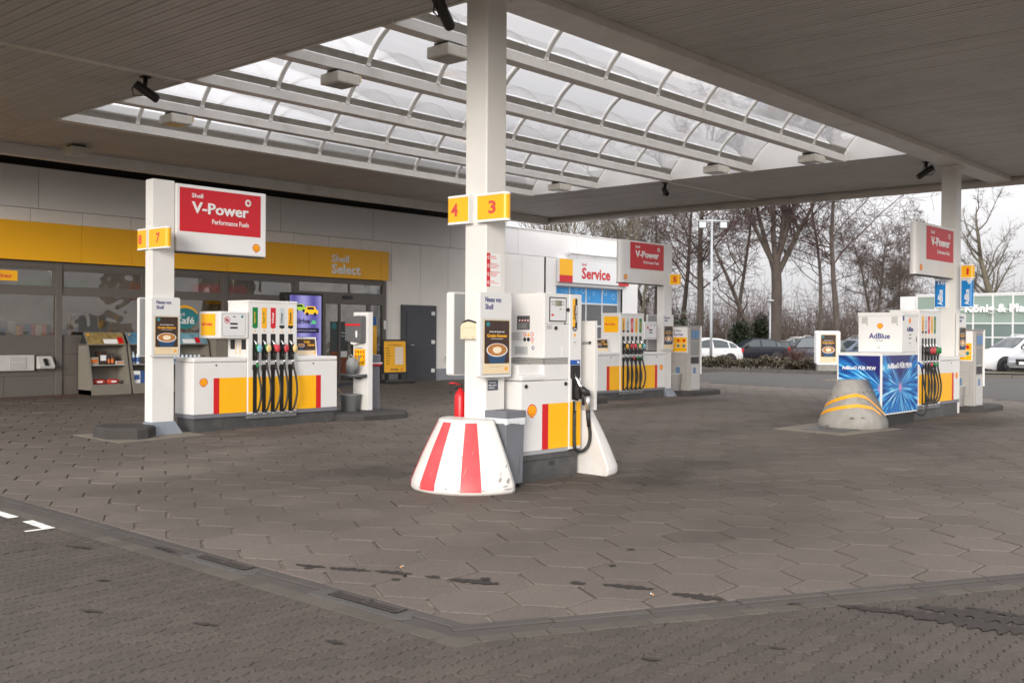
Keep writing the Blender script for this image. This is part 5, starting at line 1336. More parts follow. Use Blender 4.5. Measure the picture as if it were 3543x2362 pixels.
for k in range(6):
    ca, cb = .245+.052*(k % 3), 1.73-.055*(k//3); m = (RED, GOLD, RED, BLACK, BLACK, RED)[k]
    if k == 1: MB(fs).prism([(ca-.022, cb-.02), (ca+.022, cb-.02), (ca, cb+.022)], .0006, .0016).build('sticker', GOLD, t)
    else:
        MB(fs).ell(ca, cb, .022, .023, .0006, .0016, 16).build('sticker', m, t)
        if m is RED: MB(fs).ell(ca, cb, .016, .017, .0017, .0024, 14).build('sticker', PRINTW, t); MB(fs).prism([(ca-.013, cb+.009), (ca-.009, cb+.013), (ca+.013, cb-.009), (ca+.009, cb-.013)], .0025, .003).build('sticker', RED, t)
MB(fs).box(.35, .365, 1.628, 1.645, .0006, .0016).build('sticker', GOLD, t); MB(fs).ell(.365, 1.585, .02, .021, .0006, .0016, 16).build('sticker', NAVY, t); MB(fs).ell(.368, 1.586, .012, .013, .0017, .0022, 16).build('sticker', CASE, t)
MB(fs).box(.10, .29, 1.42+.09, 1.60, .0006, .0016).build('certificate_sheet', mat('certificate_grey', (.50, .51, .51), .3), t)
b = MB(fs)
for k in range(6): b.box(.115, .275-.03*(k % 2), 1.583-k*.012, 1.586-k*.012, .0017, .0022)
b.build('small_print', MGREY, t)

# ---- things on and round the near column
t = thing('notice_strip', 'red and white strip of safety notices on the near column', 'notice', (7.88, 7.23, 2.22))
fr = Fr('y', 7.785, 7.229, 2.215)
MB(fr).box(.05, .215, 0, .34, .0005, .002).build('text_field', PRINTW, t); MB(fr).box(0, .05, 0, .34, .0005, .003).build('red_strip', RED, t)
for k, lines in enumerate((('Video-', 'überwachung'), ('Mobiltelefon/', 'Mobilfunk', 'verboten'), ('Motor und', 'Fremdheizung', 'abstellen'), ('Rauchen', 'verboten'))):
    cb = .04+.085*k
    MB(fr).ell(.025, cb, .019, .021, .003, .004, 16).build('pictogram', PRINTW, t); MB(fr).ell(.025, cb, .015, .017, .004, .005, 14).build('pictogram', RED, t); MB(fr).box(.021, .029, cb-.010, cb+.010, .005, .006).build('pictogram', PRINTW, t)
    for j, ln in enumerate(lines): text(ln, fr, .058, cb+.018-.019*j-(.01 if len(lines) == 2 else 0), .011*len(ln), .013, REDSOFT, t, .02, .002, .0006)
t = thing('notice_plate', 'small dark grey spill notice low on the near column', 'notice', (7.88, 7.23, 1.16))
fr = Fr('y', 7.81, 7.229, 1.155); MB(fr).box(0, .155, 0, .105, .0005, .003).build('plate', mat('anthracite_plate', '#454C5C', .45), t)
for k, ln in enumerate(('aufnehmen', 'bitte sofort', 'Tropfmengen')): text(ln, fr, .012, .018+.026*k, .010*len(ln), .016, PRINTW, t, .02, .0032, .0006)
t = thing('glove_dispenser', 'yellowed plastic glove dispenser with black lip on the near column', 'dispenser', (7.77, 7.43, 1.68))
fr = Fr('x', 7.774, 7.545, 1.675)
MB(fr).prism([(0, 0), (.235, 0), (.235, .13), (.21, .165), (.15, .18), (.085, .18), (.025, .165), (0, .13)], 0, .045).build('tray', mat('aged_ivory_plastic', (.72, .63, .45), .5, var=.05, scale=12), t, bevel=.008)
MB(fr).tube([(.02, .168, .03), (.075, .186, .045), (.117, .196, .048), (.16, .186, .045), (.215, .168, .03)], .010, 8).build('lip', BLACK, t)
b = MB(fr)
for a in (.05, .095, .14, .185): b.box(a, a+.022, .115, .121, .0455, .047)
for a in (.055, .075, .17, .19): b.box(a, a+.004, .0, .03, .0455, .048)
b.build('embossing', mat('dark_ivory', (.45, .38, .26), .6), t)
t = thing('fire_extinguisher', 'red fire extinguisher standing behind the near column', 'extinguisher', (7.99, 7.72, .88))
cx, cy = 7.94, 7.74; b = MB(); b.lathe([(.06, .60), (.066, .62), (.066, 1.06), (.05, 1.11), (.025, 1.135), (.022, 1.155)], cx, cy, 20); b.build('bottle', RED, t)
MB().tube([(cx, cy, 1.15), (cx, cy, 1.19)], .018, 10).build('valve', BLACK, t)
MB().tube([(cx, cy, 1.19), (cx-.06, cy+.05, 1.21), (cx-.09, cy+.08, 1.205)], .008, 6).build('handle', RED, t)
MB().tube([(cx-.02, cy+.01, 1.165), (cx-.07, cy+.06, 1.14), (cx-.085, cy+.07, 1.10)], .010, 6).build('nozzle_hose', BLACK, t)
MB().box(cx-.03, cx+.13, cy-.22, cy-.05, .62, .70).build('wall_bracket', BLACK, t)
t = thing('waste_bin', 'tall grey waste bin with plastic liner beside the near column', 'bin', (7.93, 7.10, .21))
BING = mat('bin_grey', (.15, .158, .178), .5, var=.06, scale=7); x0, x1, ya, yb2 = 7.79, 8.07, 6.955, 7.225
b = MB(); x0b, x1b, yab, ybb = x0+.01, x1-.012, ya+.01, yb2-.01
b.add([(x0b, yab, .215), (x1b, yab, .215), (x1b, ybb, .215), (x0b, ybb, .215), (x0, ya, .83), (x1, ya, .83), (x1, yb2, .83), (x0, yb2, .83)], [(0, 3, 2, 1), (4, 5, 6, 7), (0, 1, 5, 4), (1, 2, 6, 5), (2, 3, 7, 6), (3, 0, 4, 7)])
b.build('body', BING, t, bevel=.006)
b = MB(); o_, i_ = .012, .045
v = [(x0-o_, ya-o_), (x1+o_, ya-o_), (x1+o_, yb2+o_), (x0-o_, yb2+o_)]; vi = [(x0+i_, ya+i_), (x1-i_, ya+i_), (x1-i_, yb2-i_), (x0+i_, yb2-i_)]
b.add([(x, y, .885) for x, y in v]+[(x, y, .955) for x, y in v]+[(x, y, .955) for x, y in vi]+[(x, y, .86) for x, y in vi],
      [(i, (i+1) % 4, 4+(i+1) % 4, 4+i) for i in range(4)]+[(4+i, 4+(i+1) % 4, 8+(i+1) % 4, 8+i) for i in range(4)]+[(8+i, 8+(i+1) % 4, 12+(i+1) % 4, 12+i) for i in range(4)])
b.build('rim', BING, t)
b = MB(); n = 48; vs = []
per = [(x0-.006, ya-.006), (x1+.006, ya-.006), (x1+.006, yb2+.006), (x0-.006, yb2+.006)]; r = random.Random(4)
for k in range(n):
    u = k/n*4; i = int(u); f_ = u-i; p, q = per[i % 4], per[(i+1) % 4]; x, y = p[0]+(q[0]-p[0])*f_, p[1]+(q[1]-p[1])*f_
    d = .006+.002*sin(k*2.3)+r.uniform(0, .003); nx, ny = (x-7.93)/.15, (y-7.09)/.14
    vs += [(x, y, .887), (x+nx*d, y+ny*d, .86), (x+nx*d*.7, y+ny*d*.7, .822+.010*sin(k*.45)+r.uniform(-.003, .003))]
b.add(vs, [(3*k+j, 3*((k+1) % n)+j, 3*((k+1) % n)+j+1, 3*k+j+1) for k in range(n) for j in range(2)], True)
b.build('bin_liner', mat('bin_liner_film', (.62, .64, .66), .25, var=.1, scale=20), t)
for x, y in ((x0+.03, ya+.03), (x1-.05, ya+.03), (x1-.05, yb2-.05), (x0+.03, yb2-.05)): MB().box(x, x+.03, y, y+.03, g(x, y)-.005, .216).build('foot', BLACK, t)
scr = MB(Fr('y', 0, ya+.004, 0)); scr.prism([(7.99, .33), (8.003, .44), (7.999, .52), (8.008, .42), (7.996, .30)], .001, .002); scr.build('scratch', mat('scratch_dark', (.11, .11, .12), .6), t)
t = thing('wind_guard', 'plain white upright panel with two rails behind the lorry pump', 'guard', (9.4, 7.38, .89))
MB().box(9.40, 9.43, 7.075, 7.70, .888, 1.885).build('sheet', WHITE2, t, bevel=.006)
MB().box(9.392, 9.44, 7.060, 7.0745, .885, 1.888).build('edge_profile', WHITE, t, bevel=.004)
for z in (1.06, 1.63):
    MB().box(9.375, 9.399, 7.13, 7.66, z, z+.022).build('rail', ALU, t)
    MB().box(9.368, 9.399, 7.115, 7.13, z-.004, z+.026).build('rail_end', DGREY, t)

# ---- AdBlue cabinet
def streaks(name, cx, cy, cz, face):
    m = bpy.data.materials.new(name); m.use_nodes = True; N = m.node_tree.nodes; L = m.node_tree.links; bs = N['Principled BSDF']; bs.inputs['Roughness'].default_value = .3
    ge = N.new('ShaderNodeNewGeometry'); sp = N.new('ShaderNodeSeparateXYZ'); L.new(ge.outputs['Position'], sp.inputs[0])
    def mth(op, a, b=None):
        n = N.new('ShaderNodeMath'); n.operation = op
        for i, q in enumerate((a, b)):
            if q is None: continue
            if isinstance(q, (int, float)): n.inputs[i].default_value = q
            else: L.new(q, n.inputs[i])
        return n.outputs[0]
    u = mth('SUBTRACT', sp.outputs[0 if face == 'y' else 1], cx if face == 'y' else cy); v = mth('SUBTRACT', sp.outputs[2], cz)
    an = mth('ARCTAN2', v, u); ra = mth('SQRT', mth('ADD', mth('MULTIPLY', u, u), mth('MULTIPLY', v, v)))
    cb = N.new('ShaderNodeCombineXYZ'); L.new(mth('MULTIPLY', an, 7.0), cb.inputs[0]); L.new(mth('MULTIPLY', ra, 1.1), cb.inputs[1])
    no = N.new('ShaderNodeTexNoise'); no.inputs['Scale'].default_value = 1.6; no.inputs['Detail'].default_value = 5; L.new(cb.outputs[0], no.inputs['Vector'])
    cr = N.new('ShaderNodeValToRGB'); e = cr.color_ramp.elements
    for p, c in ((.0, '#0A1030'), (.40, '#123A82'), (.52, '#1E78C4'), (.60, '#5FC4EE'), (.66, '#D8F0FA'), (.72, '#1C4FA4'), (1, '#0B1236')):
        x = e.new(p) if p not in (0, 1) else e[0 if p == 0 else -1]; x.color = (*lin(c), 1)
    L.new(no.outputs[0], cr.inputs[0])
    # night sky above, streaks below
    mr_ = N.new('ShaderNodeMapRange'); mr_.inputs[1].default_value = .02; mr_.inputs[2].default_value = .20; L.new(mth('SUBTRACT', v, mth('MULTIPLY', mth('ABSOLUTE', u), .75)), mr_.inputs[0])
    mx = N.new('ShaderNodeMix'); mx.data_type = 'RGBA'; L.new(mr_.outputs[0], mx.inputs[0]); L.new(cr.outputs[0], mx.inputs[6]); mx.inputs[7].default_value = (*lin('#20206A'), 1)
    # rosy glow round the vanishing point
    m2 = N.new('ShaderNodeMapRange'); m2.inputs[1].default_value = .10; m2.inputs[2].default_value = .0; L.new(ra, m2.inputs[0])
    m3 = N.new('ShaderNodeMix'); m3.data_type = 'RGBA'; L.new(m2.outputs[0], m3.inputs[0]); L.new(mx.outputs[2], m3.inputs[6]); m3.inputs[7].default_value = (*lin('#E58CB8'), 1)
    L.new(m3.outputs[2], bs.inputs['Base Color']); return m
t = thing('adblue_cabinet', 'AdBlue unit with blue light streak print below and white box on top', 'dispenser cabinet', (18.1, 7.36, .2))
X0, X1, Y0, Y1 = 17.29, 18.92, 6.966, 7.755
MB().box(X0+.04, X1-.02, Y0+.05, Y1-.05, g(18, 7.3)-.02, .405).build('plinth', BLACK, t)
MB().box(X0, X1, Y0, Y1, .405, 1.462).build('cabinet', CASE, t, bevel=.008)
fy, fxx = Fr('y', 0, Y0, 0), Fr('x', X0, Y1, 0)
MB(fy).box(X0+.03, X1-.01, .432, 1.418, .0005, .003).build('print_panel', streaks('streak_print_front', 18.1, 0, .86, 'y'), t)
MB(fxx).box(.03, Y1-Y0-.03, .432, 1.412, .0005, .003).build('print_panel', streaks('streak_print_side', 0, 6.95, .86, 'x'), t)
text('AdBlue® FÜR PKW', fy, 17.53, 1.19, 1.10, .115, PRINTW, t, .03, .0035); text('AdBlue® FÜR PKW', fxx, .09, 1.17, .60, .075, PRINTW, t, .03, .0035)
HX = 18.17
MB().box(HX, X1+.005, Y0, Y1, 1.466, 2.15).build('hut', CASE, t, bevel=.008)
MB().box(HX-.012, X1+.015, Y0-.012, Y1+.012, 2.105, 2.165).build('hut_lid', CASE, t, bevel=.008)
fh = Fr('x', HX, Y1, 0)
pecten(fh, .395, 1.925, .105, t, .001); text('AdBlue', fh, .195, 1.70, .38, .10, NAVY, t, .02, .002); text('VON SHELL', fh, .30, 1.655, .16, .022, NAVY, t, .0, .002, .0006)
for a in (.06, .60): MB(fh).box(a, a+.11, 1.97, 2.09, .0006, .002).build('sticker', LGREY, t)
for a in (.16, .70): MB(fh).ell(a, 1.95, .011, .011, .0006, .002, 10).build('green_dot', NZ['green'], t)
MB(fh).ell(.375, 1.55, .016, .016, .0006, .012, 12).build('lock', ALU, t)
fh2 = Fr('y', 0, Y0, 0)
pecten(fh2, 18.52, 2.02, .10, t, .001); text('AdBlue', fh2, 18.38, 1.83, .30, .085, NAVY, t, .02, .002)
MB(fh2).box(HX+.02, HX+.09, 2.02, 2.10, .0006, .002).build('sticker', NAVY, t)
for z in (1.76, 1.70): MB(fh2).box(18.47, 18.60, z, z+.025, .0006, .002).build('readout', LCD, t)
MB(fh2).box(18.82, 18.85, 1.65, 1.74, .0006, .004).build('card_slot', BLACK, t); MB(fh2).box(18.50, 18.56, 1.62, 1.635, .0006, .002).build('sticker', BLACK, t)
MB().tube([(18.88, Y0-.02, 1.28), (18.88, Y0-.07, 1.24), (18.9, Y0-.08, 1.18)], [.016, .024, .018], 8).build('nozzle', mat('adblue_nozzle_blue', '#1C5FAE', .4), t)
MB().tube([(18.9, Y0-.08, 1.18), (18.93, Y0-.11, .9), (19.0, Y0-.14, .6), (19.02, Y0-.12, .40), (18.95, Y0-.09, .33), (18.85, Y0-.05, .35), (18.8, Y0+.02, .40)], .016, 8).build('hose', RUBBER, t)

# ---- island kerbs
def kerb_block(pts, h, label, x, y, name='island_kerb'):
    z = g(x, y); v, f = stone(ccw(pts), z+h, inset=.03, drop=.03, depth=h+.02)
    o = MB().add(v, f).build(name, KERBM, None); tag(o, label, 'kerb', 'island kerbs'); return o
def octo(x0, x1, y0, y1, c): return [(x0+c, y0), (x1-c, y0), (x1, y0+c), (x1, y1-c), (x1-c, y1), (x0+c, y1), (x0, y1-c), (x0, y0+c)]
kerb_block(octo(7.12, 7.84, 13.45, 14.45, .28), .155, 'dark chamfered kerb block before the pylon with numbers 8 and 7', 7.5, 13.9)
kerb_block(octo(11.12, 12.72, 13.40, 14.62, .32), .10, 'dark chamfered kerb under the white windscreen service post', 12, 14.0)
kerb_block(octo(21.62, 23.3, 13.42, 14.45, .2), .12, 'dark kerb under the grey service station by the number 5 pylon', 22.3, 13.9)
kerb_block(octo(22.1, 23.75, 6.86, 7.9, .2), .11, 'dark kerb under the grey service station by the far column', 22.8, 7.3)
kerb_block(octo(17.55, 18.36, 13.30, 14.3, .2), .14, 'dark kerb block left of the pump with number 5', 18, 13.8)

# ---- service post with towel box, can and bucket
zk = g(12, 14)+.10
t = thing('service_post', 'white windscreen service post carrying notices next to the shop side pump', 'service post', (12.05, 14.15, zk))
MB().box(12.0, 12.11, 13.96, 14.355, zk, 2.105).build('post', WHITE, t, bevel=.006)
MB().box(11.9, 12.35, 13.95, 14.42, zk, zk+.02).build('foot_plate', DGREY, t)
fp = Fr('x', 11.999, 14.355, 0); MB(fp).box(.03, .325, 1.17, 1.46, .0005, .002).build('notice', YELLOW, t); text('Für Ihre Sicherheit', fp, .05, 1.47, .2, .02, NAVY, t, .02, .001, .0006)
for k in range(8):
    ca, cb = .07+.07*(k % 4), 1.405-.075*(k//4); MB(fp).ell(ca, cb, .018, .02, .002, .003, 12).build('pictogram', (RED, BLACK, RED, RED, RED, BLACK, BLACK, RED)[k], t)
b = MB(fp)
for k in range(3): b.box(.12, .30, 1.20+k*.017, 1.208+k*.017, .002, .0025)
b.build('small_print', BLACK, t)
t = thing('towel_dispenser', 'grey paper towel dispenser with red stripe on the white service post', 'dispenser', (11.92, 14.17, 1.62))
fd = Fr('x', 11.87, 14.43, 0)
MB(fd).prism([(0, 1.60), (.40, 1.56), (.42, 1.58), (.42, 2.02), (.40, 2.045), (.02, 2.03), (0, 2.01)], -.128, 0).build('case', mat('dispenser_grey', (.115, .115, .12), .45), t, bevel=.012)
MB(fd).box(.004, .416, 1.865, 1.90, .0005, .004).build('red_stripe', RED, t)
MB(fd).prism([(.30, 1.66), (.33, 1.66), (.34, 1.72), (.33, 1.78), (.30, 1.78), (.29, 1.73)], .001, .008).build('paper_tongue', PRINTW, t)
MB(fd).ell(.20, 1.565, .09, .03, -.10, -.03, 12).build('paper_end', PRINTW, t)
t = thing('watering_can', 'grey plastic watering can on the shelf of the white service post', 'watering can', (11.82, 14.16, 1.01))
CANG = mat('can_grey_plastic', (.25, .26, .265), .5, var=.05)
MB().tube([(11.84, 14.2, 1.03), (11.84, 14.2, 1.20), (11.84, 14.2, 1.27), (11.84, 14.2, 1.31)], [.10, .105, .085, .05], 18).build('body', CANG, t)
MB().tube([(11.83, 14.13, 1.06), (11.81, 14.03, 1.16), (11.80, 13.97, 1.28), (11.80, 13.95, 1.33), (11.80, 13.93, 1.335)], [.03, .022, .016, .014, .012], 10).build('spout', CANG, t)
MB().tube([(11.84, 14.16, 1.31), (11.84, 14.22, 1.36), (11.84, 14.28, 1.32), (11.84, 14.30, 1.2), (11.84, 14.29, 1.1)], .012, 8).build('handle', CANG, t)
t = thing('can_shelf', 'small dark round shelf fixed to the white service post', 'shelf', (11.85, 14.15, .96))
b = MB(); b.lathe([(.15, .965), (.21, .985), (.215, 1.02), (.20, 1.025), (.19, 1.0), (.02, .995)], 11.83, 14.15, 24, sy=1.2); b.build('tray', mat('dark_tray', (.10, .105, .11), .5), t)
MB().box(11.9, 12.0, 14.12, 14.18, .93, .985).build('arm', BLACK, t)
def bucket(cx, cy, z, label, m, stick=True, r=.165, h=.30):
    t = thing('bucket', label, 'bucket', (cx, cy, z), 'squeegee buckets')
    b = MB(); b.lathe([(r*.82, z), (r*.97, z+h-.02), (r*1.06, z+h-.015), (r*1.06, z+h), (r*.96, z+h), (r*.88, z+h-.06), (.01, z+h-.06)], cx, cy, 24, sy=1.12); b.build('tub', m, t)
    if stick:
        MB().tube([(cx-.02, cy+.05, z+h-.08), (cx-.10, cy+.22, z+h+.09)], .009, 6).build('squeegee_handle', mat('stick_wood', (.35, .26, .15), .6), t)
        MB().box(cx-.05, cx+.03, cy-.02, cy+.1, z+h-.09, z+h-.05).build('squeegee_head', BLACK, t)
bucket(11.78, 14.18, zk, 'grey squeegee bucket at the foot of the white service post', CANG)
t = thing('waste_bin', 'slim grey waste bin with red band behind the white service post', 'bin', (12.4, 14.35, zk))
MB().box(12.22, 12.50, 14.2, 14.5, zk, zk+.78).build('body', MGREY, t, bevel=.03, seg=3); MB().box(12.205, 12.515, 14.185, 14.515, zk+.78, zk+.82).build('red_band', RED, t, bevel=.01)
MB().box(12.195, 12.525, 14.175, 14.525, zk+.82, zk+.84).build('liner', PRINTW, t); MB().box(12.21, 12.51, 14.19, 14.51, zk+.84, zk+.98).build('hood', MGREY, t, bevel=.025, seg=3)

# ---- grey service stations
STG = mat('service_station_grey', (.40, .385, .365), .5, var=.05, scale=5); STD = mat('service_station_dark_grey', (.25, .245, .24), .5, var=.08)  # second, darker grey for the roof, hatch rims and bays
def station(x0, yf, zb, label, label_b):
    x1, yb, zt = x0+.50, yf+.60, zb+1.58
    t = thing('service_station', label, 'service station', ((x0+x1)/2, yf+.3, zb), 'grey air and towel stations')
    MB().box(x0, x1, yf, yb, zb, zt).build('case', STG, t, bevel=.012)
    MB().box(x0-.01, x1+.012, yf-.012, yb+.01, zt-.03, zt+.01).build('roof', STD, t, bevel=.006)
    MB().box(x1+.002, x1+.022, yf-.03, yf+.02, zb+.4, zt).build('side_fin', PRINTW, t)
    fs = Fr('x', x0-.0005, yb, 0)
    MB(fs).box(.03, .55, zb+.93, zt-.03, .001, .012).build('notice_frame', PRINTW, t)
    text('Für Ihre', fs, .10, zt-.15, .26, .06, NAVY, t, .02, .0125, .001); text('Sicherheit', fs, .10, zt-.24, .32, .06, NAVY, t, .02, .0125, .001)
    MB(fs).box(.05, .53, zb+.95, zt-.28, .0122, .014).build('notice_field', YELLOW, t)
    for k in range(6): MB(fs).ell(.13+.16*(k % 3), zt-.36-.13*(k//3), .035, .04, .014, .0152, 12).build('pictogram', (RED, RED, RED, GOLD, TEAL, TEAL)[k], t)
    for z in (zb+1.05, zb+1.14): MB(fs).box(.05, .53, z, z+.008, .014, .0148).build('divider', PRINTW, t)
    MB(fs).rrect(.07, .50, zb+.70, zb+.87, .02, .0005, .008).build('hatch', STD, t); MB(fs).rrect(.075, .495, zb+.705, zb+.865, .018, .008, .010).build('hatch_face', STG, t)
    MB(fs).rrect(.07, .50, zb+.20, zb+.64, .02, .0005, .008).build('hatch', STD, t); MB(fs).rrect(.075, .495, zb+.205, zb+.635, .018, .008, .010).build('hatch_face', STG, t)
    MB(fs).box(.22, .34, zb+.42, zb+.57, .0102, .012).build('sticker', mat('station_sticker', '#5E7C9C', .4), t)
    ff_ = Fr('y', x0, yf-.0005, 0)
    MB(ff_).box(.06, .44, zt-.36, zt-.06, .0005, .006).build('dispenser_bay', STD, t)
    for a in (.09, .27): MB(ff_).box(a, a+.14, zt-.30, zt-.12, .006, .02).build('dispenser_card', mat('station_blue', '#5C82AE', .4), t)
    MB(ff_).box(.06, .44, zb+.86, zt-.38, .0005, .004).build('recess', STD, t)
    MB(ff_).box(.07, .43, zb+.66, zb+.82, .0005, .004).build('waste_slot', BLACK, t)
    MB(ff_).box(.07, .45, zb+.03, zb+.62, .0005, .01).build('bin_door', LGREY, t, bevel=.004); MB(ff_).box(.16, .28, zb+.42, zb+.56, .0102, .012).build('sticker', mat('station_sticker', '#5E7C9C', .4), t)
    tb = bucket(x0-.17, yf+.33, zb, label_b, LGREY, True, .17, .42)
station(21.92, 13.60, g(22, 13.6)+.12, 'grey service station with yellow notice by the number 5 pylon', 'pale bucket with squeegee beside the station by the number 5 pylon')
station(22.48, 7.10, g(22.6, 7.1)+.11, 'grey service station with yellow notice by the far canopy column', 'pale bucket at the station by the far canopy column')

# ================================================================== IN FRONT OF THE SHOP
# goods racks
RACK = mat('rack_khaki_steel', (.20, .18, .15), .5, var=.05, scale=4)
def rack(x0, x1, label, seed, items):
    z0 = g(x0, 21.7)-.005; yf = 21.72; yb = 22.33
    t = thing('goods_rack', label, 'goods rack', ((x0+x1)/2, (yf+yb)/2, z0), 'outdoor goods racks')
    side = [(yf, z0), (yb, z0), (yb, z0+1.10), (yf+.24, z0+1.10), (yf+.02, z0+.20)]
    for x in (x0, x1-.05): MB().prism(side, x, x+.05, 'x').build('side_panel', RACK, t)
    MB().box(x0, x1, yf-.01, yb, z0, z0+.12).build('base', RACK, t, bevel=.004); MB().box(x0+.05, x1-.05, yf+.02, yf+.04, z0+.12, z0+.24).build('kick_board', RACK, t)
    MB().box(x0+.05, x1-.05, yb-.03, yb, z0+.12, z0+1.10).build('back_panel', mat('rack_back', (.28, .26, .22), .6), t)
    for z, d in ((.23, .05), (.66, .16)): MB().box(x0+.05, x1-.05, yf+d, yb-.03, z0+z-.015, z0+z).build('shelf', LGREY, t)
    MB().box(x0, x1, yf+.22, yb, z0+1.085, z0+1.115).build('top', RACK, t)
    MB().prism([(yf+.22, z0+1.09), (yf+.42, z0+1.37), (yb, z0+1.12)], x0+.02, x1-.02, 'x').build('header_wedge', BLACK, t)
    fr = Fr('y', x0, yf+.215, z0+1.09, radians(35)); H_ = .345
    MB(fr).box(.01, x1-x0-.01, .0, H_, .0, .012).build('header_frame', RACK, t); s = MB(fr).box(.035, x1-x0-.035, .02, H_-.02, .012, .015).build('header_poster', items['poster'], t)
    MB(fr).box(.40, .72, .03, .15, .015, .017).build('poster_caption', PRINTW, s); MB(fr).box(.74, .86, .04, .20, .015, .017).build('poster_patch', RED, s); pecten(fr, .09, .27, .05, s, .015)
    r = random.Random(seed); n = 0
    for lev, kind in items['goods']:
        z = z0+(.23 if lev == 0 else .66)+.001; y = yf+(.10 if lev == 0 else .20)
        for (a, wd, dp, ht, m, shp, lab) in kind:
            o = thing('product', lab, 'product', (x0+a+wd/2, y+dp/2, z), 'goods on the outdoor racks')
            if shp == 'bottle':
                b = MB(); b.lathe([(wd*.45, z), (wd*.5, z+.02), (wd*.5, z+ht*.6), (wd*.2, z+ht*.82), (wd*.2, z+ht*.92)], x0+a+wd/2, y+dp/2, 12); b.build('bottle', m, o)
                b = MB(); b.lathe([(wd*.23, z+ht*.92), (wd*.23, z+ht)], x0+a+wd/2, y+dp/2, 10); b.build('cap', BLACK, o)
                b = MB(); b.lathe([(wd*.505, z+ht*.15), (wd*.505, z+ht*.5)], x0+a+wd/2, y+dp/2, 12, caps=False); b.build('label_band', items.get('band', PROD[6]), o)
            elif shp == 'bag':
                b = MB(); b.tube([(x0+a, y+dp/2, z+ht*.42), (x0+a+wd*.15, y+dp/2, z+ht*.5), (x0+a+wd*.5, y+dp/2, z+ht*.5), (x0+a+wd*.85, y+dp/2, z+ht*.5), (x0+a+wd, y+dp/2, z+ht*.42)], [ht*.28, ht*.5, ht*.5, ht*.5, ht*.28], 10); b.build('bag', m, o)
                MB(Fr('y', 0, y+dp/2-ht*.5, 0)).box(x0+a+wd*.3, x0+a+wd*.7, z+ht*.35, z+ht*.65, -.02, .002).build('print', PRINTW, o)
            else:
                MB().box(x0+a, x0+a+wd, y, y+dp, z, z+ht).build('carton', m, o, bevel=.006)
                MB(Fr('y', 0, y, 0)).box(x0+a+wd*.12, x0+a+wd*.88, z+ht*.3, z+ht*.7, .0005, .002).build('print', items.get('band', PROD[6]) if m is not PROD[5] else PRINTW, o)
    return t
photo1 = mat('garden_party_photo', '#8E7A4C', .5, var=.6, scale=9); photo2 = mat('blue_service_photo', '#4E7B97', .5, var=.5, scale=8); photo3 = mat('washer_photo', '#6E99AA', .5, var=.5, scale=8)
WB = mat('pale_blue_bottle', (.55, .66, .75), .25); CART = mat('carton_brown', (.33, .29, .23), .7)
rack(10.88, 11.80, 'khaki goods rack with garden photo header below the shop window', 1, dict(poster=photo1, goods=[
    (1, [(.06, .20, .22, .17, CART, 'box', 'brown carton at the left of the first rack shelf'), (.28, .17, .2, .30, PROD[5], 'box', 'stack of dark printed boxes on the first rack'), (.47, .075, .08, .25, PROD[5], 'bottle', 'dark bottle with orange label beside the printed boxes'), (.56, .075, .08, .25, PROD[5], 'bottle', 'dark bottle with orange label next to the clear tray'), (.66, .2, .2, .08, LGREY, 'box', 'low clear tray at the right of the first rack shelf')]),
    (0, [(.10, .32, .2, .12, PROD[0], 'bag', 'left red bag at the bottom of the first rack'), (.44, .28, .2, .12, PROD[0], 'bag', 'right red bag at the bottom of the first rack')])]))
rack(11.84, 12.76, 'khaki goods rack partly hidden behind the shop side pylon', 2, dict(poster=photo2, band=PROD[3], goods=[
    (1, [(.08, .10, .1, .30, WB, 'bottle', 'pale washer fluid bottle on the second rack'), (.20, .10, .1, .30, WB, 'bottle', 'pale washer fluid bottle left of the pylon edge')]),
    (0, [(.06, .17, .2, .28, PRINTW, 'box', 'white and blue carton at the bottom of the second rack'), (.24, .17, .2, .28, PROD[3], 'box', 'blue carton next to the pylon edge on the second rack')])]))
rack(12.82, 13.9, 'khaki goods rack with pale photo header right of the pylon', 3, dict(poster=photo3, band=PROD[3], goods=[
    (1, [(.12+.11*k, .10, .1, .22, WB, 'bottle', 'pale water bottle standing %s in the rack right of the pylon' % ('leftmost', 'second from the left', 'third from the left', 'in the middle', 'third from the right', 'second from the right', 'rightmost')[k]) for k in range(7)])]))
t = thing('goods_chest', 'closed khaki storage chest right of the goods racks', 'chest', (14.5, 22.0, .35)); MB().box(13.95, 15.1, 21.75, 22.33, .33, 1.55).build('body', RACK, t, bevel=.01); MB().box(13.93, 15.12, 21.73, 22.35, 1.55, 1.62).build('lid', RACK, t, bevel=.02)
# advertising totem with a lit screen
t = thing('screen_totem', 'tall black advertising totem with lit violet screen before the entrance', 'display', (15.75, 20.7, .36))
MB().box(15.13, 16.26, 20.60, 20.86, .30, 2.712).build('case', mat('totem_black', (.012, .012, .013), .3), t, bevel=.01)
fr = Fr('y', 0, 20.6, 0)
def screen_mat(name, c1, c2, st):
    m = bpy.data.materials.new(name); m.use_nodes = True; N = m.node_tree.nodes; L = m.node_tree.links; bs = N['Principled BSDF']; bs.inputs['Base Color'].default_value = (.02, .02, .03, 1); bs.inputs['Roughness'].default_value = .15
    ge = N.new('ShaderNodeNewGeometry'); sp = N.new('ShaderNodeSeparateXYZ'); L.new(ge.outputs['Position'], sp.inputs[0])
    w_ = N.new('ShaderNodeTexWave'); w_.inputs['Scale'].default_value = .55; w_.inputs['Distortion'].default_value = 1.5; w_.inputs['Detail'].default_value = 1; L.new(ge.outputs['Position'], w_.inputs['Vector'])
    cr = N.new('ShaderNodeValToRGB'); cr.color_ramp.elements[0].color = (*lin(c1), 1); cr.color_ramp.elements[1].color = (*lin(c2), 1); L.new(w_.outputs[0], cr.inputs[0])
    L.new(cr.outputs[0], bs.inputs['Emission Color']); bs.inputs['Emission Strength'].default_value = st; return m
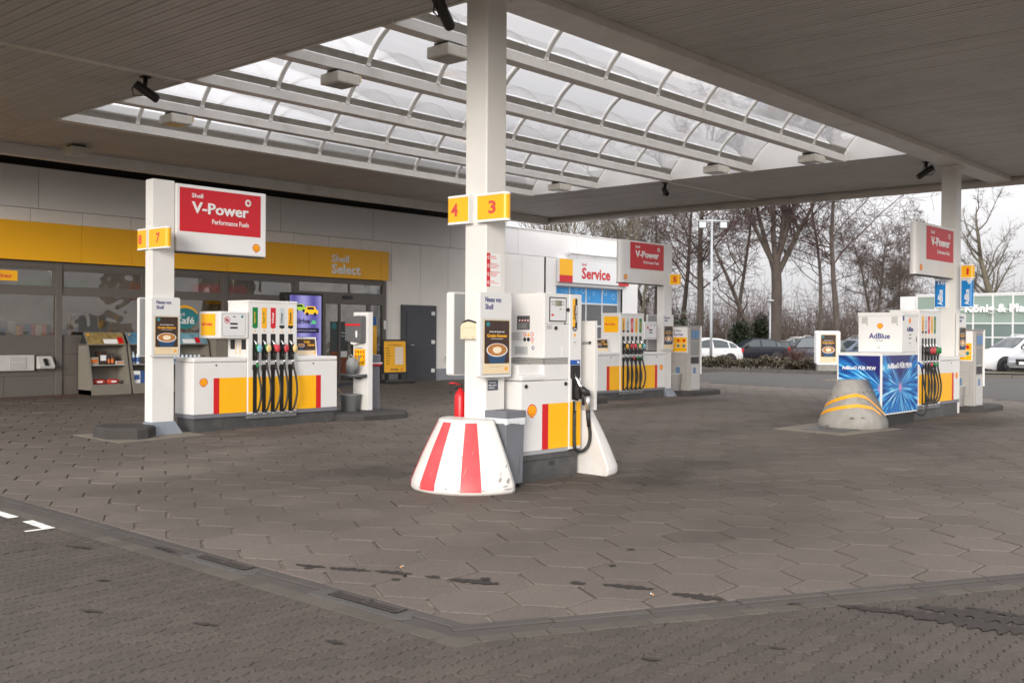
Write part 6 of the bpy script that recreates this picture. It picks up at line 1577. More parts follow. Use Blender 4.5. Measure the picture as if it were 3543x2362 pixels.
s = MB(fr).box(15.25, 16.19, .55, 2.65, .0005, .003).build('screen', screen_mat('lit_violet_screen', '#5A50A4', '#A29CDC', .40), t)
SCB = mat('screen_ink', '#171536', .3); SCG = mat('screen_green', '#52C96A', .3, emit=('#52C96A', .3)); SCY = mat('screen_yellow', '#F0B51C', .3, emit=('#F0B51C', .35)); SCL = mat('screen_lime', '#9BC23C', .3, emit=('#9BC23C', .3))
for ox, oz, k, m in ((15.38, 2.28, .85, SCL), (15.68, 2.20, 1.0, SCY)):
    b = MB(fr); b.prism([(ox, oz), (ox+.40*k, oz), (ox+.42*k, oz+.09*k), (ox+.36*k, oz+.11*k), (ox+.31*k, oz+.19*k), (ox+.07*k, oz+.19*k), (ox+.02*k, oz+.10*k)], .0032+.001*k, .004+.001*k); b.build('car_picture', m, s)
    b = MB(fr); b.prism([(ox+.07*k, oz+.11*k), (ox+.30*k, oz+.11*k), (ox+.27*k, oz+.17*k), (ox+.10*k, oz+.17*k)], .0052, .006)
    for a in (.08, .32): b.ell(ox+a*k, oz, .045*k, .045*k, .0052, .006, 12)
    b.build('car_picture_dark', SCB, s)
text('9', fr, 15.33, 1.96, .09, .14, SCG, s, .03, .0035); text('drive', fr, 15.45, 1.96, .40, .14, SCB, s, .03, .0035); text('.de', fr, 15.87, 1.96, .16, .11, SCG, s, .03, .0035)
MB(fr).box(15.30, 16.12, 1.74, 1.86, .0032, .004).build('caption_bar', SCB, s); text('Jetzt auf 9drive.de entdecken', fr, 15.34, 1.775, .70, .045, mat('screen_lilac', '#C9C2FF', .4), s, .01, .0042)
text('Die 9 Gebote des', fr, 15.34, 1.56, .74, .09, SCB, s, .01, .0035); text('Autokaufs', fr, 15.49, 1.42, .44, .09, SCB, s, .01, .0035)
# opening hours stand
t = thing('pavement_sign', 'yellow opening hours board in a black frame by the dark door', 'pavement sign', (20.0, 21.75, .36))
fr = Fr('y', 19.20, 21.70, .62, .03)
MB(fr).rrect(0, .90, 0, .96, .03, -.05, 0).build('frame', BLACK, t); s = MB(fr).box(.05, .85, .05, .91, .0005, .003).build('sheet', YELLOW, t)
text('Unsere Öffnungszeiten', fr, .2, .78, .5, .04, BROWN, s, .0, .0035)
for k, d_ in enumerate(('Sonntag', 'Samstag', 'Freitag', 'Donnerstag', 'Mittwoch', 'Dienstag', 'Montag')):
    text(d_, fr, .12, .275+.07*k, .017*len(d_), .035, BROWN, s, .01, .0035); MB(fr).box(.45, .76, .268+.07*k, .318+.07*k, .0032, .0045).build('time_field', PRINTW, s)
text('GO WELL', fr, .28, .09, .3, .06, BROWN, s, .02, .0035); pecten(fr, .70, .12, .09, s, .003)
for x in (19.35, 19.85): MB().box(x, x+.06, 21.68, 21.80, .46, .63).build('spring_leg', BLACK, t)
b = MB(); b.box(19.12, 20.18, 21.45, 21.98, g(19.6, 21.7)-.01, .47); b.build('ballast_foot', BLACK, t, bevel=.03)
t = thing('door_mat', 'flat dark blue grey mat before the sliding doors', 'mat', (18.0, 21.6, .36)); v, f = stone(ccw([(17.0, 21.2), (19.1, 21.2), (19.1, 22.3), (17.0, 22.3)]), lambda x, y: g(x, y)+.012, depth=.014); MB().add(v, f).build('pile', mat('mat_pile', (.07, .075, .095), .95, var=.15, scale=40), t)
# ================================================================== BACKGROUND
def wp(px, py, depth):
    """point seen at picture position (px, py) at a given distance along the view axis (planning helper for far things)"""
    d = FWD+RIGHT*((px-1176)/2398)+DOWN*((py-784)/2398); p = Vector((0, 0, CAM_H))+d*depth; return p
# kerbed planting strip with hedge and shrub
isl = MB(); KER = mat('roadside_kerb', (.11, .10, .088), .85, var=.15, scale=4)
A, B_ = Vector((37.0, 22.6)), Vector((42.6, 11.0)); d = (B_-A).normalized(); nrm = Vector((-d.y, d.x)); nrm = nrm if nrm.x > 0 else -nrm
root = MB().add([(p.x, p.y, z) for z in (g(38, 18)+.10,) for p in (A+nrm*.12, B_+nrm*.12, B_+nrm*2.6, A+nrm*2.6)], [(0, 1, 2, 3)]).build('planting_strip', mat('dry_grass_verge', (.06, .052, .03), .95, var=.35, scale=3, bump=.6, bscale=40), None, kind='structure')
root.name = 'verge_ground'
L_ = (B_-A).length; k_ = int(L_/1.0)
for i in range(k_):
    p, q = A+d*(L_*i/k_+.008), A+d*(L_*(i+1)/k_-.008); zz = g(p.x, p.y)
    b = MB(); b.add([(v.x, v.y, z) for z in (zz-.05, zz+.11) for v in (p, q, q+nrm*.12, p+nrm*.12)], [(0, 3, 2, 1), (4, 5, 6, 7), (0, 1, 5, 4), (1, 2, 6, 5), (2, 3, 7, 6), (3, 0, 4, 7)])
    b.build('kerb_stone', KER, root, bevel=.015)
HEDGE = mat('winter_hedge_leaf', (.062, .049, .024), .8, island=.5, var=.25, scale=2)
def scatter_leaves(name, par, cx, cy, z0, ax, ay, h, yaw, n, size, m, seed, dens=1.6):
    r = random.Random(seed); b = MB(); c, s_ = cos(yaw), sin(yaw)
    for _ in range(n):
        u = r.uniform(-1, 1); v = r.gauss(0, .5); v = max(-1, min(1, v)); top = h*(.86+.14*sin(u*ax*3.1+seed)+.10*sin(u*ax*7.7))*(1-.25*v*v)
        w_ = r.random()**.6*top; x, y = u*ax, v*ay
        X, Y = cx+x*c-y*s_, cy+x*s_+y*c; a = r.uniform(0, 2*pi); e = r.uniform(-.9, .9); sz = size*r.uniform(.6, 1.5)
        du = Vector((cos(a)*cos(e), sin(a)*cos(e), sin(e)))*sz; dv = Vector((-sin(a), cos(a), r.uniform(-.5, .5)))*sz*.5; p = Vector((X, Y, z0+w_))
        b.add([tuple(p-du), tuple(p+dv), tuple(p+du), tuple(p-dv)], [(0, 1, 2, 3)])
    return b.build(name, m, par)
t = thing('hedge', 'low brownish clipped hedge on the kerbed strip before the parked cars', 'hedge', (38.5, 21.3, .4))
hm = A+d*3.3+nrm*1.2
scatter_leaves('foliage', t, hm.x, hm.y, g(38, 21)+.12, 3.7, .9, .50, math.atan2(d.y, d.x), 9000, .055, HEDGE, 3)
b = MB(); r = random.Random(9)
for k in range(160):
    u = r.uniform(-3.5, 3.5); v = r.uniform(-.7, .7); p = hm+d*u+nrm*v; b.tube([(p.x, p.y, .4), (p.x+r.uniform(-.1, .1), p.y+r.uniform(-.1, .1), .4+r.uniform(.3, .6))], [.012, .006], 4)
TWIG = mat('twig_bark', (.066, .044, .035), .9, var=.25, scale=1.5)
b.build('stems', TWIG, t, kind='stuff')

# ---- bare trees
BARK = mat('grey_brown_bark', (.070, .056, .048), .9, var=.25, scale=2.5, bump=.6, bscale=14)
BARK2 = mat('pale_olive_bark', (.105, .09, .062), .9, var=.2, scale=2.5, bump=.5, bscale=14)
TWIG2 = mat('reddish_twig', (.066, .038, .036), .9, var=.25, scale=1.0)
def seg(b, p, q, r0, r1, n):
    t_ = (q-p); L = t_.length
    if L < 1e-4: return
    t_ /= L; u = t_.orthogonal().normalized(); v = t_.cross(u); k = len(b.v)
    for c, r_ in ((p, r0), (q, r1)):
        for i in range(n):
            a = 2*pi*i/n; w_ = c+(u*cos(a)+v*sin(a))*r_; b.v.append((w_.x, w_.y, w_.z))
    for i in range(n): b.f.append((k+i, k+(i+1) % n, k+n+(i+1) % n, k+n+i))
def grow(trunk, crown, rnd, p, d_, r0, L, level, maxl, droop=.0, spread=.7, kids=(5, 8), up=.15, budget=None):
    """a limb as a bent chain of tapered pieces that puts out side shoots"""
    steps = max(3, int(L/(.55 if level < 2 else .32))); sl = L/steps; r_ = r0; pts = [p.copy()]; dirs = [d_.copy()]
    for i in range(steps):
        d_ = (d_+Vector((rnd.gauss(0, .035 if level == 0 else .10+.05*level), rnd.gauss(0, .035 if level == 0 else .10+.05*level), rnd.gauss(0, .02 if level == 0 else .07)+up*(.10 if level else .05)-droop*(i/steps)*.25))).normalized()
        q = p+d_*sl; rn = r0*(1-(i+1)/steps*(.94 if level == 0 else .85)); rn = max(rn, .010)
        seg(trunk if level == 0 else crown, p, q, r_, rn, 8 if level == 0 else (5 if level == 1 else 3)); p = q; r_ = rn; pts.append(p.copy()); dirs.append(d_.copy())
    if level >= maxl: return
    nk = rnd.randint(*kids)
    if level == 0: nk = int(nk*2.3)
    for j in range(nk):
        f_ = (rnd.uniform(.28, 1.0) if level == 0 else rnd.uniform(.15, 1.0)); i = min(int(f_*steps), steps); base = pts[i]; bd = dirs[i]
        a = rnd.uniform(0, 2*pi); o = bd.orthogonal().normalized(); o = (o*cos(a)+bd.cross(o)*sin(a)); sp = spread*rnd.uniform(.7, 1.3)
        nd = (bd*(1-sp*.5)+o*sp).normalized()
        grow(trunk, crown, rnd, base, nd, max(.011, r0*(1-f_*.7)*(rnd.uniform(.22, .38) if level == 0 else rnd.uniform(.32, .5))), L*rnd.uniform(.30, .52)*(1.15-.5*f_), level+1, maxl, droop, spread, kids, up)
def bare_tree(x, y, h, r0, label, seed, lean=(0, 0), droop=.1, spread=.85, kids=(5, 8), maxl=3, bark=None, twig=None, stems=1, up=.2, z=None, fork=0, group='bare winter trees behind the car park'):
    rnd = random.Random(seed); z = g(x, y)-.1 if z is None else z
    t = thing('bare_tree', label, 'tree', (x, y, z), group); tr, cr = MB(), MB()
    if fork:
        rr_ = r0; q = Vector((x, y, z)); dd = Vector((.02, 0, 1)).normalized()
        for i in range(8):
            nq = q+dd*fork/8; seg(tr, q, nq, rr_*(1.35 if i == 0 else 1), rr_*.965, 12); q = nq; rr_ *= .965; dd = (dd+Vector((rnd.gauss(0, .03), rnd.gauss(0, .03), 0))).normalized()
        for s_ in range(stems):
            a = math.atan2(RIGHT.y, RIGHT.x)+(0 if s_ % 2 else pi)+rnd.uniform(-.5, .5); sp = .08+.42*(s_/(stems-1))
            grow(tr, cr, rnd, q-dd*.5*(s_ % 3), Vector((sp*cos(a), sp*sin(a), 1)).normalized(), r0*rnd.uniform(.38, .52), (h-fork)*rnd.uniform(.8, 1), 0, maxl, droop, spread, kids, up)
    for s_ in range(0 if fork else stems):
        a = 2*pi*s_/stems+rnd.uniform(-.3, .3); sp = .0 if stems == 1 else rnd.uniform(.10, .30)
        d_ = Vector((lean[0]+sp*cos(a), lean[1]+sp*sin(a), 1)).normalized()
        grow(tr, cr, rnd, Vector((x+.12*sp*cos(a), y+.12*sp*sin(a), z)), d_, r0*(1 if stems == 1 else .72), h*(1 if stems == 1 else rnd.uniform(.8, 1)), 0, maxl, droop, spread, kids, up)
    tr.build('trunk', bark or BARK, t, smooth=True); cr.build('crown', twig or TWIG, t, smooth=True)
    return t
TREES = [  # px, depth, height, radius, seed, lean, stems, label
    (1608, 66, 17, .27, 11, (.0, 0), 1, 'thick dark bare tree trunk behind the tall lamp post'),
    (1688, 70, 17, .165, 12, (.02, 0), 1, 'straight slim bare tree right of the tall lamp post'),
    (1752, 64, 10, .22, 13, (-.32, .30), 1, 'leaning bare tree crossing before the big forked tree'),
    (1780, 68, 17, .42, 14, (.0, 0), 6, 'biggest forked bare tree with several upright limbs'),
    (1880, 67, 17, .155, 15, (.03, 0), 1, 'left one of the two straight bare trees by the coffee light box'),
    (1918, 66, 18, .23, 16, (.05, -.03), 1, 'right one of the two straight bare trees, wide crown'),
    (1500, 72, 15, .24, 17, (.0, 0), 2, 'twin stemmed bare tree behind the number 5 pylon'),
    (1560, 78, 15, .24, 18, (.0, 0), 1, 'bare tree showing between the number 5 sign and the lamp post'),
    (2010, 85, 13, .25, 19, (.0, 0), 2, 'thin bare tree beyond the left end of the glass building'),
    (2075, 95, 10, .2, 20, (.0, 0), 2, 'small bare tree behind the left end of the glass building'),
]
for px_, dp, h_, r_, sd_, ln, st_, lab in TREES:
    p = wp(px_, 800, dp); bare_tree(p.x, p.y, h_, r_, lab, sd_, ln, stems=st_, twig=TWIG2 if sd_ in (11, 14, 16) else TWIG, kids=(9, 12) if sd_ not in (13, 14) else ((5, 7) if sd_ == 13 else (7, 9)), z=.1, fork=6.5 if sd_ == 14 else 0)
p = wp(2290, 800, 92); bare_tree(p.x, p.y, 13.5, .50, 'lone olive barked pollard tree above the glass building', 31, (.02, 0), droop=-.1, spread=.60, kids=(8, 10), bark=BARK2, twig=mat('olive_twig', (.088, .074, .052), .9, var=.2), up=.55, z=.1)
for i, (px_, dp, h_) in enumerate(((1235, 52, 10.5), (1262, 55, 10.2), (1290, 50, 10.8), (1318, 56, 10.5), (1346, 52, 11), (1375, 58, 11.5), (1405, 54, 11), (1438, 60, 12), (1468, 66, 12.5))):
    p = wp(px_, 800, dp)
    bare_tree(p.x, p.y, h_, .16, ('slender bare tree behind the shop roof, number %s from the canopy edge' % ('one two three four five six seven eight nine'.split()[i])), 60+i, (RND.uniform(-.05, .05), 0), spread=.5, kids=(4, 6), maxl=2, bark=BARK2, twig=mat('olive_twig', (.088, .074, .052), .9), stems=2, up=.35, z=.1, group='slender bare trees behind the shop roof')
# undergrowth and far woodland
def thicket(name, px0, px1, d0, d1, h0, h1, n, m, seed, rr=.03):
    r = random.Random(seed); b = MB()
    for _ in range(n):
        dp = r.uniform(d0, d1); p = wp(r.uniform(px0, px1), 800, dp); h_ = r.uniform(h0, h1); q = Vector((p.x, p.y, .0)); dd = Vector((r.gauss(0, .22), r.gauss(0, .22), 1)).normalized(); rad = rr*r.uniform(.5, 1.3)
        k = 5
        for i in range(k):
            nq = q+dd*h_/k; seg(b, q, nq, rad*(1-i/k*.9), rad*(1-(i+1)/k*.9), 3); 
            if i > 0:
                for _2 in range(2):
                    sd2 = Vector((r.gauss(0, 1), r.gauss(0, 1), r.uniform(0, .9))).normalized(); e = q+sd2*h_*r.uniform(.10, .24); seg(b, q, e, rad*.45, rad*.15, 3)
            q = nq; dd = (dd+Vector((r.gauss(0, .16), r.gauss(0, .16), .05))).normalized()
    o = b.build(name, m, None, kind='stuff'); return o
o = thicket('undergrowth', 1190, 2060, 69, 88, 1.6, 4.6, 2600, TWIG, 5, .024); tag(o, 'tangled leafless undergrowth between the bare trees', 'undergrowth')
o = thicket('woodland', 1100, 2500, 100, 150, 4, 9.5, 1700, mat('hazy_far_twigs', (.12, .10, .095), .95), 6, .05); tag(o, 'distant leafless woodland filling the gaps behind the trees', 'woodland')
IVY = mat('ivy_leaf', (.018, .026, .012), .6, island=.5)
for px_, dp, h_, w_, lab, sd_ in ((1540, 62, 3.2, 2.0, 'large dark ivy bush at the foot of the trees by the service station', 1), (1700, 63, 2.6, .9, 'dark ivy bush between the lamp posts', 2), (1745, 64, 2.9, .7, 'narrow dark ivy bush left of the leaning tree', 3)):
    p = wp(px_, 800, dp); t = thing('ivy_bush', lab, 'bush', (p.x, p.y, .1), 'ivy bushes among the trees')
    scatter_leaves('foliage', t, p.x, p.y, .1, w_, w_*.8, h_, .6, 2600, .11, IVY, sd_); MB().tube([(p.x, p.y, .05), (p.x+.1, p.y, h_*.6)], [.08, .03], 6).build('stem', BARK, t)
p = wp(1828, 847, 43.5); t = thing('shrub', 'small reddish leafless shrub at the end of the hedge', 'shrub', (p.x, p.y, .35)); b = MB(); r = random.Random(3)
for k in range(46):
    a = r.uniform(0, 2*pi); dd = Vector((cos(a)*r.uniform(.1, .8), sin(a)*r.uniform(.1, .8), 1)).normalized(); grow(b, b, r, Vector((p.x+r.uniform(-.1, .1), p.y+r.uniform(-.1, .1), .38)), dd, .012, r.uniform(.7, 1.05), 2, 3, kids=(4, 6), spread=.6)
b.build('stems', mat('red_brown_twig', (.085, .045, .036), .9, var=.2), t, kind='stuff')

# ---- lamp posts
LMP = mat('galvanised_lamp_post', (.36, .38, .40), .45, metal=.25, var=.05, scale=3)
p = wp(1633, 812, 45); zt = CAM_H+(771-503)/2398*45
t = thing('lamp_post', 'tall pale grey lamp post with two floodlights above the hedge', 'lamp post', (p.x, p.y, .3))
MB().tube([(p.x, p.y, .25), (p.x, p.y, 2.0), (p.x, p.y, zt)], [.065, .06, .045], 12).build('pole', LMP, t)
e = Vector((RIGHT.x, RIGHT.y, 0)).normalized(); MB().tube([tuple(Vector((p.x, p.y, zt-.06))-e*.55), tuple(Vector((p.x, p.y, zt-.06))+e*.75)], .04, 8).build('cross_arm', LMP, t)
for s_ in (-.42, .48):
    q = Vector((p.x, p.y, zt-.22))+e*s_; f_ = Vector((-FWD.x, -FWD.y, 0)).normalized()
    b = MB(); c = [q+e*a*.17+Vector((0, 0, z))+f_*y for a in (-1, 1) for z in (-.16, .14) for y in (-.08, .10)]
    b.add([tuple(v) for v in c], [(0, 1, 3, 2), (4, 6, 7, 5), (0, 2, 6, 4), (1, 5, 7, 3), (0, 4, 5, 1), (2, 3, 7, 6)]).build('floodlight', DGREY, t)
    b = MB(); b.add([tuple(q+e*a*.14+Vector((0, 0, z))+f_*.103) for a, z in ((-1, -.13), (1, -.13), (1, .11), (-1, .11))], [(0, 1, 2, 3)]).build('floodlight_glass', mat('floodlight_glass', (.5, .53, .56), .1), t)
p = wp(1768, 840, 63); zt = CAM_H+(772-692)/2398*63
t = thing('lamp_post', 'thin grey lamp post standing among the parked cars', 'lamp post', (p.x, p.y, .2)); MB().tube([(p.x, p.y, .1), (p.x, p.y, zt)], [.07, .045], 10).build('pole', LMP, t)
b = MB(); b.lathe([(.05, zt), (.22, zt+.05), (.24, zt+.10), (.10, zt+.16)], p.x, p.y, 14); b.build('lantern', LMP, t)
# ---- coffee light box at the roadside
p = wp(1902, 846, 41.5); fr0 = Vector((p.x, p.y, 0)); YAWS = -radians(50)
class FrR:
    """upright frame turned by yaw: a right, b up, c towards the viewer"""
    def __init__(s, o, yaw): s.o, s.r, s.n = Vector(o), Vector((cos(yaw), sin(yaw), 0)), Vector((sin(yaw), -cos(yaw), 0))
    def __call__(s, a, b, c): q = s.o+s.r*a+s.n*c; return (q.x, q.y, q.z+b)
fr = FrR((p.x-.47*cos(YAWS), p.y-.47*sin(YAWS), g(p.x, p.y)+.08), YAWS)
t = thing('advert_light_box', 'white roadside light box showing the coffee poster', 'light box', (p.x, p.y, .35))
MB(fr).box(.06, .88, -.1, .27, -.30, .0).build('base', CONC, t)
MB(fr).rrect(0, .94, .27, 1.62, .08, -.32, .02).build('case', mat('light_box_white', (.84, .84, .84), .3), t)
MB(fr).box(.14, .80, .36, 1.50, .0205, .025).build('inner_frame', CREAM, t)
coffee_poster(fr, .16, .38, .62, 1.10, t, t, .026)

# ---- parked cars
TYRE = mat('tyre_rubber', (.02, .02, .02), .8); RIM = mat('alloy_rim', (.45, .46, .48), .3, metal=.8); CGL = mat('car_glass', (.03, .04, .045), .06, spec=.6); LAMPG = mat('headlamp_glass', (.70, .73, .76), .08); TAIL = mat('tail_lamp_red', '#B3141C', .15)
CARSHAPE = {
 'hatch': dict(L=4.38, W=1.82, H=1.47, pts=[(-2.19, .55, .72), (-2.05, .80, .78), (-1.2, .93, .86), (-.95, .97, .88), (-.1, 1.42, .66), (.25, 1.47, .65), (1.0, 1.44, .65), (1.55, 1.30, .66), (2.0, .98, .80), (2.15, .75, .82), (2.19, .5, .78)], ws=(-.95, -.1), rs=(1.35, 1.98), belt=.95, wh=.32, wx=(-1.35, 1.30)),
 'suv': dict(L=4.70, W=1.90, H=1.67, pts=[(-2.35, .60, .78), (-2.25, .92, .84), (-1.3, 1.07, .90), (-1.0, 1.10, .92), (-.25, 1.60, .70), (.2, 1.66, .68), (1.3, 1.64, .68), (1.95, 1.50, .70), (2.22, 1.10, .84), (2.33, .85, .86), (2.35, .55, .80)], ws=(-1.0, -.25), rs=(1.85, 2.2), belt=1.08, wh=.37, wx=(-1.42, 1.44)),
 'crossover': dict(L=4.45, W=1.84, H=1.56, pts=[(-2.22, .58, .76), (-2.12, .86, .82), (-1.25, 1.0, .88), (-.98, 1.03, .9), (-.2, 1.50, .68), (.2, 1.56, .66), (.9, 1.53, .66), (1.6, 1.36, .68), (2.05, 1.04, .82), (2.18, .82, .84), (2.22, .52, .78)], ws=(-.98, -.2), rs=(1.5, 2.02), belt=1.01, wh=.35, wx=(-1.36, 1.36)),
 'sedan': dict(L=4.75, W=1.85, H=1.44, pts=[(-2.37, .52, .74), (-2.28, .76, .80), (-1.3, .92, .88), (-1.0, .95, .90), (-.15, 1.40, .66), (.25, 1.44, .65), (.9, 1.40, .65), (1.65, 1.03, .78), (2.25, .98, .82), (2.36, .75, .82), (2.37, .5, .78)], ws=(-1.0, -.15), rs=(.95, 1.6), belt=.94, wh=.32, wx=(-1.40, 1.38)),
}
def car(x, y, yaw, kind, paint, label, z=None):
    """front of the car looks along -X of its own axes"""
    S = CARSHAPE[kind]; z = g(x, y) if z is None else z; t = thing('parked_car', label, 'car', (x, y, z), 'cars parked beyond the forecourt'); c, s_ = cos(yaw), sin(yaw)
    def W(p): return (x+p[0]*c-p[1]*s_, y+p[0]*s_+p[1]*c, z+p[2])
    class FC:
        def __call__(q, a, b, cc): return W((a, b, cc))
    fc = FC(); hw = S['W']/2; b = MB(fc); secs = []
    pts = S['pts']; xs = []
    for i in range(len(pts)-1):
        for k in range(3): u = k/3; xs.append(tuple(pts[i][j]*(1-u)+pts[i+1][j]*u for j in range(3)))
    xs.append(pts[-1]); M_ = 17
    for X, zt, wt in xs:
        e = min(1, (S['L']/2-abs(X))/.30); wb = hw*(.80+.20*max(0, e)**.5); zb = .20+.10*(1-max(0, e)); bl = min(S['belt'], zt-.03); wtop = wb*wt/.92 if zt > S['belt']+.05 else wb*.86; wtop = min(wtop, wb*.94)
        half = [(wb*.90, zb), (wb*.985, zb+.10), (wb, (zb+bl)/2), (wb*.99, bl-.10), (wb*.955, bl), (wtop*1.03, max(bl+.01, zt-.10) if zt > bl+.12 else zt-.02), (wtop*.93, zt-.02), (wtop*.6, zt), (0, zt+.006)]
        secs.append([(X, -w_, zz) for w_, zz in half]+[(X, w_, zz) for w_, zz in half[::-1][1:]])
    n = len(secs[0]); b.add([p for q in secs for p in q], [(i*n+k, i*n+k+1, (i+1)*n+k+1, (i+1)*n+k) for i in range(len(secs)-1) for k in range(n-1)], True)
    b.f.append(tuple(range(n))); b.f.append(tuple((len(secs)-1)*n+k for k in range(n))[::-1])
    body = b.build('body', paint, t)
    def top(X):
        for i in range(len(pts)-1):
            if pts[i][0] <= X <= pts[i+1][0]: u = (X-pts[i][0])/(pts[i+1][0]-pts[i][0]); return pts[i][1]*(1-u)+pts[i+1][1]*u, pts[i][2]*(1-u)+pts[i+1][2]*u
        return 1, .7
    def roofw(X):
        zt, wt = top(X); return zt, min(hw*wt/.92, hw*.94)
    # windscreen and rear window
    for nm, (xa, xb) in (('windscreen', S['ws']), ('rear_window', S['rs'])):
        w_ = MB(fc); va = []
        N_ = 6
        for k in range(N_+1):
            X = xa+(xb-xa)*(.06+.88*k/N_); zt, wt = roofw(X)
            ww = (wt*.90 if zt > S['belt']+.05 else wt*.86)
            for f_ in (-1, -.5, 0, .5, 1): va.append((X, f_*ww, zt+.016-.022*abs(f_)**3))
        w_.add(va, [(i*5+k, i*5+k+1, (i+1)*5+k+1, (i+1)*5+k) for i in range(N_) for k in range(4)], True).build(nm, CGL, t)
    # side windows
    xa, xb = S['ws'][0]+.30, S['rs'][1]-.22; cuts = [xa, xa+(xb-xa)*.40, xa+(xb-xa)*.44, xa+(xb-xa)*.80, xa+(xb-xa)*.83, xb]
    for sd_ in (-1, 1):
        for a0, a1 in ((cuts[0], cuts[1]), (cuts[2], cuts[3]), (cuts[4], cuts[5])):
            w_ = MB(fc); va = []; N_ = 5
            for k in range(N_+1):
                X = a0+(a1-a0)*k/N_; zt, wt = roofw(X); bl = S['belt']+.015; zu = max(bl+.01, zt-.085)
                fr_ = min(1, (zu-bl)/.5); ylo = hw*.955+.012; yhi = wt*1.03+.012
                va += [(X, sd_*ylo, bl), (X, sd_*(ylo+(yhi-ylo)*1.0), zu)]
            w_.add(va, [(2*k, 2*k+1, 2*k+3, 2*k+2) for k in range(N_)], True).build('side_window', CGL, t)
        for wx in S['wx']:
            wh = S['wh']; w_ = MB(fc); m_ = 24
            yo = sd_*(hw+.004); w_.add([(wx+(wh+.05)*cos(2*pi*k/m_), yo, wh+(wh+.05)*sin(2*pi*k/m_)) for k in range(m_) if sin(2*pi*k/m_) > -.75], [tuple(range(len([k for k in range(m_) if sin(2*pi*k/m_) > -.75])))]).build('wheel_arch', BLACK, t)
            tb = MB(fc); prof = [(wh*.62, -.10), (wh*.95, -.11), (wh, -.07), (wh, .07), (wh*.95, .11), (wh*.62, .10)]
            va = []
            for r_, o_ in prof:
                for k in range(m_): a = 2*pi*k/m_; va.append((wx+r_*cos(a), sd_*(hw-.085)+o_, wh+r_*sin(a)))
            tb.add(va, [(i*m_+k, i*m_+(k+1) % m_, (i+1)*m_+(k+1) % m_, (i+1)*m_+k) for i in range(len(prof)-1) for k in range(m_)], True); wheel = tb.build('wheel', TYRE, t)
            rb = MB(fc); yo = sd_*(hw+.012); q = 0
            va = [(wx, yo, wh)]+[(wx+wh*.64*cos(2*pi*k/20), yo-.02*sd_, wh+wh*.64*sin(2*pi*k/20)) for k in range(20)]
            rb.add(va, [(0, 1+2*k, 1+(2*k+1) % 20) for k in range(10)]+[(1+k, 1+(k+1) % 20, 1+(k+1) % 20) for k in range(0)])
            rb.build('rim', RIM, wheel)
        mb = MB(fc); mx = S['ws'][0]+.42; mb.box(mx-.08, mx+.08, sd_*hw*1.0 if sd_ > 0 else -hw-.17, hw+.17 if sd_ > 0 else -hw, S['belt']+.0, S['belt']+.13); mb.build('mirror', BLACK if paint is not CARW else paint, t, bevel=.03)
        for hx in (xa+.75, xa+1.65): MB(fc).box(hx, hx+.18, sd_*hw-.005, sd_*hw+.02, S['belt']-.14, S['belt']-.11).build('door_handle', paint, t)
        f_ = S['pts'][1]; hl = MB(fc); hl.add([(-S['L']/2+.06, sd_*hw*.52, .62), (-S['L']/2+.08, sd_*hw*.52, .74), (-S['L']/2+.33, sd_*hw*.96, .80), (-S['L']/2+.25, sd_*hw*.965, .66)], [(0, 1, 2, 3)]); hl.v = [(p_[0], p_[1], p_[2]) for p_ in hl.v]; hl.build('headlight', LAMPG, t)
        MB(fc).box(S['L']/2-.16, S['L']/2-.02, sd_*hw*.93 if sd_ < 0 else hw*.62, sd_*hw*.62 if sd_ < 0 else hw*.93, S['belt']-.22, S['belt']-.02).build('tail_light', TAIL, t, bevel=.02)
    MB(fc).box(-S['L']/2-.012, -S['L']/2+.05, -hw*.45, hw*.45, .42, .66).build('grille', BLACK, t, bevel=.02)
    MB(fc).box(-S['L']/2-.02, -S['L']/2-.012, -.26, .26, .44, .55).build('number_plate', PRINTW, t)
    MB(fc).box(S['L']/2-.01, S['L']/2+.006, -.26, .26, .60, .71).build('number_plate', PRINTW, t)
    MB(fc).box(-S['L']/2+.05, S['L']/2-.05, -hw*.9, hw*.9, .16, .24).build('underbody', BLACK, t)
    if kind == 'suv':
        for sd_ in (-1, 1): MB(fc).tube([(-.1, sd_*hw*.66, 1.64), (.1, sd_*hw*.67, 1.70), (1.4, sd_*hw*.67, 1.69), (1.7, sd_*hw*.66, 1.60)], .018, 6).build('roof_rail', ALU, t)
    return t
CARW = mat('car_paint_white', (.62, .62, .635), .25, coat=.4); CARK = mat('car_paint_black', (.010, .010, .013), .3, spec=.25, coat=.15); CARG = mat('car_paint_grey', (.06, .062, .07), .3, spec=.3, coat=.3); CARS = mat('car_paint_silver', (.26, .27, .28), .28, metal=.4, coat=.7); CARB = mat('car_paint_blue_grey', (.05, .07, .11), .3, coat=.3); CARA = mat('car_paint_anthracite', (.013, .014, .02), .3, spec=.25, coat=.2)
def park(px_, py, dp, yaw, kind, paint, lab):
    p = wp(px_, py, dp); car(p.x, p.y, yaw, kind, paint, lab, z=p.z)
VY = math.atan2(RIGHT.y, RIGHT.x)      # heading that shows a car side on, front to the left
park(1722, 833, 62, VY+radians(10), 'hatch', CARA, 'dark hatchback parked side on behind the hedge')
park(1606, 842, 56, VY+radians(18), 'crossover', CARW, 'white off-roader behind the hedge at the tall lamp post')
park(1708, 828, 72, VY+radians(20), 'suv', CARS, 'silver off-roader roof showing behind the side-on hatchback')
park(1800, 836, 64, VY+radians(205), 'sedan', CARK, 'black saloon nose behind the leafless shrub')
park(1872, 832, 70, VY+radians(172), 'suv', CARS, 'silver grey car with red tail lamp left of the coffee light box')
park(1878, 852, 50, VY+radians(62), 'suv', CARA, 'dark car nose peeping out left of the coffee light box')
park(1955, 840, 58, VY+radians(24), 'hatch', CARB, 'blue grey car between the light box and the AdBlue cabinet')
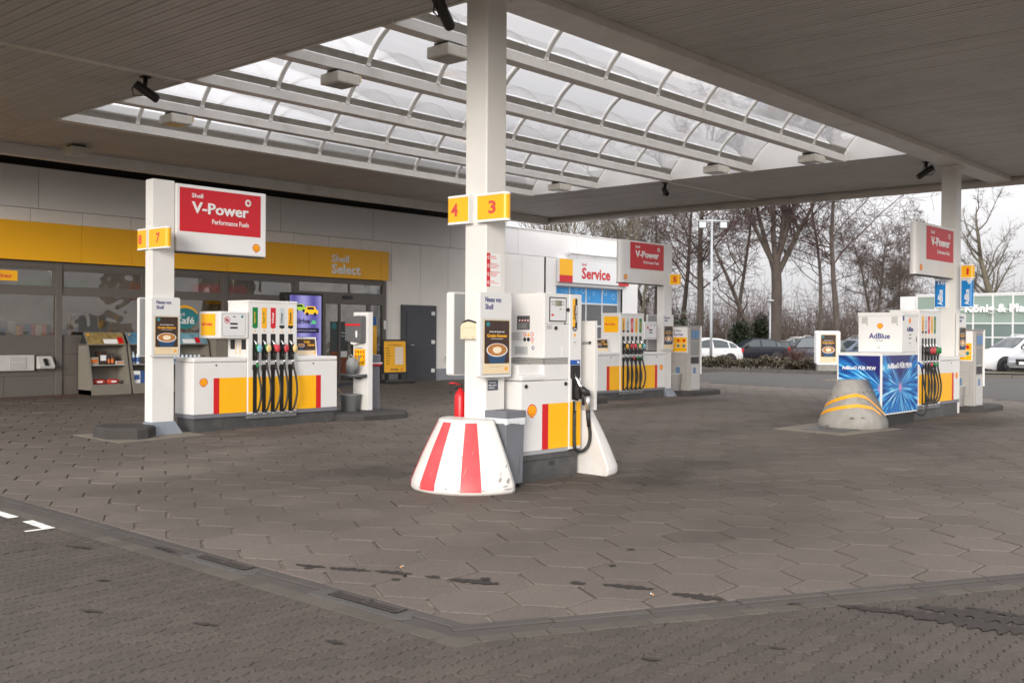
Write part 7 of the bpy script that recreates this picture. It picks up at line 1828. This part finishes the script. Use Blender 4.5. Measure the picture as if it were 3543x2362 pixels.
park(1972, 828, 70, VY+radians(20), 'suv', CARK, 'dark car roof behind the blue grey car')
park(2346, 859, 45, VY+radians(10), 'suv', CARW, 'white off-roader parked beyond the far service station')
park(2438, 861, 42.5, VY+radians(30), 'sedan', CARS, 'silver car nose at the right edge of the picture')
park(2400, 836, 60, VY+radians(15), 'suv', CARS, 'pale car half hidden behind the white off-roader')
park(1535, 828, 74, VY+radians(15), 'sedan', CARG, 'grey car far left behind the number 5 service station')

# ---- glass fronted car dealership
KX = 80.0; kk = KX/66.0
def ky(y): return y*kk
def kz(z): return CAM_H+(z-CAM_H)*kk
t = thing('glass_building', 'low car dealership with pale green glass front and white lettering', 'building', (KX, ky(18), .2))
GG = mat('pale_green_glass', (.23, .30, .265), .12, var=.05, scale=.4, rand=.06); GW = mat('dealership_white', (.62, .63, .64), .4)
MB().box(KX, KX+14, ky(-10), ky(24.42), .1, kz(4.28)).build('wall', GW, t)
ysl = [24.36-1.13*k for k in range(22)]; zsl = [4.30, 3.46, 2.62, 1.78, .94, .2]
for i in range(len(ysl)-1):
    for j in range(len(zsl)-1):
        MB().box(KX-.06, KX-.03, ky(ysl[i+1])+.06, ky(ysl[i])-.06, kz(zsl[j+1])+.05, kz(zsl[j])-.05).build('pane', GG if j < 2 else mat('dealership_lower_glass', (.13, .17, .165), .1, rand=.1), t)
for y in ysl: MB().box(KX-.12, KX-.028, ky(y)-.055, ky(y)+.055, .1, kz(4.40)).build('mullion', GW, t)
for z in zsl[:-1]: MB().box(KX-.105, KX-.029, ky(ysl[-1]), ky(ysl[0]), kz(z)-.045, kz(z)+.045).build('transom', GW, t)
MB().box(KX-.14, KX+.3, ky(ysl[-1]), ky(24.4), kz(4.36), kz(4.44)).build('roof_edge', GW, t)
MB().box(KX-.3, KX+10, ky(24.42), ky(25.35), .1, kz(4.31)).build('end_block', GW, t)
f_ = Fr('x', KX-.13, ky(21.42), 0)
text('König & Platen', f_, 0, kz(3.14), 5.2, .78, mat('dealership_letters', (.80, .80, .80), .4), t, .03, .0, .12)

# ---- two cigarette ends on the paving
for (x, y, a), lab in (((4.86, 5.30, .3), 'orange cigarette end lying in a paving joint beside the drip trail'), ((5.44, 3.62, 1.1), 'orange and white cigarette end close to the forecourt edge')):
    z = g(x, y)+.009; t = thing('cigarette_end', lab, 'cigarette end', (x, y, z), 'cigarette ends on the paving'); d = Vector((cos(a), sin(a), 0))
    MB().tube([(x, y, z), tuple(Vector((x, y, z))+d*.022)], .0045, 7).build('filter', mat('filter_orange', (.62, .30, .08), .8), t)
    MB().tube([tuple(Vector((x, y, z))+d*.0222), tuple(Vector((x, y, z))+d*.036)], .0045, 7).build('paper', PRINTW, t)
